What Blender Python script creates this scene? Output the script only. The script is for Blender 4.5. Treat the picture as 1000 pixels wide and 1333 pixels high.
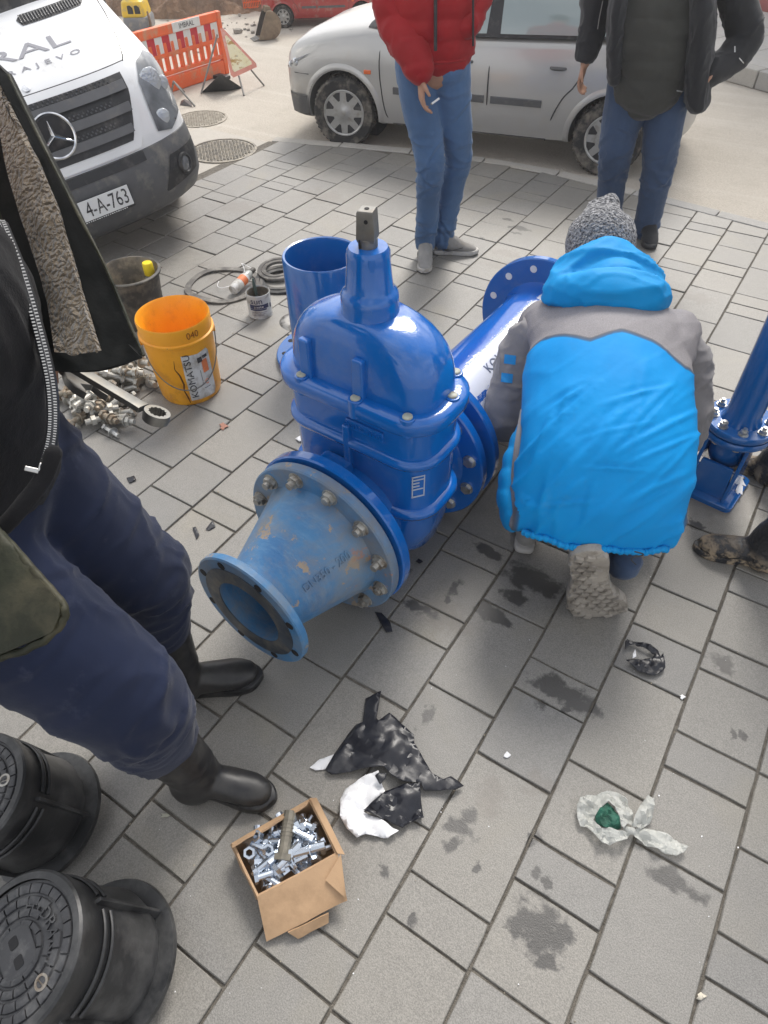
import bpy, bmesh, math, random
import numpy as np
from mathutils import Vector, Matrix, noise
from mathutils.geometry import delaunay_2d_cdt

for _o in list(bpy.data.objects):
    bpy.data.objects.remove(_o)
scene = bpy.context.scene
COL = scene.collection
rnd = random.Random(7)

# ------------------------------------------------------------------ camera
CAM_H = 1.634
FPX = 880.0
RM = np.array([[0.8412852384842476, 0.38282673088683233, -0.3816842171573291],
               [0.5403700048554362, -0.6157311991776213, 0.5734765454766428],
               [-0.015472729592356863, -0.6887080546049893, -0.7248736511704454]])
cam = bpy.data.cameras.new('camera')
cam.sensor_fit = 'VERTICAL'
cam.sensor_height = 24.0
cam.lens = FPX / 1333.0 * 24.0
cam.clip_start = 0.03
cam.clip_end = 2000
camo = bpy.data.objects.new('camera', cam)
COL.objects.link(camo)
camo.matrix_world = Matrix(((RM[0][0], -RM[0][1], -RM[0][2], 0), (RM[1][0], -RM[1][1], -RM[1][2], 0),
                            (RM[2][0], -RM[2][1], -RM[2][2], CAM_H), (0, 0, 0, 1)))
scene.camera = camo

# ------------------------------------------------------------------ sky, sun, exposure
SUN_EL, SUN_AZ = 46.0, -14.0          # azimuth: degrees from +Y towards +X
world = bpy.data.worlds.new('World')
scene.world = world
world.use_nodes = True
wn = world.node_tree
for n in list(wn.nodes):
    wn.nodes.remove(n)
sky = wn.nodes.new('ShaderNodeTexSky')
sky.sky_type = 'NISHITA'
sky.sun_disc = False
sky.sun_elevation = math.radians(SUN_EL)
sky.sun_rotation = math.radians(SUN_AZ)
sky.air_density = 1.0
sky.dust_density = 4.0
sky.ozone_density = 1.0
hs = wn.nodes.new('ShaderNodeHueSaturation')
hs.inputs['Saturation'].default_value = 0.35
bg = wn.nodes.new('ShaderNodeBackground')
bg.inputs['Strength'].default_value = 0.13
wo = wn.nodes.new('ShaderNodeOutputWorld')
wn.links.new(sky.outputs[0], hs.inputs['Color'])
# broken white cloud all over the sky
_tc = wn.nodes.new('ShaderNodeTexCoord')
_mp = wn.nodes.new('ShaderNodeMapping'); _mp.inputs['Scale'].default_value = (1, 1, 2.2)
_cn = wn.nodes.new('ShaderNodeTexNoise'); _cn.inputs['Scale'].default_value = 2.3; _cn.inputs['Detail'].default_value = 7; _cn.inputs['Roughness'].default_value = .58
_cr = wn.nodes.new('ShaderNodeValToRGB'); _cr.color_ramp.elements[0].position = .40; _cr.color_ramp.elements[1].position = .60
_cm = wn.nodes.new('ShaderNodeMix'); _cm.data_type = 'RGBA'
_cm.inputs[7].default_value = (5.6, 5.65, 5.8, 1)
wn.links.new(_tc.outputs['Generated'], _mp.inputs['Vector']); wn.links.new(_mp.outputs[0], _cn.inputs['Vector'])
wn.links.new(_cn.outputs['Fac'], _cr.inputs[0]); wn.links.new(_cr.outputs['Color'], _cm.inputs[0])
wn.links.new(hs.outputs[0], _cm.inputs[6])
wn.links.new(_cm.outputs[2], bg.inputs['Color'])
wn.links.new(bg.outputs[0], wo.inputs['Surface'])
sun = bpy.data.lights.new('sun', 'SUN')
sun.energy = 1.7
sun.angle = math.radians(20)
sun.color = (1.0, 0.95, 0.88)
suno = bpy.data.objects.new('sun', sun)
COL.objects.link(suno)
_el, _az = math.radians(SUN_EL), math.radians(SUN_AZ)
_sd = Vector((math.sin(_az) * math.cos(_el), math.cos(_az) * math.cos(_el), math.sin(_el)))
suno.rotation_euler = (-_sd).to_track_quat('-Z', 'Y').to_euler()
vs = scene.view_settings
vs.view_transform = 'Standard'
vs.look = 'None'
vs.exposure = 0.78
vs.gamma = 1.0
vs.use_curve_mapping = False
scene.cycles.max_bounces = 8
scene.cycles.volume_bounces = 1
HAZE = .004

# ------------------------------------------------------------------ sight lines of the photograph
def ray(px, py):
    return RM @ np.array([(px - 500) / FPX, (py - 666.5) / FPX, 1.0])
def G(px, py, z=0.0):
    d = ray(px, py)
    t = (z - CAM_H) / d[2]
    return Vector((d[0] * t, d[1] * t, z))
def D(px, py, dep):
    d = ray(px, py) * dep
    return Vector((d[0], d[1], d[2] + CAM_H))
def PL(px, py, base, dd=0.0):
    """point of the sight line in the upright plane through base that faces the camera"""
    d = ray(px, py)
    v = np.array([base[0], base[1]]); L = np.linalg.norm(v); v = v / L
    t = (L + dd) / (d[0] * v[0] + d[1] * v[1])
    return Vector((d[0] * t, d[1] * t, CAM_H + d[2] * t))

# ------------------------------------------------------------------ noise (vectorised)
_pr = np.random.RandomState(3)
_PERM = _pr.permutation(256)
_PERM = np.concatenate([_PERM, _PERM, _PERM])
_VAL = _pr.rand(256) * 2 - 1
def vnoise(P):
    P = np.asarray(P, float)
    i = np.floor(P).astype(int)
    f = P - i
    u = f * f * f * (f * (f * 6 - 15) + 10)
    i = i & 255
    r = 0
    for dx in (0, 1):
        for dy in (0, 1):
            for dz in (0, 1):
                h = _PERM[_PERM[_PERM[(i[:, 0] + dx) & 255] + ((i[:, 1] + dy) & 255)] + ((i[:, 2] + dz) & 255)]
                w = (u[:, 0] if dx else 1 - u[:, 0]) * (u[:, 1] if dy else 1 - u[:, 1]) * (u[:, 2] if dz else 1 - u[:, 2])
                r = r + w * _VAL[h]
    return r
def fbm(P, o=3):
    P = np.asarray(P, float)
    r = 0; a = 1.0; s = 0
    for k in range(o):
        r = r + a * vnoise(P * (2 ** k) + 17.3 * k); s += a; a *= .5
    return r / s
def ridge(P):
    return 1 - np.abs(vnoise(P)) * 2

# ------------------------------------------------------------------ mesh builder
def frame_of(axis, ref=None):
    z = Vector(axis).normalized()
    r = Vector(ref) if ref is not None else (Vector((0, 0, 1)) if abs(z.z) < .9 else Vector((1, 0, 0)))
    x = (r - z * r.dot(z))
    if x.length < 1e-6:
        r = Vector((0, 1, 0)); x = r - z * r.dot(z)
    x.normalize()
    y = z.cross(x)
    return Matrix((x, y, z)).transposed()      # columns x,y,z

def catmull(pts, n):
    out = []
    P = [pts[0]] + list(pts) + [pts[-1]]
    for i in range(1, len(P) - 2):
        for k in range(n):
            t = k / n
            a, b, c, d = P[i - 1], P[i], P[i + 1], P[i + 2]
            out.append(.5 * ((2 * b) + (c - a) * t + (2 * a - 5 * b + 4 * c - d) * t * t + (3 * b - a - 3 * c + d) * t ** 3))
    out.append(pts[-1])
    return out

class MB:
    def __init__(s):
        s.v = []; s.f = []; s.m = []
    def add(s, verts, faces, mi=0):
        o = len(s.v)
        s.v += [Vector(p) for p in verts]
        s.f += [tuple(i + o for i in f) for f in faces]
        s.m += [mi] * len(faces)
        return s
    def box(s, c, size, rot=None, mi=0, taper=1.0):
        c = Vector(c); h = Vector(size) / 2
        vs_ = []
        for z in (-1, 1):
            k = taper if z > 0 else 1.0
            for x, y in ((-1, -1), (1, -1), (1, 1), (-1, 1)):
                p = Vector((x * h.x * k, y * h.y * k, z * h.z))
                if rot is not None: p = rot @ p
                vs_.append(c + p)
        return s.add(vs_, [(3, 2, 1, 0), (4, 5, 6, 7), (0, 1, 5, 4), (1, 2, 6, 5), (2, 3, 7, 6), (3, 0, 4, 7)], mi)
    def loft(s, rings, cap=True, mi=0, closed=True):
        n = len(rings[0]); vs_ = [p for r in rings for p in r]; fs = []
        for i in range(len(rings) - 1):
            for j in range(n if closed else n - 1):
                k = (j + 1) % n
                fs.append((i * n + j, i * n + k, (i + 1) * n + k, (i + 1) * n + j))
        if cap:
            fs.append(tuple(reversed(range(n))))
            fs.append(tuple((len(rings) - 1) * n + j for j in range(n)))
        return s.add(vs_, fs, mi)
    def cyl(s, p0, p1, r0, r1=None, n=24, cap=True, mi=0, ref=None):
        p0 = Vector(p0); p1 = Vector(p1); r1 = r0 if r1 is None else r1
        F = frame_of(p1 - p0, ref)
        rg = []
        for p, r in ((p0, r0), (p1, r1)):
            rg.append([p + F @ Vector((r * math.cos(2 * math.pi * k / n), r * math.sin(2 * math.pi * k / n), 0)) for k in range(n)])
        return s.loft(rg, cap, mi)
    def lathe(s, prof, origin=(0, 0, 0), axis=(0, 0, 1), n=40, mi=0, cap=False, close=False, ref=None, lobes=None):
        o = Vector(origin); F = frame_of(axis, ref); rg = []
        for r, h in prof:
            rg.append([o + F @ Vector((r * math.cos(2 * math.pi * k / n), r * math.sin(2 * math.pi * k / n), h)) for k in range(n)])
        if close: rg.append(rg[0])
        return s.loft(rg, cap, mi)
    def tube(s, pts, r, n=8, closed=False, mi=0, cap=True):
        pts = [Vector(p) for p in pts]; N = len(pts); rg = []; ref = None
        for i, p in enumerate(pts):
            a = pts[i - 1] if (i > 0 or closed) else p
            b = pts[(i + 1) % N] if (i < N - 1 or closed) else p
            F = frame_of(b - a, ref); ref = F.col[0]
            rr = r[i] if isinstance(r, (list, tuple)) else r
            rg.append([p + F @ Vector((rr * math.cos(2 * math.pi * k / n), rr * math.sin(2 * math.pi * k / n), 0)) for k in range(n)])
        if closed:
            rg.append(rg[0])
        return s.loft(rg, cap and not closed, mi)
    def limb(s, pts, rad, side=None, n=18, st=5, mi=0, flat=False):
        """rounded tapering tube; rad entries are r or (r_side, r_other)"""
        pts = [Vector(p) for p in pts]
        rr = [Vector((r, r, 0)) if not isinstance(r, (tuple, list)) else Vector((r[0], r[1], 0)) for r in rad]
        C = catmull(pts, st); Rr = catmull(rr, st); N = len(C); rg = []
        ref = Vector(side) if side is not None else None
        def ring(p, F, ra, rb):
            return [p + F @ Vector((ra * math.cos(2 * math.pi * k / n), rb * math.sin(2 * math.pi * k / n), 0)) for k in range(n)]
        frames = []
        for i in range(N):
            a = C[max(i - 1, 0)]; b = C[min(i + 1, N - 1)]
            F = frame_of(b - a, ref)
            if side is None: ref = F.col[0].copy()
            frames.append(F)
        F = frames[0]; z = F.col[2]
        if not flat:
            for k in (80, 60, 40, 20):
                c, q = math.cos(math.radians(k)), math.sin(math.radians(k))
                rg.append(ring(C[0] - z * (min(Rr[0].x, Rr[0].y) * q), F, Rr[0].x * c, Rr[0].y * c))
        for i in range(N):
            rg.append(ring(C[i], frames[i], Rr[i].x, Rr[i].y))
        F = frames[-1]; z = F.col[2]
        if not flat:
            for k in (20, 40, 60, 80):
                c, q = math.cos(math.radians(k)), math.sin(math.radians(k))
                rg.append(ring(C[-1] + z * (min(Rr[-1].x, Rr[-1].y) * q), F, Rr[-1].x * c, Rr[-1].y * c))
        return s.loft(rg, True, mi)
    def ball(s, c, r, n=16, mi=0, rot=None):
        c = Vector(c); r = Vector(r) if isinstance(r, (tuple, list, Vector)) else Vector((r, r, r)); rg = []
        for i in range(1, n // 2):
            t = math.pi * i / (n // 2)
            ring = []
            for k in range(n):
                p = Vector((r.x * math.sin(t) * math.cos(2 * math.pi * k / n), r.y * math.sin(t) * math.sin(2 * math.pi * k / n), -r.z * math.cos(t)))
                if rot is not None: p = rot @ p
                ring.append(c + p)
            rg.append(ring)
        return s.loft(rg, True, mi)
    def prism(s, outline, depth, M=None, mi=0):
        """outline: 2D list in the local xy-plane, extruded from z=0 to z=depth, moved by M"""
        n = len(outline)
        vs_ = [Vector((x, y, 0)) for x, y in outline] + [Vector((x, y, depth)) for x, y in outline]
        if M is not None: vs_ = [M @ p for p in vs_]
        fs = [tuple(reversed(range(n))), tuple(range(n, 2 * n))] + [(i, (i + 1) % n, n + (i + 1) % n, n + i) for i in range(n)]
        return s.add(vs_, fs, mi)
    def hexbolt(s, p, d, L, r=.008, hr=.014, hh=.009, nut=None, n=8, mi=0):
        """head at p, shank along d"""
        p = Vector(p); d = Vector(d).normalized()
        s.cyl(p, p + d * hh, hr, n=6, mi=mi)
        s.cyl(p + d * hh * .9, p + d * (hh + L), r, n=n, mi=mi)
        if nut is not None:
            s.cyl(p + d * (hh + nut), p + d * (hh + nut + hh), hr, n=6, mi=mi)
        return s
    def xf(s, M):
        s.v = [M @ p for p in s.v]; return s
    def merge(s, o):
        k = len(s.v); s.v += [p.copy() for p in o.v]; s.f += [tuple(i + k for i in f) for f in o.f]; s.m += o.m
        return s
    def mesh(s, name, smooth=35):
        me = bpy.data.meshes.new(name)
        me.from_pydata([tuple(p) for p in s.v], [], s.f)
        me.polygons.foreach_set('material_index', s.m)
        finish(me, smooth)
        return me

def finish(me, smooth=35, recalc=True):
    if recalc:
        b = bmesh.new(); b.from_mesh(me); bmesh.ops.recalc_face_normals(b, faces=b.faces); b.to_mesh(me); b.free()
    if smooth:
        me.polygons.foreach_set('use_smooth', [True] * len(me.polygons))
        if smooth < 180: me.set_sharp_from_angle(angle=math.radians(smooth))
    me.update()

def rrect(a, b, r, n=6, z=0.0):
    """rounded rectangle outline, half sizes a, b"""
    r = min(r, a * .999, b * .999); out = []
    for cx, cy, t0 in ((a - r, b - r, 0), (-a + r, b - r, 90), (-a + r, -b + r, 180), (a - r, -b + r, 270)):
        for k in range(n + 1):
            t = math.radians(t0 + 90 * k / n)
            out.append(Vector((cx + r * math.cos(t), cy + r * math.sin(t), z)))
    return out

def link(o, parent=None):
    COL.objects.link(o)
    if parent is not None: o.parent = parent
    return o
WM = {}
def thing(name, label, cat, loc=(0, 0, 0), rotz=0.0, group=None, M=None):
    o = bpy.data.objects.new(name, None)
    o.empty_display_size = .05
    COL.objects.link(o)
    if M is None: M = Matrix.Translation(Vector(loc)) @ Matrix.Rotation(rotz, 4, 'Z')
    o.matrix_world = M
    WM[o.name] = M.copy()
    tag(o, label, cat, group)
    return o
def tag(o, label=None, cat=None, group=None, kind=None):
    if label: o['label'] = label
    if cat: o['category'] = cat
    if group: o['group'] = group
    if kind: o['kind'] = kind
    return o
def mats(o, m):
    for x in (m if isinstance(m, (list, tuple)) else [m]):
        o.data.materials.append(x)
def part(name, mb, mat, parent=None, smooth=35, bevel=0.0, world=False, seg=2, label=None, local=None):
    """one mesh object; world=True: the builder holds world coordinates; local: parent matrix"""
    if isinstance(mb, MB):
        if world and parent is not None:
            mb.xf(WM[parent.name].inverted())
        me = mb.mesh(name, smooth)
    else:
        me = mb
        if world and parent is not None:
            me.transform(WM[parent.name].inverted())
    o = bpy.data.objects.new(name, me)
    mats(o, mat)
    link(o, parent)
    if parent is not None and parent.name in WM: WM[o.name] = WM[parent.name].copy()
    else: WM[o.name] = Matrix.Identity(4)
    if bevel:
        md = o.modifiers.new('bevel', 'BEVEL'); md.width = bevel; md.segments = seg; md.limit_method = 'ANGLE'; md.angle_limit = math.radians(40)
        md.harden_normals = True
    if label: o['label'] = label
    return o
def single(name, mb, mat, label, cat, group=None, smooth=35, bevel=0.0, loc=None):
    """a thing that is one mesh; origin moved to loc"""
    if loc is not None:
        loc = Vector(loc)
        if isinstance(mb, MB): mb.xf(Matrix.Translation(-loc))
        else: mb.transform(Matrix.Translation(-loc))
    o = part(name, mb, mat, None, smooth, bevel)
    if loc is not None: o.location = loc
    return tag(o, label, cat, group)
def struct(name, mb, mat, smooth=35, bevel=0.0):
    o = part(name, mb, mat, None, smooth, bevel); o['kind'] = 'structure'; return o
def copy_tree(o, parent=None):
    c = o.copy(); COL.objects.link(c); c.parent = parent
    if o.name in WM: WM[c.name] = WM[o.name]
    for ch in list(o.children): copy_tree(ch, c)
    return c
def evaluated(me, mods):
    """apply modifiers given as (type, dict) to a mesh; returns a new mesh"""
    o = bpy.data.objects.new('temp', me); COL.objects.link(o)
    for t, kw in mods:
        m = o.modifiers.new(t, t)
        for k, v in kw.items(): setattr(m, k, v)
    dg = bpy.context.evaluated_depsgraph_get(); dg.update()
    out = bpy.data.meshes.new_from_object(o.evaluated_get(dg))
    bpy.data.objects.remove(o)
    return out
def getco(me):
    a = np.empty(len(me.vertices) * 3); me.vertices.foreach_get('co', a); return a.reshape(-1, 3)
def setco(me, co):
    me.vertices.foreach_set('co', np.asarray(co, float).ravel()); me.update()
def getno(me):
    a = np.empty(len(me.vertices) * 3); me.vertices.foreach_get('normal', a); return a.reshape(-1, 3)
def blob(mb, voxel=.012, smooth=4, disp=None):
    """union of the closed pieces in mb as one continuous skin, smoothed, then pushed along its normals by disp(co, no)"""
    me = mb.mesh('temp', 0)
    me = evaluated(me, [('REMESH', dict(mode='VOXEL', voxel_size=voxel)), ('SMOOTH', dict(factor=.5, iterations=smooth))])
    if disp is not None:
        co = getco(me); no = getno(me)
        setco(me, co + no * disp(co, no)[:, None])
    finish(me, 180, False)
    return me
def set_attr(me, name, val):
    a = me.attributes.new(name, 'FLOAT', 'POINT'); a.data.foreach_set('value', np.asarray(val, float))

# ------------------------------------------------------------------ materials
def lin(r, g, b):
    f = lambda c: (c / 255 / 12.92) if c / 255 <= .04045 else ((c / 255 + .055) / 1.055) ** 2.4
    return (f(r), f(g), f(b))
class NT:
    def __init__(s, name):
        s.m = bpy.data.materials.new(name); s.m.use_nodes = True; s.t = s.m.node_tree
        s.p = s.t.nodes['Principled BSDF']; s.out = s.t.nodes['Material Output']; s._c = None
    def n(s, typ, **kw):
        x = s.t.nodes.new(typ)
        for k, v in kw.items(): setattr(x, k, v)
        return x
    def l(s, a, b): s.t.links.new(a, b)
    def set(s, **kw):
        for k, v in kw.items():
            i = s.p.inputs[k.replace('_', ' ')]
            if hasattr(v, 'links'): s.l(v, i)
            else: i.default_value = (tuple(v) + (1,) if isinstance(v, (tuple, list)) and len(v) == 3 else v)
        return s
    def coord(s, which='Object', scale=None):
        tc = s.n('ShaderNodeTexCoord'); o = tc.outputs[which]
        if scale is not None:
            mp = s.n('ShaderNodeMapping'); mp.inputs['Scale'].default_value = scale if isinstance(scale, (tuple, list)) else (scale,) * 3
            s.l(o, mp.inputs['Vector']); o = mp.outputs[0]
        return o
    def pos(s):
        return s.n('ShaderNodeNewGeometry').outputs['Position']
    def noise(s, vec, scale=5, detail=4, rough=.55, dist=0.0):
        x = s.n('ShaderNodeTexNoise'); x.inputs['Scale'].default_value = scale; x.inputs['Detail'].default_value = detail
        x.inputs['Roughness'].default_value = rough; x.inputs['Distortion'].default_value = dist
        if vec is not None: s.l(vec, x.inputs['Vector'])
        return x.outputs['Fac']
    def ramp(s, fac, a, b, ca=(0, 0, 0), cb=(1, 1, 1), mode='LINEAR'):
        x = s.n('ShaderNodeValToRGB'); e = x.color_ramp.elements; x.color_ramp.interpolation = mode
        e[0].position = a; e[1].position = b; e[0].color = tuple(ca) + (1,); e[1].color = tuple(cb) + (1,)
        s.l(fac, x.inputs[0]); return x.outputs['Color']
    def math(s, op, a, b=None, c=None, clamp=False):
        x = s.n('ShaderNodeMath', operation=op); x.use_clamp = clamp
        for i, v in enumerate((a, b, c)):
            if v is None: continue
            if hasattr(v, 'links'): s.l(v, x.inputs[i])
            else: x.inputs[i].default_value = v
        return x.outputs[0]
    def mix(s, fac, a, b, mode='MIX'):
        x = s.n('ShaderNodeMix', data_type='RGBA', blend_type=mode)
        for i, v in ((0, fac), (6, a), (7, b)):
            if hasattr(v, 'links'): s.l(v, x.inputs[i])
            else: x.inputs[i].default_value = (tuple(v) + (1,) if isinstance(v, (tuple, list)) else v)
        return x.outputs[2]
    def bump(s, h, strength=.3, dist=.01):
        x = s.n('ShaderNodeBump'); x.inputs['Strength'].default_value = strength; x.inputs['Distance'].default_value = dist
        s.l(h, x.inputs['Height']); s.l(x.outputs[0], s.p.inputs['Normal']); return s
    def attr(s, name):
        x = s.n('ShaderNodeAttribute'); x.attribute_name = name; return x.outputs['Fac']

def M(name, col, rough=.5, metal=0.0, var=.15, vscale=6, dirt=None, damt=.5, dscale=4, bump=0.0, bscale=60, bdist=.004, coat=0.0, spec=.5, rvar=.0, coord='Object', sheen=0.0):
    t = NT(name); v = t.coord(coord)
    nz = t.noise(v, vscale, 5)
    lo = tuple(max(0, c * (1 - var)) for c in col); hi = tuple(min(1, c * (1 + var)) for c in col)
    c = t.ramp(nz, .3, .7, lo, hi)
    if dirt is not None:
        dm = t.noise(v, dscale, 8, .65)
        c = t.mix(t.ramp(dm, .62 - .25 * damt, .78 - .2 * damt), c, dirt)
    t.set(Base_Color=c, Roughness=rough, Metallic=metal)
    if rvar:
        t.set(Roughness=t.math('MULTIPLY_ADD', t.noise(v, vscale * 2.3, 4), rvar * 2, rough - rvar))
    t.p.inputs['Specular IOR Level'].default_value = spec
    if coat: t.set(Coat_Weight=coat, Coat_Roughness=.06)
    if sheen: t.set(Sheen_Weight=sheen)
    if bump: t.bump(t.noise(v, bscale, 5), bump, bdist)
    return t.m

def fabric(name, col, var=.18, vscale=5, rough=.85, weave=900, dirt=None, damt=.3, bump=.25, sheen=.2):
    t = NT(name); v = t.coord('Object')
    nz = t.noise(v, vscale, 5)
    c = t.ramp(nz, .3, .7, tuple(x * (1 - var) for x in col), tuple(min(1, x * (1 + var)) for x in col))
    fine = t.noise(v, weave, 2)
    c = t.mix(t.math('MULTIPLY', fine, .35), c, tuple(x * .45 for x in col))
    if dirt is not None:
        c = t.mix(t.ramp(t.noise(v, 7, 8, .7), .62 - .2 * damt, .85 - .2 * damt), c, dirt)
    t.set(Base_Color=c, Roughness=rough, Sheen_Weight=sheen)
    t.p.inputs['Specular IOR Level'].default_value = .25
    t.bump(t.math('ADD', t.math('MULTIPLY', fine, .3), t.noise(v, 45, 4)), bump, .006)
    return t.m

def text_mesh(body, size, depth=.002, align='CENTER', spacing=1.0):
    cu = bpy.data.curves.new('text', 'FONT'); cu.body = body; cu.size = size; cu.extrude = depth / 2
    cu.align_x = align; cu.align_y = 'CENTER'; cu.space_character = spacing; cu.resolution_u = 3
    o = bpy.data.objects.new('text', cu); COL.objects.link(o)
    dg = bpy.context.evaluated_depsgraph_get(); dg.update()
    me = bpy.data.meshes.new_from_object(o.evaluated_get(dg))
    bpy.data.objects.remove(o)
    return me
def text_part(name, body, size, mat, parent, Mx, depth=.002, bold=0.0, spacing=1.0, fn=None, sx=1.0):
    me = text_mesh(body, size, depth, spacing=spacing)
    me.materials.clear()
    if fn is not None:
        co = getco(me); setco(me, fn(co * np.array([sx, 1, 1])))
    else:
        if sx != 1.0: me.transform(Matrix.Diagonal((sx, 1, 1, 1)))
        me.transform(Mx)
    o = bpy.data.objects.new(name, me); mats(o, mat); link(o, parent)
    return o
# ================================================================== SETTING
def project(p):
    d = np.array([p[0], p[1], p[2] - CAM_H]); c = RM.T @ d
    return (c[0] / c[2] * FPX + 500, c[1] / c[2] * FPX + 666.5, c[2])

# --- paving stone material: concrete, speckled, with the wet and greasy stains that lie on it
STAINS = [(705, 1210, .085, .075), (735, 1215, .04, .03), (672, 1205, .03, .04), (712, 1250, .03, .035), (600, 1080, .05, .035), (585, 1100, .025, .03), (612, 1065, .03, .03),
          (735, 902, .13, .055), (688, 752, .10, .075), (668, 775, .05, .04), (715, 765, .05, .05), (640, 800, .065, .035), (660, 812, .03, .03), (630, 788, .03, .03), (942, 862, .055, .035),
          (880, 1150, .075, .035), (862, 1140, .035, .02), (555, 935, .022, .045), (700, 1138, .018, .018), (712, 1148, .014, .02), (617, 1132, .012, .02),
          (636, 718, .07, .03), (905, 682, .03, .03), (675, 297, .10, .035), (660, 285, .05, .025), (672, 303, .05, .02), (628, 310, .03, .015), (528, 740, .03, .02),
          (955, 955, .016, .016), (966, 957, .014, .02), (545, 790, .08, .03), (592, 765, .02, .05), (585, 780, .02, .02), (695, 1092, .02, .03), (498, 1135, .018, .02), (662, 985, .01, .01),
          (703, 917, .02, .02), (740, 925, .016, .012), (760, 680, .03, .1), (540, 1195, .015, .02)]
FAINT = [(300, 360, .30, .12), (270, 395, .2, .12), (650, 345, .12, .05), (900, 385, .14, .06), (580, 800, .12, .06), (940, 640, .2, .15), (180, 300, .5, .3), (310, 270, .2, .1), (420, 255, .2, .1),
         (640, 1035, .05, .05), (700, 1020, .04, .04), (310, 1108, .035, .02), (660, 330, .1, .04)]
def stone_material(name, base, use_obj=True, stains=True):
    t = NT(name); P = t.pos()
    big = t.noise(P, 2.2, 4, .55); mid = t.noise(P, 24, 4, .6); fine = t.noise(P, 330, 3, .7); spk = t.noise(P, 900, 2, .5)
    c = t.ramp(big, .32, .7, tuple(x * .80 for x in base), tuple(x * 1.14 for x in base))
    c = t.mix(.55, c, t.ramp(mid, .3, .72, tuple(x * .78 for x in base), tuple(x * 1.16 for x in base)))
    c = t.mix(.6, c, t.ramp(fine, .38, .62, tuple(x * .55 for x in base), tuple(x * 1.36 for x in base)))
    c = t.mix(t.ramp(spk, .70, .76), c, tuple(min(1, x * 1.9) for x in base))
    # yellowish lime bloom on some faces
    c = t.mix(t.math('MULTIPLY', t.ramp(t.noise(P, 3.4, 3, .5, .6), .56, .8), .35), c, (base[0] * 1.22, base[1] * 1.13, base[2] * .86))
    if use_obj:
        r = t.n('ShaderNodeObjectInfo').outputs['Random']
        c = t.mix(1.0, c, t.ramp(r, 0, 1, (.88, .89, .91), (1.09, 1.07, 1.03)), 'MULTIPLY')
    if stains:
        w = t.n('ShaderNodeTexNoise'); w.inputs['Scale'].default_value = 26; w.inputs['Detail'].default_value = 6; w.inputs['Roughness'].default_value = .62
        t.l(P, w.inputs['Vector'])
        def field(lst, amp):
            cur = None
            off = t.n('ShaderNodeVectorMath', operation='MULTIPLY_ADD')
            t.l(w.outputs['Color'], off.inputs[0]); off.inputs[1].default_value = (amp, amp, 0); 
            t.l(P, off.inputs[2])
            for px, py, rx, ry in lst:
                g = G(px, py)
                mp = t.n('ShaderNodeMapping'); mp.vector_type = 'POINT'
                mp.inputs['Scale'].default_value = (1 / rx, 1 / ry, 0)
                mp.inputs['Location'].default_value = (-(g.x + amp * .5) / rx, -(g.y + amp * .5) / ry, 0)
                t.l(off.outputs[0], mp.inputs['Vector'])
                ln = t.n('ShaderNodeVectorMath', operation='LENGTH'); t.l(mp.outputs[0], ln.inputs[0])
                cur = ln.outputs['Value'] if cur is None else t.math('MINIMUM', cur, ln.outputs['Value'])
            return cur
        d = t.math('ADD', field(STAINS, .05), t.math('MULTIPLY_ADD', mid, 1.7, -.85))
        m = t.ramp(d, .50, .80, (1, 1, 1), (0, 0, 0))
        d2 = t.math('ADD', field(FAINT, .1), t.math('MULTIPLY_ADD', mid, 1.6, -.8))
        m2 = t.ramp(d2, .5, 1.1, (1, 1, 1), (0, 0, 0))
        c = t.mix(t.math('MULTIPLY', m2, .45), c, (.16, .14, .12))
        c = t.mix(t.math('MULTIPLY', m, .92), c, (.034, .031, .028))
        t.set(Roughness=t.math('MULTIPLY_ADD', m, -.10, .52))
    else:
        t.set(Roughness=.9)
    t.set(Base_Color=c)
    t.p.inputs['Specular IOR Level'].default_value = .85
    t.bump(t.math('ADD', t.math('MULTIPLY', fine, .6), t.math('MULTIPLY', mid, .8)), .35, .004)
    return t.m
STONE = (.218, .208, .190)
m_stone = stone_material('paving concrete', STONE)
m_stone_far = stone_material('paving concrete far', STONE, use_obj=False)
m_kerb = stone_material('kerb concrete', (.40, .385, .36), stains=False)

def sand_material():
    t = NT('joint sand'); P = t.pos()
    c = t.ramp(t.noise(P, 60, 6, .7), .3, .75, (.075, .067, .056), (.23, .208, .175))
    t.set(Base_Color=c, Roughness=.95); t.bump(t.noise(P, 300, 3), .8, .006); return t.m
m_sand = sand_material()
def street_material():
    t = NT('dusty street'); P = t.pos()
    c = t.ramp(t.noise(P, .55, 5, .55, .5), .3, .72, (.43, .388, .33), (.56, .512, .445))
    c = t.mix(t.math('MULTIPLY', t.ramp(t.noise(P, 5, 7, .7), .5, .72), .5), c, (.36, .32, .265))
    c = t.mix(.35, c, t.ramp(t.noise(P, 120, 4, .7), .3, .7, (.26, .24, .21), (.66, .62, .56)))
    mp = t.n('ShaderNodeMapping'); mp.inputs['Rotation'].default_value = (0, 0, -.55); mp.inputs['Scale'].default_value = (.35, 5.5, 1); t.l(P, mp.inputs[0])
    c = t.mix(t.math('MULTIPLY', t.ramp(t.noise(mp.outputs[0], 1.3, 5, .6), .52, .75), .4), c, (.60, .57, .52))
    t.set(Base_Color=c, Roughness=.93)
    t.p.inputs['Specular IOR Level'].default_value = .2
    t.bump(t.noise(P, 70, 6, .7), .5, .02); return t.m
m_street = street_material()

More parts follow.
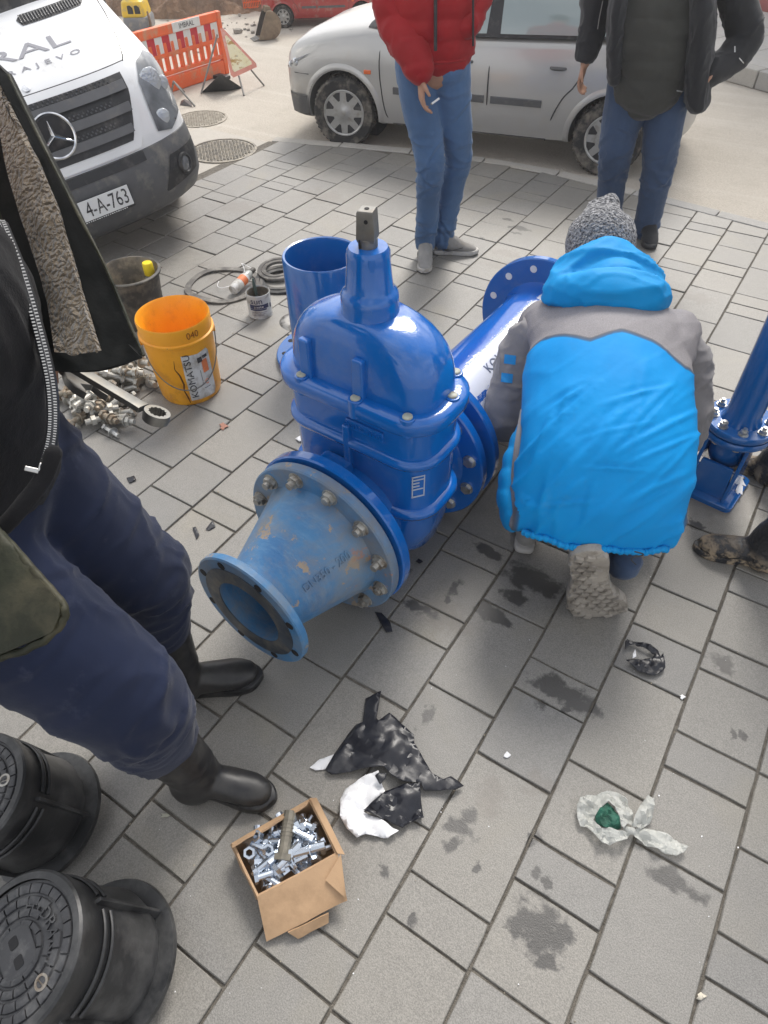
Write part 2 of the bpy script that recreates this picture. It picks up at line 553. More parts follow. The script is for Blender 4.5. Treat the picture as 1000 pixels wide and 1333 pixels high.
STREET_Z = -.03
mb = MB()
n = 60
_xs = np.concatenate([-np.geomspace(120, 9, 12), np.linspace(-8.5, 4, 40), np.geomspace(4.5, 120, 12)])
_ys = np.concatenate([-np.geomspace(120, 3, 12), np.linspace(-2.5, 10, 40), np.geomspace(10.5, 120, 12)])
vv = [(x, y, STREET_Z) for y in _ys for x in _xs]
ff = [(j * len(_xs) + i, j * len(_xs) + i + 1, (j + 1) * len(_xs) + i + 1, (j + 1) * len(_xs) + i) for j in range(len(_ys) - 1) for i in range(len(_xs) - 1)]
mb.add(vv, ff)
struct('street', mb, m_street, 0)

# --- pavement: rows 0.2 m wide that run along Y, stones 0.1, 0.2 and 0.3 m long
U0, ROW = -.22195, .2
BND = [(-3.48, 3.90), (-2.79, 4.11), (-2.37, 4.22), (-1.96, 4.295), (-1.65, 4.33), (-1.3, 4.285), (-.75, 4.23), (-.23, 4.17), (.5, 4.08), (2.4, 3.8)]
def bnd(u):
    return float(np.interp(u, [b[0] for b in BND], [b[1] for b in BND]))
JOINTS = {-10: [1.964], -9: [1.773, 1.871], -8: [1.075, 1.392, 1.578, 1.684], -7: [1.171, 1.476], -6: [.962, 1.062, 1.275, 1.387], -5: [.63, .846], -3: [.112, .204, .509],
          -2: [.018, .408, .723, .94, 1.043, 1.251, 1.361], -1: [.108, .202, .497, .824, 1.15], 0: [.303, .402, .722, .936, 1.043, 1.581], 1: [.512, .613, .827, 1.138, 1.468],
          2: [.434, .726, .936, 1.042, 1.256, 1.356, 1.561], 3: [.552, .644, .84]}
rr = random.Random(21)
def fill(a, b):
    """joints between two known ones: stones of 0.1, 0.2, 0.3 m in about that rhythm"""
    out = []; v = a
    while b - v > .36:
        v += rr.choice((.1, .2, .2, .3, .3, .3, .2)) + rr.uniform(-.003, .003); out.append(v)
    if b - v > .33: out.append((v + b) / 2)
    return out
stones = []
for k in range(-17, 12):
    u = U0 + k * ROW
    if u < -3.5: continue
    ub = bnd(u + .1)
    J = JOINTS.get(k, [])
    if not J: J = [rr.uniform(0, .2)]
    pts = sorted(J)
    full = []
    v = pts[0]
    low = []
    while v > -1.5:
        v -= rr.choice((.1, .2, .3, .3, .2)); low.append(v)
    full += sorted(low)
    for i in range(len(pts) - 1):
        full.append(pts[i]); full += fill(pts[i], pts[i + 1])
    full.append(pts[-1]); v = pts[-1]
    while v < ub:
        v += rr.choice((.1, .2, .2, .3, .3, .3)); full.append(v)
    for a, b in zip(full[:-1], full[1:]):
        e0, e1 = bnd(u), bnd(u + ROW)
        if a > min(e0, e1) - .03: break
        stones.append((k, u, a, b, e0, e1))
JW = .0023
def stone_rings(w, h, r=.0022, dep=.022, slant=(0, 0), rs=None):
    """quad stone centred on its own origin, top at z=0 with worn edges"""
    rg = []; rs = rs or random.Random(1)
    base = [Vector((-w / 2, -h / 2, 0)), Vector((w / 2, -h / 2, 0)), Vector((w / 2, h / 2 + slant[1], 0)), Vector((-w / 2, h / 2 + slant[0], 0))]
    out = []
    for i in range(4):
        a, b = base[i], base[(i + 1) % 4]; n_ = Vector((-(b - a).y, (b - a).x, 0)).normalized()
        out.append((a, (base[i] * -1).normalized() * rs.uniform(.0005, .003)))
        for t_ in (.3 + rs.uniform(-.1, .1), .7 + rs.uniform(-.1, .1)): out.append((a.lerp(b, t_), n_ * rs.uniform(-.0002, .0016)))
    for ins, z in ((0, -dep), (0, -r), (r * .9, 0)):
        rg.append([p + o * (1 if z > -dep else 0) + (-p).normalized() * ins * 1.2 + Vector((0, 0, z)) for p, o in out])
    return rg
def inframe(k, u, a, b):
    best = 0
    P = [project((x, y, 0)) for x in (u, u + ROW) for y in (a, b)]
    c = project((u + .1, (a + b) / 2, 0))
    if c[2] < .1: return 0
    if not (-25 < c[0] < 1025 and -25 < c[1] < 1360): return 0
    xs = [p[0] for p in P]; ys = [p[1] for p in P]
    return (max(xs) - min(xs)) * (max(ys) - min(ys))
scored = sorted(stones, key=lambda s_: -inframe(*s_[:4]))
indiv = set(s_[:3] for s_ in scored[:296] if inframe(*s_[:4]) > 0)
mb = MB()
pv = [(-3.5, -1.6), (2.4, -1.6)] + [(b[0] - (.02 if b[0] < -3.4 else 0), b[1] - .002) for b in reversed(BND)]
mb.prism(pv, .018, Matrix.Translation((0, 0, -.024)))
pave = struct('pavement', mb, m_sand, 0)
WM['pavement'] = Matrix.Identity(4)
cache = {}
rest = MB()
for k, u, a, b, e0, e1 in stones:
    sl = (0, 0); b2 = b
    if b > min(e0, e1) - .012:
        b2 = min(b, (e0 + e1) / 2); sl = (e0 - .004 - b2, e1 - .004 - b2) if b > max(e0, e1) else (min(0, e0 - b), min(0, e1 - b))
        b2 = b2 if b > max(e0, e1) else b
    L = round((b2 - a - 2 * JW) / .004) * .004
    cx, cy = u + ROW / 2, (a + b2) / 2
    tilt = (rr.uniform(-.006, .006), rr.uniform(-.006, .006)); dz = rr.uniform(-.0022, .0012)
    Mx = Matrix.Translation((cx, cy, dz)) @ Matrix.Rotation(tilt[0], 4, 'X') @ Matrix.Rotation(tilt[1], 4, 'Y') @ Matrix.Rotation(rr.uniform(-.006, .006), 4, 'Z')
    wj = ROW - 2 * JW
    if (k, u, a) in indiv:
        key = (L, round(sl[0], 3), round(sl[1], 3), rr.randrange(4))
        if key not in cache:
            m_ = MB().loft(stone_rings(wj, L, slant=sl, rs=random.Random(len(cache)))); me = m_.mesh('paving_stone', 30); me.materials.append(m_stone); cache[key] = me
        o = bpy.data.objects.new('paving_stone', cache[key]); COL.objects.link(o); o.parent = pave; o.matrix_local = Mx
    else:
        q = MB().loft(stone_rings(wj, L, slant=sl, rs=rr)); q.xf(Mx); rest.merge(q)
if rest.v:
    o = part('paving_stone_field', rest, m_stone_far, pave, 30); o['kind'] = 'stuff'

# --- flush kerb along the street
kerb = bpy.data.objects.new('kerb', None); COL.objects.link(kerb); kerb['kind'] = 'structure'; WM['kerb'] = Matrix.Identity(4)
line = [Vector((b[0], b[1], 0)) for b in BND]
def along(line, step):
    out = [line[0]]; acc = 0; prev = line[0]
    dense = []
    for a, b in zip(line[:-1], line[1:]):
        m_ = max(2, int((b - a).length / .01))
        dense += [a.lerp(b, i / m_) for i in range(m_)]
    dense.append(line[-1])
    for p in dense:
        acc += (p - prev).length; prev = p
        if acc >= step: out.append(p); acc = 0
    return out
kp = along(line, .5)
for a, b in zip(kp[:-1], kp[1:]):
    d = (b - a).normalized(); nrm = Vector((-d.y, d.x, 0)); L = (b - a).length - .006
    mid_ = (a + b) / 2 + nrm * .045
    q = MB().box((0, 0, -.05), (L, .085, .1))
    q.xf(Matrix.Translation(mid_ + Vector((0, 0, rr.uniform(-.001, .002)))) @ Matrix.Rotation(math.atan2(d.y, d.x), 4, 'Z'))
    part('kerb_stone', q, m_kerb, kerb, 35, bevel=.006)
lk = [Vector((-3.53, 3.95, 0)), Vector((-3.53, -1.6, 0))]

# concrete apron left of the paving, with the shallow slabs round the manhole
m_apron = stone_material('apron concrete', (.43, .40, .355), use_obj=False, stains=False)
apron = bpy.data.objects.new('concrete_apron', None); COL.objects.link(apron); apron['kind'] = 'structure'; WM['concrete_apron'] = Matrix.Identity(4)
for x0, x1, y0, y1 in ((-4.15, -3.428, 3.08, 3.90), (-4.15, -3.428, 2.2, 3.07), (-4.15, -3.428, 1.2, 2.19), (-4.9, -4.16, 2.3, 3.6)):
    q = MB().box(((x0 + x1) / 2, (y0 + y1) / 2, -.034), (x1 - x0 - .012, y1 - y0 - .012, .05))
    part('slab', q, m_apron, apron, 35, bevel=.005)

# --- manhole covers
m_iron = M('cast iron', (.17, .16, .145), .6, .5, .3, 20, dirt=(.30, .27, .22), damt=.9, dscale=30, bump=.3, bscale=120)
m_iron_dusty = M('dusty cast iron', (.38, .345, .29), .8, .1, .25, 20, dirt=(.20, .18, .15), damt=.5, dscale=40, bump=.3, bscale=120)
def manhole(c, r, z, mat, label):
    t = thing('manhole_cover', label, 'manhole cover', (c.x, c.y, z), .3, None)
    part('frame', MB().lathe([(r, -.02), (r, .004), (r * .93, .005), (r * .92, -.004), (r * .92, -.02)], n=48, close=True), mat, t, 40)
    part('lid', MB().lathe([(0.001, .001), (r * .905, .001), (r * .91, -.01)], n=48), mat, t, 40)
    s = MB(); st = r * .105
    for i in range(-9, 10):
        for j in range(-9, 10):
            x, y = (i + .5 * (j % 2)) * st, j * st * .9
            if x * x + y * y < (r * .86) ** 2:
                s.box((x, y, .0035), (st * .62, st * .5, .006), Matrix.Rotation(.5 if (i + j) % 2 else -.5, 3, 'Z'), taper=.8)
    o = part('tread', s, mat, t, 0); o['kind'] = 'stuff'
    return t
manhole(G(290, 196, -.006), .235, -.006, m_iron, 'round cast iron manhole cover set in the concrete apron beside the van bumper')
manhole(G(262, 155, STREET_Z), .20, STREET_Z + .002, m_iron_dusty, 'dust covered pale manhole cover in the street near the road sign legs')

# --- earth heap, rubble and the ground behind
def heap(name, c, rx, ry, h, mat, seed, n=70, rot=0.0, rough=.25, peak=1.5):
    mb = MB(); P = []
    X, Y = np.meshgrid(np.linspace(-1, 1, n), np.linspace(-1, 1, n))
    r2 = np.sqrt(X ** 2 + Y ** 2)
    ns = fbm(np.c_[X.ravel() * 3 + seed, Y.ravel() * 3, np.full(X.size, seed)], 5).reshape(X.shape)
    n2 = fbm(np.c_[X.ravel() * 14 + seed, Y.ravel() * 14, np.full(X.size, seed)], 4).reshape(X.shape)
    Z = np.maximum(0, 1 - (r2 * (1 + .35 * ns)) ** peak) * (1 + rough * ns * 1.5) * h + n2 * h * .08 * (r2 < 1.05)
    Z = np.where(r2 > .98, -.1, Z)
    cr, sr = math.cos(rot), math.sin(rot)
    vv = [(c[0] + (x * rx) * cr - (y * ry) * sr, c[1] + (x * rx) * sr + (y * ry) * cr, STREET_Z - .01 + z) for x, y, z in zip(X.ravel(), Y.ravel(), Z.ravel())]
    ff = [(j * n + i, j * n + i + 1, (j + 1) * n + i + 1, (j + 1) * n + i) for j in range(n - 1) for i in range(n - 1)]
    mb.add(vv, ff)
    return mb
m_soil = M('clay soil', (.31, .20, .13), .95, 0, .45, 3.2, dirt=(.16, .11, .08), damt=.8, dscale=3.5, bump=.9, bscale=14, bdist=.06)
m_rubble = M('grey rubble', (.40, .37, .33), .95, 0, .4, 5, dirt=(.24, .22, .19), damt=.7, dscale=8, bump=.9, bscale=22, bdist=.05)
tag(single('soil_heap', heap('h', (G(262, 8).x - .25, G(262, 8).y + .25), 1.25, .85, .72, m_soil, 3.1, 90, .75), m_soil, 'heap of reddish brown excavated soil behind the orange barrier', 'soil heap', smooth=180))
tag(single('soil_heap', heap('h', (-9.6, 8.2), 2.4, 2.0, 1.9, m_soil, 9.7, 80, .2), m_soil, 'darker taller bank of dug earth behind the yellow digger', 'soil heap', smooth=180))
tag(single('rubble_heap', heap('h', (-6.55, 8.1), .75, .62, .30, m_rubble, 5.5, 60, .3, .5), m_rubble, 'low pile of grey broken rubble at the foot of the soil heap', 'rubble', smooth=180))
# loose stones and clods round the heap
cl = MB(); r3 = random.Random(5)
for i in range(220):
    a = r3.uniform(0, 1); x = -5.6 - 3.4 * a + r3.gauss(0, .35); y = 6.4 + r3.gauss(.15, .35) + .35 * a
    s_ = abs(r3.gauss(0, .012)) + .004
    cl.ball((x, y, STREET_Z + s_ * .4), (s_, s_ * r3.uniform(.7, 1.2), s_ * .7), 6, rot=Matrix.Rotation(r3.uniform(0, 6), 3, 'Z'))
tag(single('loose_stones', cl, m_rubble, 'scattered stones and clods fallen from the soil heap on the street', 'stones', smooth=0), kind='stuff')

# --- raised pavement and building across the street at the right
m_farpave = stone_material('far paving', (.46, .44, .41), use_obj=False, stains=False)
fp = [G(860, 78, .0), G(955, 103, 0), G(1000, 117, 0), G(1080, 142, 0)]
fdir = (fp[2] - fp[0]); fdir.z = 0; fdir.normalize(); fn_ = Vector((-fdir.y, fdir.x, 0))
if fn_.dot(Vector((.2, 1, 0))) < 0: fn_ = -fn_
fo = fp[1] - fdir * 2.2
fM = Matrix(((fdir.x, fn_.x, 0, fo.x), (fdir.y, fn_.y, 0, fo.y), (0, 0, 1, STREET_Z), (0, 0, 0, 1)))
fpv = bpy.data.objects.new('far_pavement', None); COL.objects.link(fpv); fpv['kind'] = 'structure'; fpv.matrix_world = fM; WM['far_pavement'] = fM
for i in range(9):
    part('kerb_stone', MB().box((i * .8 + .4, .06, .065), (.79, .12, .13)), m_kerb, fpv, 35, bevel=.012)
part('slab_bed', MB().box((3.6, 1.0, .05), (7.2, 1.75, .1)), m_sand, fpv, 0)
for i in range(14):
    for j in range(3):
        part('slab', MB().box((i * .5 + .25 + .2 * (j % 2), .13 + j * .58 + .285, .112), (.49, .57, .03)), m_farpave, fpv, 35, bevel=.004)
m_wall = M('pale grey render', (.46, .48, .51), .9, 0, .06, 1.2, bump=.15, bscale=60)
m_plinth = M('red brown plinth', (.33, .12, .11), .8, 0, .2, 4)
m_white = M('white painted metal', (.78, .78, .77), .4, 0, .04, 3)
t = thing('building', 'pale grey building wall with a red brown plinth at the top right corner', 'building', (0, 0, 0), M=fM @ Matrix.Translation((0, 1.9, 0)))
part('plinth', MB().box((3.6, .15, .2), (7.4, .3, .42)), m_plinth, t, 35, bevel=.01)
part('ledge', MB().box((3.6, .17, .445), (7.4, .36, .06)), m_white, t, 35, bevel=.006)
part('wall', MB().box((3.6, .3, 2.3), (7.4, .3, 3.65)), m_wall, t, 35)
# ================================================================== PIPEWORK
def enamel(name, col, rough=.12, dust=.0, peel=.06):
    t = NT(name); v = t.coord('Object')
    c = t.ramp(t.noise(v, 3, 4), .3, .7, tuple(x * .9 for x in col), tuple(min(1, x * 1.08) for x in col))
    sc = t.noise(t.coord('Object', (9, 60, 9)), 3, 8, .7, 1.0)
    c = t.mix(t.math('MULTIPLY', t.ramp(sc, .66, .72), .4), c, (.13, .27, .5))
    c = t.mix(t.math('MULTIPLY', t.ramp(t.noise(v, 7, 9, .72), .52, .75), .22), c, (.22, .27, .33))
    if dust:
        c = t.mix(t.math('MULTIPLY', t.ramp(t.noise(v, 5, 8, .7), .45, .75), dust), c, (.30, .29, .26))
    t.set(Base_Color=c, Roughness=t.math('MULTIPLY_ADD', t.noise(v, 9, 5), .16, rough - .06))
    t.p.inputs['Specular IOR Level'].default_value = .42
    t.set(Coat_Weight=.7, Coat_Roughness=.03)
    t.bump(t.math('ADD', t.math('MULTIPLY', t.noise(v, 55, 3), 1.0), t.math('MULTIPLY', t.noise(v, 220, 2), .35)), peel, .01)
    return t.m
BLUE = (.0005, .118, .455)
m_blue = enamel('blue enamel', BLUE)
m_blue_dark = enamel('blue enamel pipe', (.0008, .115, .41), .2)
m_steel = M('machined steel', (.20, .197, .185), .5, .75, .2, 30, dirt=(.20, .18, .15), damt=.6, dscale=18, rvar=.1)
m_zinc = M('zinc plated steel', (.62, .62, .60), .32, .85, .15, 20, dirt=(.34, .31, .26), damt=.5, dscale=30, rvar=.1)
m_zinc_old = M('dirty zinc bolt', (.40, .39, .36), .5, .6, .3, 30, dirt=(.22, .18, .14), damt=.6, dscale=25, rvar=.12, bump=.3, bscale=150)
m_hole = M('dark bore', (.01, .01, .012), .8, 0, .1)
m_black_rubber = M('black rubber', (.018, .018, .019), .55, 0, .25, 12, dirt=(.12, .11, .095), damt=.45, dscale=9, bump=.15, bscale=90)
m_capw = M('pale plastic cap', (.42, .43, .36), .5, 0, .2, 40, dirt=(.26, .25, .18), damt=.4, dscale=60)
m_white_film = M('white film', (.86, .86, .87), .42, 0, .05, 12)

AX = -.039
VO = Vector((-.808, 1.175, 0))
VM = Matrix.Translation(VO) @ Matrix.Rotation(AX, 4, 'Z')
ZA = .248
RF = .248
Yv = Vector((0, 1, 0))
def flange(mb, y, th, R, bore, holes=0, hr=.0, n=72, mi=0, z=ZA):
    prof = [(bore, 0), (R - .004, 0), (R, .004), (R, th - .004), (R - .004, th), (bore, th)]
    mb.lathe(prof, (0, y, z), Yv, n, mi, close=True)
def ringpts(n, r, ph=0.0, z=ZA):
    return [(r * math.sin(2 * math.pi * (k + ph) / n), z + r * math.cos(2 * math.pi * (k + ph) / n)) for k in range(n)]

# ---------------- gate valve
gv = thing('gate_valve', 'big glossy blue gate valve with a square steel stem behind the worn cone', 'valve', M=VM)
b = MB()
secs = [(.085, .10, .075, .06), (.105, .155, .094, .08), (.145, .198, .105, .09), (.22, .214, .108, .085), (.33, .220, .108, .08), (.50, .222, .106, .075), (.606, .224, .106, .07)]
b.loft([rrect(a, d, r, 8, z) for z, a, d, r in secs])
part('body', b, m_blue, gv, 50)
for z, gx in ((.495, .017), (.318, .019)):
    q = MB()
    q.loft([rrect(.221 + g, .107 + g, .078 + g, 8, z + h) for h, g in ((-.017, -.004), (-.012, gx * .8), (0, gx), (.010, gx * .8), (.016, -.004))])
    part('rib', q, m_blue, gv, 60)
q = MB()
q.loft([rrect(.224 + g, .108 + g, .08 + g, 8, z) for z, g in ((.598, .0), (.602, .020), (.610, .026), (.638, .026), (.645, .020), (.648, .0))])
part('bonnet_flange', q, m_blue, gv, 50)
q = MB()
dome = [(.640, .2145, .098), (.665, .2145, .0975), (.70, .2135, .096), (.728, .209, .094), (.753, .199, .091), (.774, .184, .087), (.790, .165, .083), (.803, .140, .078), (.812, .112, .073), (.82, .085, .067)]
q.loft([rrect(a, d, min(d * .96, .07 + (z - .64) * .12), 10, z) for z, a, d in dome])
part('bonnet', q, m_blue, gv, 70)
# raised columns above the bonnet bolts
for x, y in ((-.125, -.088), (.035, -.088), (-.125, .088), (.035, .088)):
    q = MB().box((x, y * 1.13, .692), (.036, .024, .118), taper=.88)
    part('bolt_column', q, m_blue, gv, 35, bevel=.006)
bolts = [(-.135, -.115), (.035, -.118), (.178, -.108), (.222, .02), (-.135, .115), (.035, .118), (.178, .108), (-.22, 0)]
for x, y in bolts:
    q = MB().cyl((x, y, .600), (x, y, .652), .019, n=16)
    o = part('bolt_boss', q, m_blue, gv, 40, bevel=.003)
    o2 = part('bolt_cap', MB().lathe([(.0005, .0022), (.0112, .0022), (.0122, .001), (.0125, -.004)], (x, y, .654), n=20), m_capw, o, 60)
# pipe necks
for sgn in (-1, 1):
    q = MB()
    prof = [(.158, 0.06), (.158, .125), (.163, .16), (.175, .185), (.192, .198)]
    q.lathe(prof, (0, 0, ZA), (0, sgn, 0), 64)
    part('neck', q, m_blue, gv, 60)
    q = MB(); flange(q, .19 if sgn > 0 else -.222, .032, RF, .125, n=96)
    fl = part('flange', q, m_blue, gv, 40)
    for x, z in ringpts(12, .209, .5):
        c = MB()
        yy = .19 if sgn > 0 else -.19
        c.cyl((x, yy, z), (x, yy - sgn * .013, z), .0165, n=6)
        c.cyl((x, yy, z), (x, yy - sgn * .003, z), .021, n=20)
        part('bolt', c, m_zinc, fl, 30)
# embossed cast box and spine on the front neck, plate with raised marks
q = MB().box((-.035, -.150, .412), (.105, .095, .05), taper=.82)
part('spine', q, m_blue, gv, 35, bevel=.010)
q = MB().box((-.002, -.113, .455), (.020, .022, .20))
part('spine', q, m_blue, gv, 35, bevel=.006)
pl = part('cast_plate', MB().box((.052, -.109, .556), (.115, .008, .032)), m_blue, gv, 35, bevel=.003)
text_part('cast_lettering', 'DN350 PN10', .021, m_blue, gv, Matrix.Translation((.052, -.1135, .556)) @ Matrix.Rotation(math.pi / 2, 4, 'X'), .004)
# printed label on the right-hand side
m_print = M('white print', (.42, .47, .56), .5, 0, .1)
q = MB()
rp = random.Random(2)
lab = Matrix.Translation((.197, -.085, .42)) @ Matrix.Rotation(math.radians(52), 4, 'Z') @ Matrix.Rotation(math.pi / 2, 4, 'X')
for i in range(5):
    w = rp.uniform(.02, .034)
    q.box((-.0 + (w - .034) / 2, .035 - i * .011, 0.001), (w, .004, .0014))
q.box((0, -.035, .001), (.034, .004, .0014)); q.box((-.015, -.0, .001), (.003, .075, .0014)); q.box((.017, -.0, .001), (.003, .075, .0014))
q.xf(lab)
part('printed_label', q, m_print, gv, 0)
# neck, gland and stem
q = MB().lathe([(.074, .800), (.069, .812), (.0675, .850), (.0670, .862), (.062, .869), (.0585, .873), (.0545, .880), (.0480, .950), (.0475, .962), (.043, .970), (.026, .971)], n=48, cap=True)
part('stem_housing', q, m_blue, gv, 55)
for k in range(4):
    a = math.pi / 4 + k * math.pi / 2
    q = MB().box((0.0435, 0, .934), (.013, .022, .060), taper=.8); q.xf(Matrix.Rotation(a, 4, 'Z'))
    part('lug', q, m_blue, gv, 35, bevel=.006)
st = MB().cyl((0, 0, .965), (0, 0, .990), .0215, n=28)
ro = Matrix.Rotation(math.radians(20), 4, 'Z')
k1, k2, k3 = .0195, .0205, .0182
st2 = MB().loft([[ro @ Vector((x * k, y * k, z)) for x, y in ((-1, -1), (1, -1), (1, 1), (-1, 1))] for z, k in ((.984, .0185), (.992, k2), (1.046, k3), (1.050, k3 - .002))])
so = part('stem', st.merge(st2), m_steel, gv, 35, bevel=.0012)
h = MB().cyl((0, 0, 1.0495), (0, 0, 1.0512), .0052, n=16)
h.cyl(ro @ Vector((0.0025, -.0200, 1.030)), ro @ Vector((0.0025, -.0183, 1.030)), .0044, n=16)
part('bore', h, m_hole, so, 30)
part('split_line', MB().box(ro @ Vector((-.013, -.0195, .978)), (.003, .004, .026), ro.to_3x3()), m_hole, so, 0)

# ---------------- worn reducer cone
def worn_blue():
    t = NT('worn blue paint'); v = t.coord('Object')
    c = t.ramp(t.noise(v, 5, 6, .6), .3, .72, (.035, .15, .35), (.075, .25, .46))
    c = t.mix(t.math('MULTIPLY', t.ramp(t.noise(t.coord('Object', (4, 14, 4)), 4, 7, .7), .5, .75), .6), c, (.16, .31, .48))
    chips = t.ramp(t.noise(v, 11, 9, .72), .60, .62)
    c = t.mix(chips, c, (.38, .29, .21))
    mud = t.ramp(t.noise(v, 5.5, 9, .70, .4), .44, .66)
    c = t.mix(t.math('MULTIPLY', mud, .75), c, (.25, .225, .185))
    rim = t.n('ShaderNodeSeparateXYZ'); t.l(v, rim.inputs[0])
    near = t.math('MULTIPLY', t.ramp(rim.outputs['Y'], .215, .285), t.ramp(t.noise(v, 8, 7, .7), .36, .62))
    c = t.mix(t.math('MULTIPLY', near, .6), c, (.20, .175, .14))
    rust = t.math('MULTIPLY', t.ramp(t.noise(v, 17, 6, .65), .60, .68), t.ramp(rim.outputs['Y'], .20, .27))
    c = t.mix(rust, c, (.40, .17, .09))
    t.set(Base_Color=c, Roughness=t.math('MULTIPLY_ADD', mud, .3, .42))
    t.bump(t.math('ADD', t.noise(v, 60, 5), t.math('MULTIPLY', chips, -.6)), .25, .006)
    return t.m
m_worn = worn_blue()
CY = -.546                                       # small face, local y in valve axes
CMx = VM @ Matrix.Translation((0, CY, 0))
rc = thing('reducer_cone', 'worn light blue pipe reducer cone with mud and chipped paint, open end towards the boots', 'pipe reducer', M=CMx)
q = MB()
q.lathe([(.112, .02), (.108, .035), (.115, .07), (.176, .262), (.186, .284)], (0, 0, ZA), Yv, 72)
q.lathe([(.098, -.002), (.100, .04), (.15, .27), (.15, .31)], (0, 0, ZA), Yv, 48)
part('cone', q, m_worn, rc, 60)
for k in range(9):
    pass
q = MB(); flange(q, 0, .024, .174, .098, n=80)
fs = part('flange', q, m_worn, rc, 40, label='small end flange of the cone')
q = MB(); flange(q, .281, .031, RF - .006, .155, n=96)
fb = part('flange', q, m_worn, rc, 40, label='large bolted flange of the cone')
q = MB().lathe([(.0975, -.0025), (.142, -.0025), (.142, .0005), (.0975, .0005)], (0, 0, ZA), Yv, 64, close=True)
m_face = M('scuffed dark flange face', (.055, .07, .09), .5, .2, .4, 12, dirt=(.16, .15, .13), damt=.6, dscale=14)
part('raised_face', q, m_face, fs, 40)
for x, z in ringpts(8, .153, .5):
    part('bolt_hole', MB().cyl((x, -.0012, z), (x, .003, z), .0115, n=16), m_hole, fs, 30)
for i, (x, z) in enumerate(ringpts(12, .209, .5)):
    c = MB()
    c.cyl((x, .281, z), (x, .2665, z), .0185, n=6, ref=(math.cos(i * 1.7), 0, math.sin(i * 1.7)))
    c.cyl((x, .281, z), (x, .2785, z), .023, n=20)
    c.cyl((x, .2665, z), (x, .2585 - .004 * (i % 3), z), .0105, n=12)
    part('bolt', c, m_zinc_old, fb, 30)
# ghost of cast letters
text_part('cast_lettering', 'DN350 - 200', .032, m_worn, rc, None, .003, fn=lambda co: np.array([
    [(.1165 + .0605 * ((y_ := .165 + x * .8) - .07) / .192 + z + .0015) * math.sin(math.radians(58) - yy / .145), y_, ZA + (.1165 + .0605 * (y_ - .07) / .192 + z + .0015) * math.cos(math.radians(58) - yy / .145)] for x, yy, z in co]))
# gasket between cone and valve
q = MB(); flange(q, CY + .3125, .0105, .222, .16, n=72)
tag(single('gasket', q.xf(VM), m_black_rubber, 'black rubber gasket squeezed between the worn cone and the gate valve', 'gasket', loc=VM @ Vector((0, CY + .328, 0))))

# ---------------- long flanged pipe behind the valve
def film_pipe():
    t = NT('blue pipe with torn film'); v = t.coord('Object')
    base = t.ramp(t.noise(v, 3, 4), .3, .7, (.006, .09, .42), (.009, .12, .5))
    s_ = t.n('ShaderNodeSeparateXYZ'); t.l(v, s_.inputs[0])
    ang = t.math('ARCTAN2', s_.outputs['X'], t.math('SUBTRACT', s_.outputs['Z'], ZA))
    jag = t.math('MULTIPLY_ADD', t.noise(t.coord('Object', (40, 14, 40)), 2.2, 7, .75), 1.1, -.55)
    lo = t.ramp(t.math('ADD', ang, jag), .10, .13)
    hi = t.ramp(t.math('ADD', ang, jag), 1.55, 1.6, (1, 1, 1), (0, 0, 0))
    gap = t.ramp(t.math('ABSOLUTE', t.math('SUBTRACT', t.math('ADD', ang, t.math('MULTIPLY', jag, .55)), .82)), .05, .075)
    m = t.math('MULTIPLY', t.math('MULTIPLY', lo, hi), gap)
    c = t.mix(m, base, (.62, .66, .78))
    t.set(Base_Color=c, Roughness=t.math('MULTIPLY_ADD', m, .3, .15))
    t.set(Coat_Weight=.3)
    t.bump(t.math('ADD', t.math('MULTIPLY', m, .6), t.math('MULTIPLY', t.noise(v, 60, 3), .3)), .2, .006)
    return t.m
m_film_pipe = film_pipe()
PMx = VM @ Matrix.Translation((0, .23, 0))
lp = thing('flanged_pipe', 'long blue flanged pipe lying behind the valve with torn white film on it', 'pipe', M=PMx)
part('barrel', MB().lathe([(.163, .03), (.150, .055), (.147, .08), (.147, .80), (.150, .825), (.163, .85)], (0, 0, ZA), Yv, 72), m_film_pipe, lp, 60)
for y in (.0, .846):
    q = MB(); flange(q, y + (.036 if y == 0 else 0), .030, RF, .13, n=96)
    f_ = part('flange', q, m_blue, lp, 40)
    if y:
        part('pipe_mouth', MB().lathe([(.132, -.0), (.132, .033)], (0, y, ZA), Yv, 48), m_blue_dark, f_, 60)
    for x, z in ringpts(12, .209, .5):
        yy = y + (.036 if y == 0 else 0)
        c = MB()
        c.cyl((x, yy + (.032 if y == 0 else -.002), z), (x, yy + (.046 if y == 0 else -.0005), z), .016 if y == 0 else .0135, n=6 if y == 0 else 16)
        part('bolt' if y == 0 else 'bolt_hole', c, m_zinc if y == 0 else m_white, f_, 30)
def wrap_pipe(co, a0, y0, r):
    out = []
    for x, yy, z in co:
        a = a0 - yy / r
        out.append(((r + z) * math.sin(a), y0 + x, ZA + (r + z) * math.cos(a)))
    return np.array(out)
m_ink = M('grey blue ink', (.10, .13, .22), .6, 0, .1)
text_part('printed_lettering', 'KOLB LISTB', .045, m_ink, lp, None, .002, fn=lambda co: wrap_pipe(co, .48, .42, .1478), spacing=1.15)

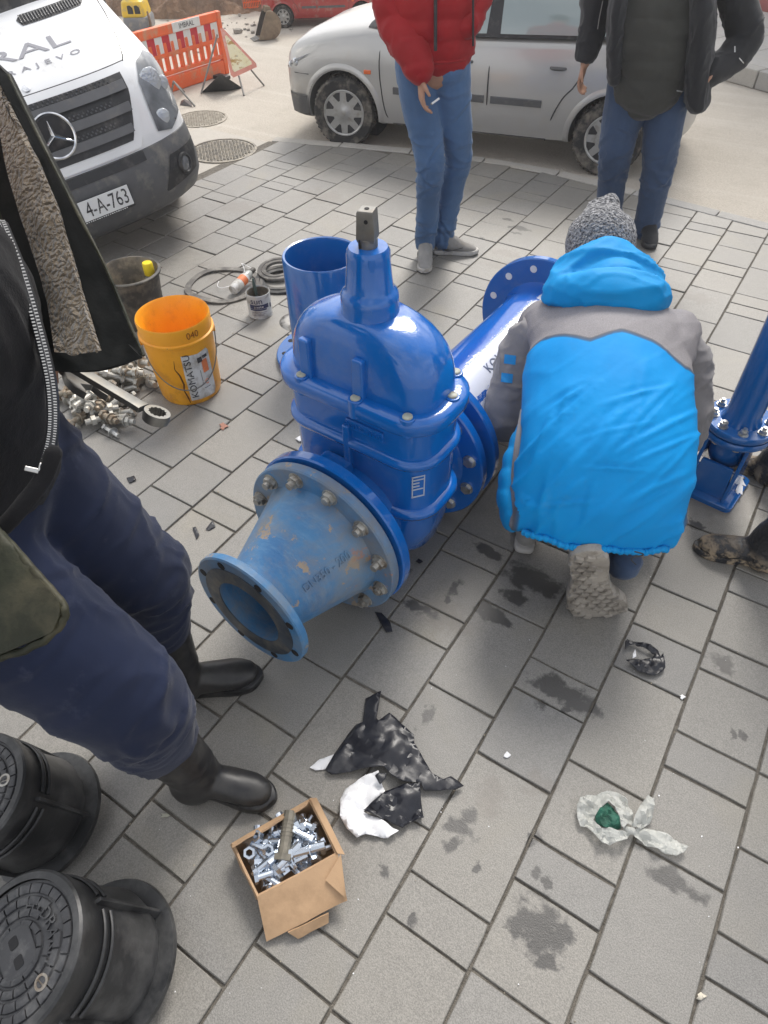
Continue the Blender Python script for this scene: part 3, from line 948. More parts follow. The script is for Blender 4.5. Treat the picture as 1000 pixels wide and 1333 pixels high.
# ---------------- upright blue pipe with a flange foot
sc_ = G(430, 463)
sp = thing('flanged_pipe', 'upright blue open pipe standing on its flange behind the valve', 'pipe', (sc_.x, sc_.y, 0), .4)
part('barrel', MB().lathe([(.137, .0), (.137, .442), (.140, .451), (.148, .453), (.152, .447), (.152, .06), (.157, .045), (.169, .028)], n=72), m_blue_dark, sp, 50)
fl = part('flange', MB().lathe([(.136, 0), (.222, 0), (.226, .004), (.226, .022), (.222, .026), (.136, .026)], n=80, close=True), m_blue_dark, sp, 40)
for k in range(12):
    a = 2 * math.pi * (k + .5) / 12
    part('bolt_hole', MB().cyl((.191 * math.cos(a), .191 * math.sin(a), .022), (.191 * math.cos(a), .191 * math.sin(a), .0268), .0125, n=16), m_hole, fl, 30)

# ---------------- hydrant stand with duckfoot bend at the right edge
hc = G(925, 632)
hy = thing('hydrant_pipe', 'blue standpipe bolted on a duckfoot bend with square base, right of the kneeling man', 'standpipe', (hc.x, hc.y, 0), 1.45)
FZ = .262
part('base_plate', MB().loft([[p + Vector((0, 0, z)) for p in rrect(.098 - i, .098 - i, .022, 6)] for z, i in ((0, .0), (.016, 0), (.019, .003))]), m_blue_dark, hy, 40)
q = MB()
pts = [Vector((.16 * 1 - .0, 0, .115)), Vector((.10, 0, .115)), Vector((.045, 0, .125)), Vector((.012, 0, .155)), Vector((0, 0, .19)), Vector((0, 0, .245))]
q.limb(pts, [.056, .056, .058, .058, .057, .057], n=28, st=6, flat=True)
part('bend', q, m_blue_dark, hy, 60)
for dy in (-.062, .062):
    q = MB().prism([(-.085, 0), (.09, 0), (.062, .215), (-.052, .215)], .012, Matrix.Translation((0, dy + .006, .018)) @ Matrix.Rotation(math.pi / 2, 4, 'X'))
    part('gusset', q, m_blue_dark, hy, 35, bevel=.003)
q = MB().prism([(-.06, 0), (.06, 0), (.05, .13), (-.05, .13)], .012, Matrix.Translation((-.07, 0, .018)) @ Matrix.Rotation(math.pi / 2, 4, 'Z') @ Matrix.Rotation(math.pi / 2, 4, 'X'))
part('gusset', q, m_blue_dark, hy, 35, bevel=.003)
f1 = part('flange', MB().lathe([(.03, FZ - .022), (.103, FZ - .022), (.106, FZ - .018), (.106, FZ - .004), (.103, FZ), (.03, FZ)], n=64, close=True), m_blue_dark, hy, 40)
f2 = part('flange', MB().lathe([(.03, FZ + .006), (.103, FZ + .006), (.106, FZ + .010), (.106, FZ + .024), (.103, FZ + .028), (.06, FZ + .028), (.055, FZ + .034)], n=64), m_blue_dark, hy, 40)
part('gasket_ring', MB().lathe([(.03, FZ + .0), (.094, FZ + .0005), (.094, FZ + .0055), (.03, FZ + .006)], n=48, close=True), m_black_rubber, hy, 40)
for k in range(8):
    a = 2 * math.pi * (k + .5) / 8; x, y = .081 * math.cos(a), .081 * math.sin(a)
    c = MB().cyl((x, y, FZ + .028), (x, y, FZ + .031), .0155, n=20)
    c.cyl((x, y, FZ + .031), (x, y, FZ + (.042 if k % 3 else .046)), .0125, n=6)
    c.cyl((x, y, FZ + .04), (x, y, FZ + .052), .0065, n=10)
    c.cyl((x, y, FZ - .022), (x, y, FZ - .035), .0125, n=6)
    part('bolt', c, m_zinc, f2, 30)
part('standpipe', MB().lathe([(.062, FZ + .026), (.056, FZ + .04), (.0525, FZ + .06), (.0525, 1.02), (.058, 1.03), (.058, 1.12), (.03, 1.15), (.0, 1.155)], n=40), m_blue_dark, hy, 50)
for (x, y, w, h2, r) in ((.058, -.062, .044, .05, .3), (.02, -.085, .05, .022, .2), (.085, .03, .03, .06, 0)):
    part('torn_film', MB().loft([[Matrix.Translation((x, y, .0195)) @ Matrix.Rotation(r, 4, 'Z') @ Vector((p.x * (1 + .25 * math.sin(i * 2.1)), p.y * (1 + .3 * math.cos(i * 1.3)), z)) for i, p in enumerate(rrect(w / 2, h2 / 2, .01, 3))] for z in (0, .0018)]), m_white_film, hy, 0)
# ================================================================== BUCKETS, TOOLS, BOXES AND LITTER
# ---------------- orange bucket
def bucket_orange():
    t = NT('orange plastic'); v = t.coord('Object')
    c = t.ramp(t.noise(v, 6, 5), .3, .7, (.84, .34, .010), (.92, .42, .018))
    s_ = t.n('ShaderNodeSeparateXYZ'); t.l(v, s_.inputs[0])
    low = t.ramp(s_.outputs['Z'], .0, .12, (1, 1, 1), (0, 0, 0))
    dm = t.math('MULTIPLY', t.ramp(t.noise(v, 15, 8, .7), .5, .68), t.math('MULTIPLY_ADD', low, .5, .35))
    c = t.mix(dm, c, (.42, .15, .03))
    c = t.mix(t.ramp(t.noise(v, 45, 5, .7), .68, .73), c, (.16, .10, .06))
    t.set(Base_Color=c, Roughness=.38)
    t.bump(t.noise(v, 30, 4), .06, .006); return t.m
m_orange = bucket_orange()
oc = G(250, 505)
ob = thing('bucket', 'orange plastic bucket with a torn white label and wire handle', 'bucket', M=Matrix.Translation((oc.x, oc.y, 0)) @ Matrix.Diagonal((1.0, 1.0, 1.26, 1)))
part('body', MB().lathe([(.0005, .006), (.110, .006), (.128, .262), (.134, .268), (.137, .262), (.1345, .222), (.141, .219), (.141, .213), (.1325, .208), (.120, .012), (.114, 0), (.0005, 0)], n=72), m_orange, ob, 50)
# wire handle, hanging down on the side of the boots
hp = []
va = math.atan2(-oc.y, -oc.x)                    # towards the camera
for i in range(25):
    u_ = i / 24; a = va + math.radians(-82 + 164 * u_)
    sag = math.sin(math.pi * u_)
    z = .205 - .135 * sag ** .8
    r = .1335 - .018 * (.205 - z) / .2 * .6 + .005 + .012 * sag
    hp.append(Vector((r * math.cos(a), r * math.sin(a), z)))
part('handle', MB().tube(hp, .0022, 8), m_steel, ob, 60)
for i in (0, -1):
    d = hp[i].copy(); d.z = 0; d.normalize()
    part('handle_boss', MB().cyl(Vector((d.x * .13, d.y * .13, .205)), Vector((d.x * .142, d.y * .142, .205)), .011, n=16), m_orange, ob, 40)
def wrap_b(co, a0, z0, rot):
    out = []
    c_, s_ = math.cos(rot), math.sin(rot)
    for x, y, z in co:
        x2, y2 = x * c_ - y * s_, x * s_ + y * c_
        zz = z0 + y2; r = .1185 + (.1325 - .1185) * zz / .208 + z
        a = a0 + x2 / r
        out.append((r * math.cos(a), r * math.sin(a), zz))
    return np.array(out)
def patch(outline, rows=8):
    """flat outline meshed finely so that it can be wrapped"""
    pts = [Vector((x, y)) for x, y in outline]; n = len(pts)
    xs = [p.x for p in pts]; ys = [p.y for p in pts]
    dens = []
    for i in range(n):
        a, b_ = pts[i], pts[(i + 1) % n]; m_ = max(1, int((b_ - a).length / (max(max(xs) - min(xs), max(ys) - min(ys)) / rows)))
        dens += [a.lerp(b_, j / m_) for j in range(m_)]
    st = max(max(xs) - min(xs), max(ys) - min(ys)) / rows
    ins = []
    y = min(ys)
    while y < max(ys):
        x = min(xs)
        while x < max(xs):
            ins.append(Vector((x + rnd.uniform(-.2, .2) * st, y + rnd.uniform(-.2, .2) * st))); x += st
        y += st
    m_ = len(dens)
    r_ = delaunay_2d_cdt(dens + ins, [(i, (i + 1) % m_) for i in range(m_)], [list(range(m_))], 1, 1e-6)
    return r_[0], [tuple(f) for f in r_[2]]
lv, lf = patch([(-.056, -.080), (.046, -.085), (.058, -.07), (.060, .070), (.050, .083), (.01, .078), (-.054, .085), (-.057, .02)], 14)
me = bpy.data.meshes.new('label'); la0 = va + .34
me.from_pydata([tuple(p) for p in wrap_b(np.array([(p.x, p.y, .0012) for p in lv]), la0, .100, .02)], [], lf); finish(me, 180)
m_label = M('scuffed white label', (.70, .70, .68), .55, 0, .06, 10, dirt=(.36, .33, .28), damt=.75, dscale=22)
lb = part('label', me, m_label, ob)
m_print_black = M('black print', (.03, .03, .035), .55, 0, .2, 30, dirt=(.5, .5, .48), damt=.35, dscale=60)
m_print_orange = M('orange print', (.72, .20, .07), .55, 0, .2, 30)
def wtext(name, s_, size, mat, x, y, rot, sx=1.0):
    """lettering on the label: turned by rot, placed at x, y on the label"""
    c_, q_ = math.cos(rot), math.sin(rot)
    def f(co):
        P = np.c_[co[:, 0] * c_ - co[:, 1] * q_ + x, co[:, 0] * q_ + co[:, 1] * c_ + y, co[:, 2] + .0022]
        return wrap_b(P, la0, .100, .02)
    return text_part(name, s_, size, mat, lb, None, .0008, fn=f, sx=sx)
wtext('lettering', 'KOMATSU', .037, m_print_black, -.036, .008, math.pi / 2 * 1.0, .92)
for x, y, w, h2, m_ in ((.030, .028, .026, .045, m_print_orange), (.012, .055, .02, .018, m_print_black), (.036, .060, .022, .010, m_print_black), (.005, -.005, .0018, .05, m_print_black), (.02, -.048, .028, .002, m_print_black)):
    pv_, pf_ = patch([(-w / 2, -h2 / 2), (w / 2, -h2 / 2), (w / 2, h2 / 2), (-w / 2, h2 / 2)], 4)
    me = bpy.data.meshes.new('print'); me.from_pydata([tuple(p) for p in wrap_b(np.array([(p.x + x, p.y + y, .0024) for p in pv_]), la0, .1, .02)], [], pf_); finish(me, 180)
    part('printed_block', me, m_, lb)
pts = [Vector((.024 + .008 * math.cos(a), -.028 + .008 * math.sin(a), 0)) for a in np.linspace(0, 5.4, 14)]
part('ring_mark', MB().tube([Vector(p) for p in wrap_b(np.array([(p.x, p.y, .0022) for p in pts]), la0, .1, .02)], .0012, 6), m_print_orange, lb, 60)
m_marker = M('brown marker ink', (.34, .08, .01), .6, 0, .1)
text_part('handwriting', '040', .030, m_marker, ob, None, .0008, fn=lambda co: np.array([((.1365 + .0006) * math.cos(va + .38 + x / .136), (.1365 + .0006) * math.sin(va + .38 + x / .136), .243 + y) for x, y, z in co]), sx=1.1)
crk = [Vector((0, .17)), Vector((-.006, .14)), Vector((.006, .118)), Vector((.012, .085)), Vector((.006, .06)), Vector((.014, .03)), Vector((.016, .012))]
m_crack = M('dark crack', (.10, .03, .008), .9)
part('crack', MB().tube([Vector(p) for p in wrap_b(np.array([(p.x, p.y, .0006) for p in crk]), va - .30, 0, 0)], [.0006, .0015, .0028, .0032, .0024, .0028, .001], 6), m_crack, ob, 60)

# ---------------- black bucket with a yellow capped bottle in it
m_black_pl = M('dusty black plastic', (.035, .034, .032), .6, 0, .3, 7, dirt=(.17, .15, .12), damt=.75, dscale=10, bump=.15, bscale=50)
m_grime = M('grimy bucket inside', (.12, .105, .085), .85, 0, .4, 9, dirt=(.30, .25, .18), damt=.8, dscale=14, bump=.4, bscale=40)
bc = G(186, 416)
bb = thing('bucket', 'dusty black builders bucket behind the orange one', 'bucket', (bc.x, bc.y, 0), 0)
part('body', MB().lathe([(.0005, 0), (.098, 0), (.102, .004), (.128, .225), (.138, .227), (.140, .236), (.136, .240), (.128, .240)], n=64), m_black_pl, bb, 50)
part('inner_wall', MB().lathe([(.128, .2395), (.123, .23), (.098, .012), (.0005, .010)], n=64), m_grime, bb, 50)
pts = [Vector((.142 * math.cos(a), .142 * math.sin(a), .225 - .03 * math.sin((a - va - 1.6) / 3.1 * math.pi))) for a in np.linspace(va + 1.6, va + 4.7, 20)]
part('handle', MB().tube(pts, .003, 8), m_steel, bb, 60)
m_yellow = M('yellow plastic', (.82, .62, .02), .35, 0, .06, 10)
m_bottle = M('grey bottle', (.22, .22, .20), .4, 0, .2, 8)
bo = Vector((bc.x, bc.y, 0)) + Vector((.884, .467, 0)) * .075 + Vector((-.467, .884, 0)) * .045
bt = thing('bottle', 'bottle with a bright yellow cap standing in the black bucket', 'bottle', (bo.x, bo.y, .013), 0)
part('bottle_body', MB().lathe([(.0005, 0), (.028, 0), (.03, .01), (.03, .15), (.024, .175), (.014, .185), (.014, .195)], n=32), m_bottle, bt, 50)
part('cap', MB().lathe([(.022, .188), (.0235, .19), (.0225, .238), (.02, .243), (.0005, .244)], n=32), m_yellow, bt, 40)

# ---------------- paint can with a rag stick, foam bottle, gasket ring, spare gaskets
m_can = M('can paper', (.55, .55, .53), .45, 0, .1, 10, dirt=(.28, .26, .23), damt=.5, dscale=25)
m_tin = M('tin', (.35, .34, .32), .4, .8, .2, 20, dirt=(.10, .09, .08), damt=.7, dscale=30)
m_navy_print = M('navy print', (.03, .035, .09), .5, 0, .2, 30)
cc = G(340, 408)
va2 = math.atan2(-cc.y, -cc.x)
ct = thing('can', 'open white paste can with a dark blue printed label and a dirty inside', 'can', (cc.x, cc.y, 0), 0)
part('tin_body', MB().lathe([(.0005, .008), (.050, .008), (.0505, .108), (.053, .114), (.055, .112), (.0545, .106), (.0545, .006), (.056, .002), (.0545, 0), (.0005, 0)], n=56), m_can, ct, 45)
part('inside', MB().lathe([(.0005, .055), (.0490, .055), (.0490, .109)], n=40), m_grime, ct, 45)
def wrap_c(co, a0, z0, r=.0552):
    return np.array([((r + z) * math.cos(a0 + x / r), (r + z) * math.sin(a0 + x / r), z0 + y) for x, y, z in co])
def cblock(x0, x1, y0, y1, m_, name='printed_block'):
    n_ = 14; vv = []; 
    for i in range(n_ + 1):
        for y in (y0, y1): vv.append((x0 + (x1 - x0) * i / n_, y, .0003))
    me = bpy.data.meshes.new(name); me.from_pydata([tuple(p) for p in wrap_c(np.array(vv), va2, 0)], [], [(2 * i, 2 * i + 2, 2 * i + 3, 2 * i + 1) for i in range(n_)]); finish(me, 180)
    return part(name, me, m_, ct)
cblock(-.05, .042, .052, .072, m_navy_print); cblock(-.05, .030, .044, .0505, m_navy_print); cblock(.052, .062, .045, .065, m_navy_print)
for i in range(3): cblock(-.045, .03 - .008 * i, .034 - i * .007, .0355 - i * .007, m_navy_print)
text_part('lettering', 'sun', .040, m_navy_print, ct, None, .0006, fn=lambda co: wrap_c(np.c_[co[:, 0], co[:, 1], co[:, 2] + .0005], va2 - .25, .089), sx=1.05)
text_part('lettering', 'paste', .016, m_label, ct, None, .0006, fn=lambda co: wrap_c(np.c_[co[:, 0], co[:, 1], co[:, 2] + .0009], va2 - .1, .062), sx=1.3)
br = thing('brush', 'dark handled brush stuck in the open can', 'brush', (cc.x, cc.y, .06), 0)
tp = Vector((-.022, .012, 0))
m_wood = M('painted handle', (.05, .08, .07), .5, 0, .3, 20)
part('handle', MB().limb([tp + Vector((0, 0, .01)), tp + Vector((-.012, .008, .05)), tp + Vector((-.022, .016, .085))], [.006, .008, .005], n=10), m_wood, br, 60)
part('bristles', MB().limb([tp + Vector((.004, -.004, -.004)), tp + Vector((0, 0, .016))], [(.013, .006), (.011, .005)], n=10), m_black_pl, br, 60)

gr = G(292, 372)
q = MB(); nn = 72; rg = []
for i in range(nn):
    a = 2 * math.pi * i / nn; R_ = .168 + .007 * math.sin(2 * a + .5) + .003 * math.sin(5 * a); c_ = Vector((R_ * math.cos(a), R_ * math.sin(a), .004 + .003 * (1 + math.sin(3 * a))))
    e = Vector((math.cos(a), math.sin(a), 0)); w = .0155
    rg.append([c_ + e * w + Vector((0, 0, -.003)), c_ + e * w + Vector((0, 0, .003)), c_ - e * w + Vector((0, 0, .003)), c_ - e * w + Vector((0, 0, -.003))])
rg.append(rg[0]); q.loft(rg, False); q.xf(Matrix.Translation(gr))
m_grey_rubber = M('dusty rubber', (.115, .108, .10), .8, 0, .3, 14, dirt=(.25, .235, .21), damt=.6, dscale=18)
single('gasket', q, m_grey_rubber, 'large flat grey gasket ring lying on the paving near the white can', 'gasket', loc=gr)
tw = []
for i in range(26):
    u_ = i / 25; p = G(285 + 45 * u_ - 8 * math.sin(u_ * 9), 366 + 12 * math.sin(u_ * 6) - 14 * u_, .004 + .012 * abs(math.sin(u_ * 7))); tw.append(p)
single('string', MB().tube(tw, .0014, 5), m_white_film, 'thin white string lying inside the grey gasket ring', 'string', smooth=60, loc=tw[0])
# foam bottle leaning on the ring
pA, pB = G(303, 378, .026), G(329, 352, .05)
ax = (pB - pA).normalized()
fbM = Matrix.Translation(pA) @ frame_of(ax).to_4x4()
fb_ = thing('foam_bottle', 'white plastic bottle with an orange mark and dark nozzle lying across the gasket ring', 'bottle', M=fbM)
LL = (pB - pA).length
part('bottle_body', MB().lathe([(.0005, 0), (.022, .001), (.025, .008), (.025, LL * .62), (.021, LL * .72), (.012, LL * .8)], n=32), m_label, fb_, 50)
part('label_band', MB().lathe([(.0253, LL * .36), (.0254, LL * .37), (.0254, LL * .56), (.0253, LL * .57)], n=32), m_print_orange, fb_, 50, label='orange printed band')
m_clear = NT('cloudy plastic'); m_clear.set(Base_Color=(.35, .36, .34), Roughness=.25); m_clear = m_clear.m
part('shoulder', MB().lathe([(.024, LL * .66), (.022, LL * .78), (.012, LL * .9)], n=32), m_clear, fb_, 50)
part('nozzle', MB().lathe([(.012, LL * .84), (.013, LL * .9), (.012, LL * 1.06), (.006, LL * 1.1), (.0005, LL * 1.1)], n=20), m_black_pl, fb_, 40)
# stacked gasket rings and a steel ring behind the upright pipe
for i, (px, py, z, R_, w, lab) in enumerate(((366, 366, .0, .13, .05, 'lower black rubber ring of the stack behind the upright blue pipe'), (362, 352, .016, .10, .04, 'upper grey rubber ring of the stack behind the upright blue pipe'))):
    g_ = G(px, py, z)
    q = MB().lathe([(R_ - w, 0), (R_, 0), (R_ + .003, .007), (R_, .014), (R_ - w, .014)], n=56, close=True)
    q.lathe([(R_ - w * .5 - .004, .013), (R_ - w * .5, .018), (R_ - w * .5 + .004, .013)], n=56)
    q.xf(Matrix.Translation(g_) @ Matrix.Rotation(.05 * (i + 1), 4, 'X'))
    single('rubber_ring', q, m_black_rubber if i == 0 else m_grey_rubber, lab, 'gasket', 'rubber rings behind the pipe', 45, loc=g_)
g_ = G(388, 418)
q = MB().lathe([(.0, .006), (.05, .008), (.075, .006), (.085, .0)], n=48); q.lathe([(.02, .007), (.024, .012), (.03, .0085)], n=32)
single('steel_disc', q.xf(Matrix.Translation(g_)), m_tin, 'round dull metal disc half hidden behind the upright pipe', 'disc', loc=g_)

# ---------------- heap of old bolts by the orange bucket (each its own thing)
def bolt_mesh(name, L, r, hr, mat, nut=True, washer=True):
    q = MB(); q.hexbolt((0, 0, 0), (0, 0, 1), L, r, hr, hr * .62, None, 10)
    if nut: q.cyl((0, 0, L * .72), (0, 0, L * .72 + hr * .8), hr, n=6)
    if washer: q.cyl((0, 0, L * .66), (0, 0, L * .66 + .002), hr * 1.2, n=16)
    for k in range(5):
        z = L * (.55 + .09 * k)
        q.cyl((0, 0, z), (0, 0, z + .0022), r * 1.09, n=10)
    me = q.mesh(name, 30); me.materials.append(mat); return me
m_bolt_a = M('grimy zinc bolt', (.50, .49, .45), .45, .45, .3, 30, dirt=(.26, .22, .16), damt=.55, dscale=30, rvar=.1)
m_bolt_b = M('brown stained bolt', (.38, .34, .27), .55, .35, .35, 30, dirt=(.20, .14, .09), damt=.8, dscale=40)
m_bolt_n = M('fresh zinc bolt', (.60, .65, .72), .24, .95, .1, 30, rvar=.08)
m_bolt_g = M('greased bolt', (.22, .20, .16), .4, .3, .3, 40)
bm = [bolt_mesh('bolt', .080, .0105, .019, m_bolt_a), bolt_mesh('bolt', .092, .0115, .0205, m_bolt_a, True, False), bolt_mesh('bolt', .072, .0105, .019, m_bolt_b), bolt_mesh('bolt', .086, .0115, .0205, m_bolt_a, False)]
r4 = random.Random(11)
def put_bolt(me, p, yaw, pitch, label, cat='bolt', group=None, roll=0.0):
    o = bpy.data.objects.new('bolt', me); COL.objects.link(o)
    d = Vector((math.cos(yaw) * math.cos(pitch), math.sin(yaw) * math.cos(pitch), math.sin(pitch)))
    o.matrix_world = Matrix.Translation(p) @ frame_of(d).to_4x4() @ Matrix.Rotation(roll, 4, 'Z') @ Matrix.Translation((0, 0, -.03))
    return tag(o, label, cat, group)
lab_pile = 'grimy old hex bolt in the heap on the paving beside the orange bucket'
placed = []
for i in range(74):
    if i < 50: px, py = r4.gauss(128, 26), r4.gauss(524, 17)
    else: px, py = r4.gauss(165, 20), r4.gauss(492, 10)
    px = min(max(px, 70), 205); py = min(max(py, 470), 556)
    if px > 185 and py > 505: px -= 35
    g_ = G(px, py)
    dens = sum(1 for q_ in placed if (q_ - g_).length < .05)
    placed.append(g_)
    put_bolt(r4.choice(bm), g_ + Vector((0, 0, .017 + .016 * min(dens, 4))), r4.uniform(0, 6.28), r4.gauss(0, .18) + (.25 if dens > 2 and r4.random() < .4 else 0), lab_pile, group='old bolts heaped by the orange bucket', roll=r4.uniform(0, 1))
o = put_bolt(bolt_mesh('bolt', .075, .0095, .017, m_zinc, False, True), G(143, 560, .014), -.1, 0, 'single clean bolt lying apart at the near edge of the bolt heap')

# ---------------- cardboard box of new bolts
m_card = M('corrugated cardboard', (.46, .30, .175), .85, 0, .1, 8, dirt=(.36, .23, .13), damt=.4, dscale=10, bump=.15, bscale=90)
m_card_in = M('cardboard inside', (.40, .265, .155), .9, 0, .12, 8)
BH = .064
cA, cB, cC, cD = G(302, 1098, BH), G(404, 1040, BH), G(440, 1112, BH), G(335, 1168, BH)      # back-left, back-right, front-right, front-left
ctr = (cA + cB + cC + cD) / 4; ctr.z = 0
bx = thing('cardboard_box', 'open cardboard box full of shiny new bolts by the rubber boot', 'box', (ctr.x, ctr.y, 0), 0)
TH = .005
def wall(a, b_, name='side'):
    a0 = Vector((a.x, a.y, .002)); b0 = Vector((b_.x, b_.y, .002)); inn = (ctr - (a0 + b0) / 2); inn.z = 0; inn.normalize(); inn *= TH
    rows = []
    nn = 10
    q = MB(); vv = []
    for off in (Vector((0, 0, 0)), inn):
        for z in (0, .5, 1):
            for i in range(nn + 1):
                p = a0.lerp(b0, i / nn); p.z = .002 + BH * z
                bul = math.sin(math.pi * i / nn) * math.sin(math.pi * z * .9) * .004
                vv.append(p + off - inn * bul / TH + Vector((0, 0, (rnd.uniform(-.0015, .0015) if z == 1 else 0))))
    def idx(o_, z, i): return o_ * 3 * (nn + 1) + z * (nn + 1) + i
    ff = []
    for i in range(nn):
        for z in (0, 1):
            ff.append((idx(0, z, i), idx(0, z, i + 1), idx(0, z + 1, i + 1), idx(0, z + 1, i)))
            ff.append((idx(1, z, i), idx(1, z + 1, i), idx(1, z + 1, i + 1), idx(1, z, i + 1)))
        ff.append((idx(0, 2, i), idx(0, 2, i + 1), idx(1, 2, i + 1), idx(1, 2, i)))
    ff += [(idx(0, 0, 0), idx(0, 1, 0), idx(1, 1, 0), idx(1, 0, 0)), (idx(0, 1, 0), idx(0, 2, 0), idx(1, 2, 0), idx(1, 1, 0)),
           (idx(0, 0, nn), idx(1, 0, nn), idx(1, 1, nn), idx(0, 1, nn)), (idx(0, 1, nn), idx(1, 1, nn), idx(1, 2, nn), idx(0, 2, nn))]
    q.add(vv, ff)
    part(name, q, m_card, bx, 40, world=True)
wall(cA, cB); wall(cB, cC); wall(cC, cD); wall(cD, cA)
part('bottom', MB().add([Vector((p.x, p.y, .004)) for p in (cA, cB, cC, cD)], [(0, 1, 2, 3)]), m_card_in, bx, 0, world=True)
def flap(pts, name='flap', th=.004, wav=.0012, label=None):
    """pts: quad a, b (hinge) then c, d; thin board with slight waviness and bent fibres"""
    a, b_, c_, d_ = pts; n1, n2 = 12, 6; nrm = (b_ - a).cross(d_ - a).normalized()
    vv = []
    for s_ in (0, 1):
        for j in range(n2 + 1):
            for i in range(n1 + 1):
                p = a.lerp(b_, i / n1).lerp(d_.lerp(c_, i / n1), j / n2)
                w = vnoise(np.array([[p.x * 40, p.y * 40, 3.3]]))[0] * wav * (j / n2 * 2 + .4)
                vv.append(p + nrm * (w + (th if s_ else 0)))
    def ix(s_, j, i): return s_ * (n1 + 1) * (n2 + 1) + j * (n1 + 1) + i
    ff = []
    for j in range(n2):
        for i in range(n1):
            ff.append((ix(0, j, i), ix(0, j, i + 1), ix(0, j + 1, i + 1), ix(0, j + 1, i))); ff.append((ix(1, j, i), ix(1, j + 1, i), ix(1, j + 1, i + 1), ix(1, j, i + 1)))
    for i in range(n1):
        ff.append((ix(0, 0, i), ix(1, 0, i), ix(1, 0, i + 1), ix(0, 0, i + 1))); ff.append((ix(0, n2, i), ix(0, n2, i + 1), ix(1, n2, i + 1), ix(1, n2, i)))
    for j in range(n2):
        ff.append((ix(0, j, 0), ix(0, j + 1, 0), ix(1, j + 1, 0), ix(1, j, 0))); ff.append((ix(0, j, n1), ix(1, j, n1), ix(1, j + 1, n1), ix(0, j + 1, n1)))
    return part(name, MB().add(vv, ff), m_card, bx, 40, world=True, label=label)
up = Vector((0, 0, .003))
flap((cD + up, cC + up, G(452, 1172, .040), G(347, 1226, .012)), label='wide front flap folded outwards')
flap((G(375, 1214, .022), G(428, 1189, .030), G(428, 1202, .016), G(388, 1222, .008)), 'torn_tab')
flap((G(444, 1112, BH + .003), G(424, 1146, .056), G(452, 1171, .047), G(451, 1170, .050)), 'torn_tab')
flap((cA + up, cD + up, G(333, 1172, .04), G(300, 1100, .045)), label='narrow left flap bent down')
flap((cA.lerp(cB, .02) + up, cA.lerp(cB, .30) + up, cA.lerp(cB, .28) + Vector((.010, -.012, .022)), cA.lerp(cB, .04) + Vector((.008, -.014, .022))), 'torn_tab')
flap((cA.lerp(cB, .33) + up, cA.lerp(cB, .98) + up, cA.lerp(cB, .97) + Vector((.008, -.014, .020)), cA.lerp(cB, .35) + Vector((.008, -.014, .016))), label='torn back flap')
flap((cB + up, cC + up, cC.lerp(cB, .05) + Vector((.018, .006, -.008)), cB + Vector((.014, .008, .006))), label='right flap bent out')
bn = [bolt_mesh('bolt', .062, .0085, .0145, m_bolt_n, False, False), bolt_mesh('bolt', .058, .0075, .013, m_bolt_n, True, False), bolt_mesh('bolt', .07, .0095, .016, m_bolt_n, False, True)]
big = bolt_mesh('bolt', .088, .0135, .020, m_bolt_g, False, False)
e1 = (cB - cA); e2 = (cD - cA)
spots = [(.10, .16, 1.2), (.22, .30, 1.0), (.38, .22, 1.25), (.30, .52, .9), (.14, .62, -1.1), (.24, .70, -1.0), (.40, .80, -.3), (.44, .40, 1.3), (.55, .62, -.9), (.62, .36, -1.3), (.72, .22, 1.9), (.70, .52, -1.2), (.82, .42, 1.5),
         (.84, .68, 1.2), (.90, .22, 1.4), (.60, .84, .2), (.75, .80, -.5), (.50, .14, .8), (.18, .42, .6), (.33, .66, 1.5), (.66, .12, 2.2), (.88, .86, .4), (.10, .84, -1.0), (.48, .70, .3)]
for lay, (z0, lst) in enumerate(((.022, spots[::-1]), (.040, spots), (.055, spots[::2]))):
    for (a, b_, y_) in lst:
        p = cA + e1 * (.5 + (a - .5) * .72 + r4.gauss(0, .015)) + e2 * (.5 + (b_ - .5) * .70 + r4.gauss(0, .015)); p.z = z0 + r4.uniform(-.005, .006)
        put_bolt(r4.choice(bn), p, y_ + .55 + r4.gauss(0, .35) + (lay * .7), r4.gauss(0, .13), 'bright new zinc bolt lying in the cardboard box', group='new bolts in the cardboard box', roll=r4.uniform(0, 1))
p = cA + e1 * .50 + e2 * .50; p.z = .066
put_bolt(big, p, 2.05, .12, 'thick dark greased bolt on top of the new bolts in the box')
for a, b_ in ((.33, .42), (.13, .30), (.28, .14)):
    p = cA + e1 * a + e2 * b_; p.z = .070
    nq = MB().lathe([(.0078, -.006), (.0135, -.006), (.0135, .006), (.0078, .006)], n=6, close=True); nq.lathe([(.0078, .006), (.0078, -.006)], n=16)
    nq.xf(Matrix.Translation(p) @ Matrix.Rotation(r4.uniform(.2, 1), 4, 'X') @ Matrix.Rotation(r4.uniform(-.6, .6), 4, 'Y'))
    single('hex_nut', nq, m_bolt_n, 'loose hex nut among the new bolts in the cardboard box', 'nut', 'loose nuts in the cardboard box', 30, loc=p)

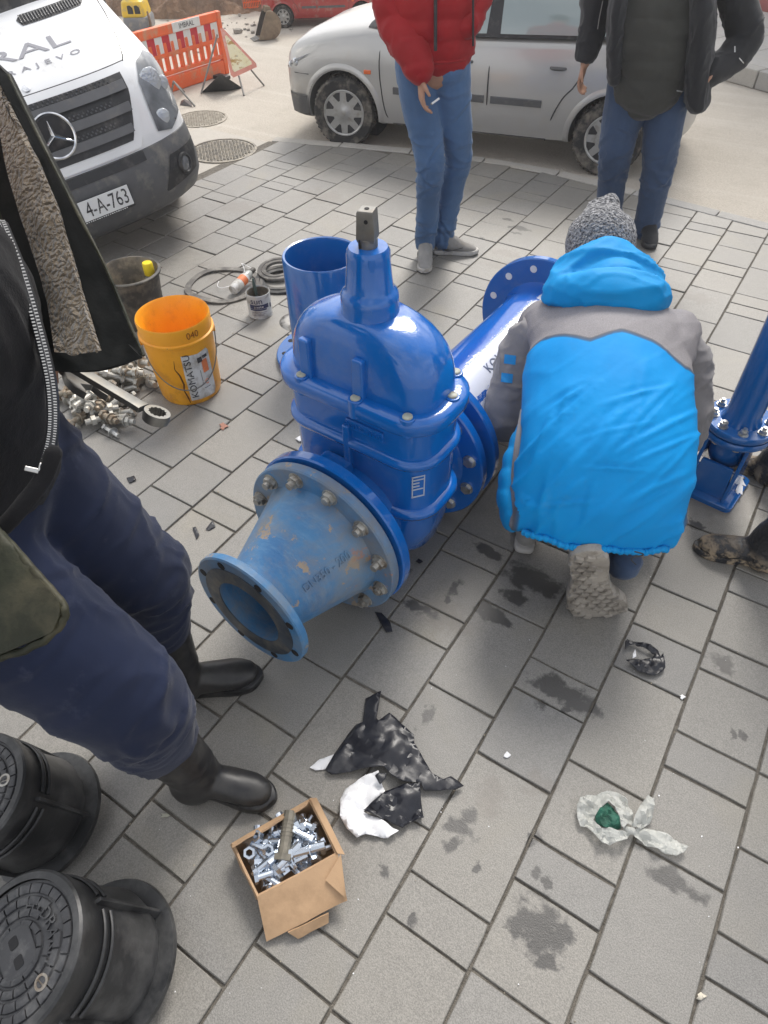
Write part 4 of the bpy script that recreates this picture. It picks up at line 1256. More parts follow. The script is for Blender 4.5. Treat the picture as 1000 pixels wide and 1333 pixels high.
# ---------------- round surface boxes with cast lids
m_box = M('black surface box', (.019, .020, .022), .42, 0, .3, 7, dirt=(.085, .085, .085), damt=.6, dscale=8, bump=.12, bscale=70)
m_lid = M('scuffed black lid', (.032, .033, .037), .48, 0, .3, 12, dirt=(.12, .12, .12), damt=.55, dscale=16, bump=.2, bscale=90)
def surface_box(A, L, label, ang, sc=1.0):
    ax = (L - A); Hh = ax.length; 
    F = frame_of(ax, (Vector((0, 0, 1)).cross(ax)))
    t = thing('surface_box', label, 'surface box', M=Matrix.Translation(A) @ F.to_4x4() @ Matrix.Rotation(ang, 4, 'Z'))
    R1, R2 = .150 * sc, .126 * sc
    part('shell', MB().lathe([(R1 - .016, 0), (R1, 0), (R1 + .002, .006), (R1, .014), (R1 - .030, .017), (R2 + .004, .05), (R2 - .004, Hh * .55), (R2 - .002, Hh * .62), (R2, Hh * .86), (R2 + .004, Hh * .9), (R2 + .004, Hh * .985), (R2, Hh), (R2 - .012, Hh)], n=72), m_box, t, 35)
    for z, in_ in ((Hh * .66, .0), (Hh * .74, 0)):
        for k in range(4):
            a0 = k * math.pi / 2 + .12; pts = [Vector(((R2 + .002) * math.cos(a), (R2 + .002) * math.sin(a), z)) for a in np.linspace(a0, a0 + math.pi / 2 - .24, 14)]
            part('rib', MB().tube(pts, .0042, 6), m_box, t, 60)
    for k in range(4):
        a = k * math.pi / 2 + .0
        q = MB().prism([(R2 - .006, Hh * .80), (R2 + .010, Hh * .78), (R2 + .012, Hh * .55), (R1 - .012, .016), (R2 - .006, .016)], .008, Matrix.Rotation(a, 4, 'Z') @ Matrix.Translation((0, .004, 0)) @ Matrix.Rotation(math.pi / 2, 4, 'X'))
        part('gusset', q, m_box, t, 35, bevel=.002)
    Rl = R2 - .013
    lid = part('lid', MB().lathe([(.0005, Hh - .006), (Rl, Hh - .006), (Rl + .001, Hh - .012)], n=64), m_lid, t, 35)
    # raised tread blocks in rings, smooth field for the key slots
    ri = random.Random(4); pads = []
    for r0, r1, n_ in ((.80, .965, 26), (.63, .78, 20), (.47, .61, 16), (.33, .45, 12)):
        for k in range(n_):
            a0 = 2 * math.pi * (k + .06) / n_; a1 = 2 * math.pi * (k + .94) / n_; am = (a0 + a1) / 2
            if r1 < .9 and abs(math.sin(am)) < .42 and math.cos(am) > 0 and r0 > .45: continue      # band for the lettering
            q = MB(); rg = []
            for z, i_ in ((Hh - .007, 0), (Hh - .0025, .002), (Hh - .0015, .004)):
                ring = []
                for j in range(4):
                    a = a0 + (a1 - a0) * j / 3; ring.append(Vector(((r1 * Rl - i_) * math.cos(a), (r1 * Rl - i_) * math.sin(a), z)))
                for j in range(4):
                    a = a1 + (a0 - a1) * j / 3; ring.append(Vector(((r0 * Rl + i_) * math.cos(a), (r0 * Rl + i_) * math.sin(a), z)))
                rg.append(ring)
            part('tread_block', q.loft(rg), m_lid, lid, 35)
    part('key_plate', MB().loft([[p + Vector((0, 0, z)) for p in rrect(.034 - i, .044 - i, .012, 5)] for z, i in ((Hh - .007, 0), (Hh - .003, .001), (Hh - .002, .003))]), m_lid, lid, 35)
    for y in (-.018, .018):
        part('key_slot', MB().loft([[p + Vector((0, y, z)) for p in rrect(.0085, .0105, .004, 4)] for z in (Hh - .006, Hh - .0013)]), m_hole, lid, 35)
    for k in (0, 1):
        a = 1.9 + math.pi * k
        part('lid_bolt', MB().lathe([(.012, Hh - .006), (.013, Hh - .001), (.009, Hh - .0005), (.008, Hh - .003), (.0005, Hh - .003)], (Rl * .72 * math.cos(a), Rl * .72 * math.sin(a), 0), n=24), m_zinc_old, lid, 35)
    def arc(co, rr_=Rl * .62):
        return np.array([((rr_ + y) * math.cos(-x / rr_), (rr_ + y) * math.sin(-x / rr_), Hh - .0045 + z) for x, y, z in co])
    text_part('cast_lettering', 'HYDRANT', .030, m_lid, lid, None, .005, fn=arc)
    return t
SBA, SBL = G(148, 1256) + Vector((0, 0, .016)), G(20, 1240, .27)
surface_box(SBA, SBL, 'black round surface box with ribbed lid nearest the camera, bottom left', 1.9)
surface_box(G(62, 1066) + Vector((0, 0, .016)), G(-40, 1032, .25), 'black round surface box behind the nearer one, under the navy trousers', 2.5, .95)

# ---------------- torn plastic sheets, bag and litter
def film(name, outline, mats_, label, cat, z0=.004, amp=.02, freq=14, group=None, step=.011, seed=1.0, matfn=None, edge=.3, fold=0.0):
    P = [G(px, py) for px, py in outline]; c0 = sum(P, Vector()) / len(P)
    loc = [Vector((p.x - c0.x, p.y - c0.y)) for p in P]; n = len(loc); den = []
    for i in range(n):
        a, b_ = loc[i], loc[(i + 1) % n]; m_ = max(1, int((b_ - a).length / step)); den += [a.lerp(b_, j / m_) for j in range(m_)]
    xs = [p.x for p in loc]; ys = [p.y for p in loc]; ins = []
    y = min(ys)
    while y < max(ys):
        x = min(xs)
        while x < max(xs): ins.append(Vector((x + rnd.uniform(-.35, .35) * step, y + rnd.uniform(-.35, .35) * step))); x += step
        y += step
    m_ = len(den)
    r_ = delaunay_2d_cdt(den + ins, [(i, (i + 1) % m_) for i in range(m_)], [list(range(m_))], 1, 1e-6)
    co = np.array([(p.x, p.y, 0) for p in r_[0]])
    q = np.c_[co[:, 0] * freq, co[:, 1] * freq, np.full(len(co), seed)]
    h = np.abs(vnoise(q)) * .5 + np.maximum(0, vnoise(q * .45 + 7)) * .55 + np.abs(vnoise(q * 2.2 + 3)) * .30 + np.abs(vnoise(q * 4.5 + 5)) * .12
    co[:, 2] = z0 + amp * h
    me = bpy.data.meshes.new(name); me.from_pydata([tuple(p) for p in co], [], [tuple(f) for f in r_[2]])
    for x in mats_: me.materials.append(x)
    if matfn is not None:
        for f in me.polygons:
            f.material_index = matfn(c0.x + f.center.x, c0.y + f.center.y)
    me.polygons.foreach_set('use_smooth', [True] * len(me.polygons)); me.set_sharp_from_angle(angle=math.radians(24)); me.update()
    o = bpy.data.objects.new(name, me); COL.objects.link(o); o.location = (c0.x, c0.y, 0)
    md = o.modifiers.new('thickness', 'SOLIDIFY'); md.thickness = .0008
    return tag(o, label, cat, group) if cat else o
def black_film():
    t = NT('black plastic film'); v = t.coord('Object')
    dust = t.ramp(t.noise(v, 9, 7, .65), .45, .75)
    t.set(Base_Color=t.mix(t.math('MULTIPLY', dust, .2), (.012, .013, .019), (.06, .06, .065)), Roughness=t.math('MULTIPLY_ADD', dust, .2, .32))
    t.bump(t.noise(v, 60, 4, .6, .5), .12, .006); return t.m
m_bfilm = black_film()
def cr5(pts): return [(380 + x / 4.1667, 880 + y / 4.1667) for x, y in pts]
film('plastic_sheet', cr5([(485, 85), (400, 128), (385, 262), (350, 275), (300, 330), (240, 420), (180, 520), (215, 545), (300, 535), (375, 522), (500, 512), (545, 560), (600, 592), (700, 595), (715, 632), (885, 634), (932, 605), (860, 560), (820, 575), (760, 540), (700, 440), (665, 380), (660, 335), (600, 275), (530, 220), (490, 250), (470, 265), (460, 250)]), [m_bfilm], 'torn black plastic sheet with a long tail lying on the paving', 'plastic sheet', .003, .026, 13, step=.010, seed=2.2)
film('plastic_sheet', cr5([(98, 500), (130, 516), (195, 506), (245, 455), (228, 430), (150, 455)]), [m_white_film], 'small white torn film tip at the left end of the black sheet', 'plastic sheet', .002, .010, 20, step=.007, seed=4)
film('plastic_sheet', cr5([(470, 530), (370, 560), (290, 620), (265, 680), (265, 780), (300, 840), (355, 888), (400, 865), (520, 888), (580, 850), (480, 790), (390, 740), (510, 640), (485, 585)]), [m_white_film], 'crumpled white plastic film beside the cardboard box', 'plastic sheet', .003, .034, 22, step=.007, seed=6.1)
film('plastic_sheet', cr5([(390, 740), (510, 640), (600, 607), (695, 600), (700, 690), (715, 780), (640, 805), (600, 838), (540, 810), (480, 790)]), [m_bfilm], 'small square black plastic sheet next to the white film', 'plastic sheet', .006, .032, 18, step=.007, seed=8.3)
film('plastic_sheet', cr5([(452, 565), (475, 548), (515, 555), (510, 580), (480, 615)]), [m_bfilm], 'tiny dark scrap on the crumpled white film', 'plastic sheet', .022, .01, 25, step=.005, seed=1.3)
def cr6(pts): return [(760 + x / 3.92, 660 + y / 3.92) for x, y in pts]
film('plastic_sheet', cr6([(205, 700), (215, 688), (290, 705), (345, 725), (375, 745), (385, 775), (400, 755), (411, 830), (400, 845), (360, 868), (320, 865), (270, 848), (230, 812), (207, 792), (280, 790), (345, 780), (355, 765), (310, 735), (255, 715), (222, 720), (205, 738)]), [m_bfilm], 'curled black plastic strip forming a loop near the kneeling man', 'plastic sheet', .003, .028, 26, step=.006, seed=3.7)
film('plastic_sheet', cr6([(240, 790), (243, 765), (255, 742), (260, 780)]), [m_white_film], 'small white film tip inside the black strip loop', 'plastic sheet', .006, .015, 20, step=.005, seed=3)
m_bag = NT('milky plastic bag'); _v = m_bag.coord('Object')
m_bag.set(Base_Color=(.72, .73, .69), Roughness=.38, Transmission_Weight=.3, Alpha=.66)
m_bag.bump(m_bag.noise(_v, 90, 4, .6, .8), .5, .006); m_bag = m_bag.m
m_green = M('green cloth', (.015, .10, .065), .7, 0, .5, 40, bump=.5, bscale=120)
def cr7(pts): return [(720 + x / 5, 1000 + y / 5) for x, y in pts]
bgc = G(790, 1066)
bgt = thing('plastic_bag', 'milky white plastic bag knotted at one side with something green inside', 'plastic bag', (bgc.x, bgc.y, 0))
def bagpart(name, outline, mat, z0, amp, freq, seed, step=.006, dome=0.0):
    o = film(name, cr7(outline), [mat], None, None, z0, amp, freq, step=step, seed=seed)
    if dome:
        co = getco(o.data); r = np.sqrt((co[:, 0] / np.abs(co[:, 0]).max()) ** 2 + (co[:, 1] / np.abs(co[:, 1]).max()) ** 2)
        co[:, 2] += dome * np.maximum(0, 1 - r * r); setco(o.data, co)
    loc_ = o.location.copy(); o.data.transform(Matrix.Translation(loc_ - bgc)); o.location = (0, 0, 0); o.parent = bgt
    return o
bagpart('bag_wall', [(165, 215), (210, 195), (270, 190), (310, 170), (360, 160), (420, 185), (465, 240), (495, 300), (510, 350), (500, 395), (470, 385), (440, 420), (420, 400), (410, 350), (385, 280), (345, 240), (285, 290), (255, 350), (270, 385), (300, 414), (350, 412), (412, 434), (455, 434), (490, 445), (470, 480), (430, 495), (360, 515), (290, 500), (265, 450), (210, 395), (170, 390), (150, 330), (145, 260)], m_bag, .004, .042, 30, 2.7)
bagpart('green_cloth', [(345, 240), (385, 280), (410, 345), (430, 410), (390, 425), (310, 410), (265, 375), (258, 340), (285, 295), (310, 270)], m_green, .006, .03, 34, 5.1, dome=.02)
bagpart('bag_ear', [(495, 400), (510, 340), (545, 270), (600, 205), (640, 230), (640, 330), (615, 380), (560, 415)], m_bag, .006, .05, 30, 7.7)
bagpart('bag_ear', [(500, 420), (540, 410), (620, 405), (720, 440), (800, 480), (865, 525), (840, 560), (790, 582), (700, 560), (590, 510), (520, 460)], m_bag, .004, .035, 26, 9.2)
kn = G(720 + 492 / 5, 1000 + 402 / 5, .02) - bgc
part('knot', blob(MB().ball((kn.x, kn.y, .016), (.011, .008, .012)).ball((kn.x + .008, kn.y + .003, .018), (.008, .009, .008)), .003, 2), m_bag, bgt)
LIT = [(660, 983, .011, m_white_film, 'white paper scrap on the paving below the wet stone'), (912, 1297, .014, M('paper scrap', (.62, .57, .47), .8), 'crumpled beige paper scrap at the lower right'), (432, 1000, .004, m_white_film, None),
       (630, 883, .005, m_white_film, None), (603, 898, .006, m_white_film, None), (215, 1062, .013, M('pale leaf', (.42, .41, .33), .7), 'pale fallen leaf by the rubber boot'), (888, 908, .008, m_white_film, 'white peeled chip at the stone joint near the black loop'), (497, 1136, .003, m_white_film, None), (395, 572, .018, m_white_film, 'white paint flake by the foot of the valve'), (291, 556, .012, M('red brown chip', (.36, .17, .12), .7), 'red brown chip on the joint near the orange bucket')]
for px, py, s_, m_, lab in LIT:
    if lab is None: continue
    q = [(px + s_ * 420 * math.cos(a) * (1 + .5 * math.sin(a * 3 + px)), py + s_ * 300 * math.sin(a) * (1 + .4 * math.cos(a * 2 + py))) for a in np.linspace(0, 6.28, 9)[:-1]]
    film('litter', q, [m_], lab, 'litter', .002, s_ * .5, 60, step=s_ * .5, seed=px)
for outl, lab in (([(488, 797), (497, 799), (508, 810), (511, 823), (503, 824), (495, 812)], 'black leaf shaped scrap below the worn cone'), ([(251, 688), (255, 686), (260, 697), (256, 703)], 'small narrow dark leaf left of the cone'), ([(268, 690), (277, 678), (281, 686), (273, 691)], 'small ragged dark scrap beside the narrow leaf'), ([(545, 728), (551, 732), (546, 735), (541, 732)], 'tiny black scrap right of the big flange'), ([(165, 623), (175, 620), (178, 626), (169, 630)], 'dark scrap by the knee of the navy trousers')):
    film('litter', outl, [m_bfilm], lab, 'litter', .002, .006, 40, step=.006, seed=outl[0][0])
# tiny white specks
sp_ = MB(); r5 = random.Random(8)
for i in range(60):
    g_ = G(r5.uniform(150, 990), r5.uniform(420, 1320)); s_ = r5.uniform(.0006, .0019)
    sp_.ball((g_.x, g_.y, .001), (s_, s_ * r5.uniform(.6, 1.6), s_ * .6), 6)
tag(single('grit', sp_, m_white_film, 'scattered white grit on the paving', 'grit', smooth=0), kind='stuff')

# sand and crumbs in and along the joints
sp_ = MB(); r5 = random.Random(18)
for i in range(900):
    k, u, a, b, e0, e1 = r5.choice(stones)
    if r5.random() < .6: x, y = u + r5.gauss(0, .006), r5.uniform(a, b)
    else: x, y = r5.uniform(u, u + ROW), a + r5.gauss(0, .006)
    if y < -.5 or inframe(k, u, a, b) <= 0: continue
    s_ = abs(r5.gauss(0, .0012)) + .0006
    sp_.ball((x, y, s_ * .3), (s_, s_ * r5.uniform(.6, 1.5), s_ * .7), 6)
tag(single('sand', sp_, M('sand grains', (.30, .26, .20), .9, 0, .4, 60), 'loose sand grains along the joints of the paving', 'sand', smooth=0), kind='stuff')
# ================================================================== VEHICLES AND ROADWORKS
m_vwhite = M('van white paint', (.78, .79, .80), .28, 0, .03, 2, coat=.5, dirt=(.55, .54, .51), damt=.15, dscale=5)
m_vgrey = M('grey bumper plastic', (.10, .102, .106), .55, 0, .12, 6, dirt=(.20, .19, .17), damt=.4, dscale=7, bump=.12, bscale=160)
m_vdark = M('dark plastic', (.022, .023, .026), .5, 0, .2, 8, dirt=(.09, .085, .08), damt=.4, dscale=9)
m_slat = M('grille grey', (.11, .112, .118), .42, 0, .12, 8, dirt=(.16, .15, .14), damt=.35, dscale=9)
m_chrome = M('chrome', (.75, .76, .78), .12, 1.0, .05)
m_lamp = NT('lamp glass'); m_lamp.set(Base_Color=(.62, .65, .68), Roughness=.12, Metallic=.55); m_lamp.bump(m_lamp.noise(m_lamp.coord('Object'), 60, 2), .4, .01); m_lamp = m_lamp.m
m_lampdark = M('lamp housing', (.16, .17, .185), .2, .35, .35, 9, coat=.8)
m_glass = NT('window glass'); m_glass.set(Base_Color=(.30, .36, .36), Roughness=.06); m_glass.p.inputs['Specular IOR Level'].default_value = .8
m_glass.set(Transmission_Weight=.0, Coat_Weight=.6); m_glass = m_glass.m
m_plate = M('number plate', (.76, .77, .77), .4, 0, .04)
m_tyre = M('tyre rubber', (.022, .022, .023), .8, 0, .25, 8, dirt=(.20, .18, .15), damt=.6, dscale=9, bump=.2, bscale=60)
m_rim = M('silver wheel cover', (.46, .46, .45), .35, .6, .12, 6, dirt=(.30, .28, .25), damt=.5, dscale=12)
m_logo = M('grey lettering', (.30, .30, .33), .4, 0, .05)

def wheel(parent, c, R, W, rr_, side, cover=8, steer=0.0, mat=None):
    """wheel whose outer face looks along side*y"""
    Mx = Matrix.Translation(c) @ Matrix.Rotation(steer, 4, 'Z')
    q = MB().lathe([(rr_, W * .42), (rr_ + .012, W * .5), (R * .93, W * .52), (R * .985, W * .40), (R, W * .2), (R, -W * .2), (R * .985, -W * .4), (R * .93, -W * .5), (rr_, -W * .5)], (0, 0, 0), (0, side, 0), 64)
    w = part('wheel', q.xf(Mx), m_tyre, parent, 40)
    q = MB()
    for k in range(46):
        a = 2 * math.pi * k / 46
        for s_ in (-1, 1):
            q.box((0, 0, 0), (.017, W * .26, .012), mi=0)
            nv = 8
            RM_ = Matrix.Rotation(a + s_ * .03, 4, 'Y') @ Matrix.Translation((0, side * s_ * W * .24, R + .001)) @ Matrix.Rotation(s_ * .5, 4, 'Z')
            for i in range(len(q.v) - nv, len(q.v)): q.v[i] = RM_ @ q.v[i]
    o = part('tread', q.xf(Mx), m_tyre, w, 30); o['kind'] = 'stuff'
    q = MB().lathe([(.0005, W * .50), (rr_ * .16, W * .50), (rr_ * .22, W * .46), (rr_ * .55, W * .47), (rr_ * .93, W * .46), (rr_ * .97, W * .50), (rr_ + .004, W * .49), (rr_, W * .40)], (0, 0, 0), (0, side, 0), 64)
    rim = part('wheel_cover', q.xf(Mx), mat or m_rim, w, 40)
    for k in range(cover):
        a = 2 * math.pi * (k + .5) / cover; q = MB(); rg = []
        for h in (W * .462, W * .478):
            ring = []
            for (r_, da) in ((.55, .07), (.90, .20), (.92, 0), (.90, -.20), (.55, -.07)):
                ring.append(Vector((rr_ * r_ * math.sin(a + da * 1.5 * 6 / cover), side * h, rr_ * r_ * math.cos(a + da * 1.5 * 6 / cover))))
            rg.append(ring)
        part('cover_opening', q.loft(rg).xf(Mx), m_vdark, w, 0)
    return w

# ---------------- white van
VS = .69
VMx = Matrix.Translation((-3.03, 2.062, -.055)) @ Matrix.Rotation(math.radians(-23), 4, 'Z') @ Matrix.Rotation(math.radians(7), 4, 'X') @ Matrix.Scale(VS, 4)
van = thing('delivery_van', 'white delivery van with dark grey bumper and lettering on the bonnet', 'van', M=VMx)
VZ = [.24, .30, .40, .52, .64, .72, .80, .92, 1.03, 1.12, 1.18, 1.24, 1.30, 1.37, 1.44, 1.50]
VX = [-.10, -.01, .045, .06, .045, .02, .0, -.04, -.085, -.14, -.20, -.30, -.42, -.58, -.74, -.86]
VW = [.90, .955, .985, .99, .985, .98, .975, .972, .965, .945, .925, .905, .89, .875, .86, .85]
def vsurf(y, z, off=0.0):
    x0 = np.interp(z, VZ, VX); w = np.interp(z, VZ, VW)
    def X(yy): 
        a = min(abs(yy) / w, .9999); return x0 - .46 * (1 - (1 - a ** 2.7) ** (1 / 2.7))
    x = X(y)
    if off:
        e = .004
        ty = np.array([(X(y + e) - X(y - e)) / (2 * e), 1, 0.])
        x1 = np.interp(z + e, VZ, VX); x2 = np.interp(z - e, VZ, VX)
        tz = np.array([(x1 - x2) / (2 * e), 0, 1.]); nn = np.cross(ty, tz); nn /= np.linalg.norm(nn)
        if nn[0] < 0 and nn[2] < 0.2: nn = -nn
        if nn[2] < -0.3: nn = -nn
        return Vector((x + nn[0] * off, y + nn[1] * off, z + nn[2] * off))
    return Vector((x, y, z))
def vring(z, back=-1.3):
    w = np.interp(z, VZ, VW); r = []
    r.append(Vector((back, -w, z)))
    for k in range(41):
        a = -math.pi / 2 + math.pi * k / 40
        y = w * .9999 * math.copysign(abs(math.sin(a)) ** .8, math.sin(a)); r.append(vsurf(y, z))
    r.append(Vector((back, w, z)))
    return r
q = MB().loft([vring(z) for z in (.24, .27, .30, .35, .40, .46, .52, .58, .64, .68, .715)], False, closed=False)
q.loft([[p * 1 for p in vring(.715)], [Vector((p.x - .03, p.y * .97, .722)) for p in vring(.715)]], False, closed=False)
bump_ = part('bumper', q, m_vgrey, van, 45)
zs = sorted(set([.70, .72, .76] + [.80 + .0375 * i for i in range(19)] + [1.49, 1.50]))
q = MB().loft([[Vector((p.x - (.0 if z > .74 else .012), p.y, p.z)) for p in vring(z)] for z in zs], False, closed=False)
part('nose', q, m_vwhite, van, 60)
# cab: windscreen, pillars, roof and box
def wsp(y, t): return Vector((-.86 - .78 * t - .14 * (y / .85) ** 2 * (1 - .3 * t), y * (1 - .17 * t), 1.50 + .86 * t))
q = MB().loft([[wsp(y, t) for y in np.linspace(-.80, .80, 25)] for t in np.linspace(.03, 1, 12)], False, closed=False)
part('windscreen', q, m_glass, van, 60)
q = MB().loft([[wsp(y, t) + Vector((.004, 0, .004)) for y in np.linspace(-.83, .83, 25)] for t in (-.03, .075)], False, closed=False)
part('scuttle', q, m_vdark, van, 60)
for s_ in (-1, 1):
    q = MB().loft([[wsp(s_ * .80, t) + Vector((.006, 0, .004)), wsp(s_ * .84, t) + Vector((.008, 0, 0)), Vector((wsp(s_ * .87, t).x - .10, s_ * (.89 - .10 * t), wsp(.8, t).z)), Vector((wsp(s_ * .84, t).x - .14, s_ * (.80 - .12 * t), wsp(.8, t).z))] for t in np.linspace(-.05, 1.05, 9)], True)
    part('pillar', q, m_vwhite, van, 60)
    q = MB().tube([wsp(s_ * .05 + .1, .05) + Vector((.03, 0, .03)), wsp(s_ * .05 + .1 + .35, .09) + Vector((.03, 0, .03)), wsp(s_ * .05 + .1 + .62, .13) + Vector((.03, 0, .03))], .012, 8)
    part('wiper', q, m_vdark, van, 60)
q = MB()
for x0, x1 in ((-1.28, -5.6),):
    prof = [(-.985, .42), (-.985, 1.1), (-.95, 1.6), (-.87, 2.35), (-.78, 2.50), (0, 2.56), (.78, 2.50), (.87, 2.35), (.95, 1.6), (.985, 1.1), (.985, .42)]
    q.loft([[Vector((x, y, z)) for y, z in prof] for x in (x0 - .45, x1)], True)
    q.loft([[Vector((x0 - (max(0, z - 1.4) * .45), y * 1.0, z)) for y, z in prof], [Vector((x0 - .45, y, z)) for y, z in prof]], False, closed=False)
part('body', q, m_vwhite, van, 40)
for s_ in (-1, 1):
    q = MB().prism([(-1.55, 1.48), (-2.25, 1.48), (-2.25, 2.05), (-1.85, 2.05)], .01, Matrix.Translation((0, s_ * .962 + .005, 0)) @ Matrix.Rotation(math.pi / 2, 4, 'X'))
    part('side_window', q, m_glass, van, 0)
for x, y in ((-.98, .83), (-.98, -.83), (-4.6, .83), (-4.6, -.83)):
    wheel(van, Vector((x, y, .345)), .345, .22, .21, 1 if y > 0 else -1)
def vgrid(y0, y1, z0, z1, off, ny=20, nz=8, shape=None, th=.012):
    """panel lying on the nose; shape(v) narrows the half width with height"""
    rg = []
    for i in range(nz + 1):
        z = z0 + (z1 - z0) * i / nz; k = shape(i / nz) if shape else 1.0
        rg.append([vsurf((y0 + y1) / 2 + (y1 - y0) / 2 * k * (-1 + 2 * j / ny), z, off) for j in range(ny + 1)])
    q = MB().loft(rg, False, closed=False)
    edge = rg[0] + [r[-1] for r in rg[1:]] + rg[-1][::-1][1:] + [r[0] for r in rg[::-1]][1:-1]
    back = [p - Vector((th * 1.6, 0, th * .4)) for p in edge]
    q.loft([edge, back], False)
    return q
gsh = lambda v: .80 + .20 * min(1, v * 1.35) ** .8
part('grille_surround', vgrid(-.665, .665, .735, 1.175, .010, 30, 14, lambda v: .78 + .22 * min(1, v * 1.3) ** .8), m_vwhite, van, 50)
gr_ = part('grille', vgrid(-.605, .605, .79, 1.135, .016, 30, 12, gsh), m_vdark, van, 50)
for i in range(3):
    z0 = .815 + .108 * i
    q = vgrid(-.585, .585, z0 + .018, z0 + .068, .042, 28, 4, lambda v: gsh((z0 + .05 - .79) / .345) , .028)
    part('slat', q, m_slat, gr_, 50)
    h = MB()
    for row in range(2):
        for k in range(-15, 16):
            y = k * .033 + (.016 if row else 0)
            if abs(y) > .50 * gsh((z0 - .79) / .345): continue
            p = vsurf(y, z0 + .083 + row * .014, .018)
            h.cyl(p - Vector((.004, 0, 0)), p + Vector((.0045, 0, .001)), .0062, n=6)
    o = part('perforation', h, m_slat, gr_, 0); o['kind'] = 'stuff'
SC = vsurf(0, .955, .062)
em = MB().lathe([(.118, -.006), (.122, .004), (.130, .009), (.138, .004), (.140, -.006), (.130, -.010)], SC, (1, 0, .22), 56, close=True)
Fe = frame_of(Vector((1, 0, .22)), (0, 0, 1))
for k in range(3):
    a = 2 * math.pi * k / 3
    d = Fe @ Vector((math.cos(a), math.sin(a), 0)); e = Fe @ Vector((-math.sin(a), math.cos(a), 0)); nrm = Fe @ Vector((0, 0, 1))
    em.loft([[SC - d * .012 + e * .019, SC - d * .012 - e * .019, SC + d * .122 - e * .004, SC + d * .122 + e * .004], [SC + nrm * .020 + e * .001, SC + nrm * .020 - e * .001, SC + d * .122 + nrm * .004 - e * .001, SC + d * .122 + nrm * .004 + e * .001]], True)
part('star_emblem', em, m_chrome, van, 30)
part('emblem_back', MB().cyl(SC - Vector((.03, 0, 0)), SC - Vector((.012, 0, 0)), .12, n=40), m_vdark, van, 40)
bp_ = vsurf(0, 1.205, .004)
part('bonnet_badge', MB().lathe([(.0005, .004), (.020, .004), (.026, .002), (.028, -.004)], bp_, (.6, 0, 1), 32), m_chrome, van, 40)
# headlights
def vpatch(outline, off, res=16):
    pv_, pf_ = patch(outline, res)
    return MB().add([vsurf(p.x, p.y, off) for p in pv_], pf_)
for s_ in (-1, 1):
    ol = [(.685, .775), (.80, .745), (.93, .80), (.955, .90), (.952, 1.02), (.925, 1.12), (.86, 1.17), (.765, 1.15), (.705, 1.06), (.690, .92)]
    if s_ < 0: ol = [(-y, z) for y, z in ol][::-1]
    hl = part('headlight', vpatch(ol, .007), m_lampdark, van, 180)
    for (y, z, r_) in ((.79, 1.035, .075), (.765, .835, .052), (.87, .99, .05)):
        p = vsurf(s_ * y, z, .010)
        part('lamp', MB().ball(p, (.011, r_, r_ * (1.1 if r_ > .06 else 1)), 20), m_lamp, hl, 180)
    ol2 = [(.655, .745), (.70, .74), (.705, 1.06), (.765, 1.155), (.735, 1.18), (.672, 1.09)]
    p = vsurf(s_ * .80, .52, .004)
    fg = part('fog_lamp', MB().lathe([(.0005, .006), (.05, .004), (.056, .014), (.072, .010), (.074, -.01)], p, (1, s_ * .75, 0), 32), m_vdark, van, 40)
    part('lamp', MB().lathe([(.0005, .012), (.04, .010), (.05, .004)], p, (1, s_ * .75, 0), 24), m_lampdark, fg, 60)
    part('bumper_cheek', vpatch([(s_ * y, z) for y, z in ((.58, .40), (.90, .44), (.955, .62), (.70, .62))][::s_], .005, 12), m_vdark, van, 180)
part('air_intake', vgrid(-.60, .60, .285, .40, .006, 24, 4), m_vdark, van, 50)
part('upper_slot', vgrid(-.52, .52, .655, .715, .006, 24, 3), m_vdark, van, 50)
# number plate
pc = vsurf(.045, .515, .03)
npl = MB().box((0, 0, 0), (.012, .53, .155)); npl.xf(Matrix.Translation(pc))
fr = part('plate_holder', npl, m_vdark, van, 35, bevel=.004)
pl_ = part('number_plate', MB().box(pc + Vector((.008, 0, .008)), (.006, .515, .135)), m_plate, fr, 35, bevel=.002)
PT = Matrix.Translation(pc + Vector((.0125, .255, .006))) @ Matrix(((0, 0, 1, 0), (1, 0, 0, 0), (0, 1, 0, 0), (0, 0, 0, 1)))
me = text_mesh('4-A-763', .112, .001, 'RIGHT', 1.0); me.transform(Matrix.Translation((-.012, 0, 0)) @ Matrix.Diagonal((.86, 1.28, 1, 1))); me.transform(PT)
co_ = getco(me)
o = part('plate_lettering', me, m_print_black, fr)
q = MB()
for i in range(26):
    q.box(pc + Vector((.0068, -.20 + i * .016, -.069)), (.001, .008 + .004 * (i % 3 == 0), .006))
part('holder_lettering', q, m_plate, fr, 0)
# bonnet lettering and vent
def on_bonnet(co, yr, z0, kz=.62):
    return np.array([tuple(vsurf(yr + x, z0 + y * kz * .42, .003 + z)) for x, y, z in co])
me = text_mesh('IMBRAL', .26, .0015, 'RIGHT'); co_ = getco(me)
setco(me, on_bonnet(co_ * np.array([1.25, 1, 1]), .44, 1.335)); part('bonnet_lettering', me, m_logo, van)
me = text_mesh('SARAJEVO', .092, .0015, 'RIGHT', 1.75); co_ = getco(me)
setco(me, on_bonnet(co_ * np.array([1.05, 1, 1]), .455, 1.275)); part('bonnet_lettering', me, m_logo, van)
vt = part('bonnet_vent', vpatch([(.22, 1.425), (.66, 1.425), (.70, 1.44), (.69, 1.462), (.65, 1.468), (.24, 1.468), (.20, 1.45)], .004, 18), m_vdark, van, 180)
for k in range(22):
    y = .225 + k * .021
    q = MB().tube([vsurf(y, 1.430, .009), vsurf(y + .004, 1.463, .009)], .0042, 6)
    part('vent_fin', q, m_slat, vt, 60)
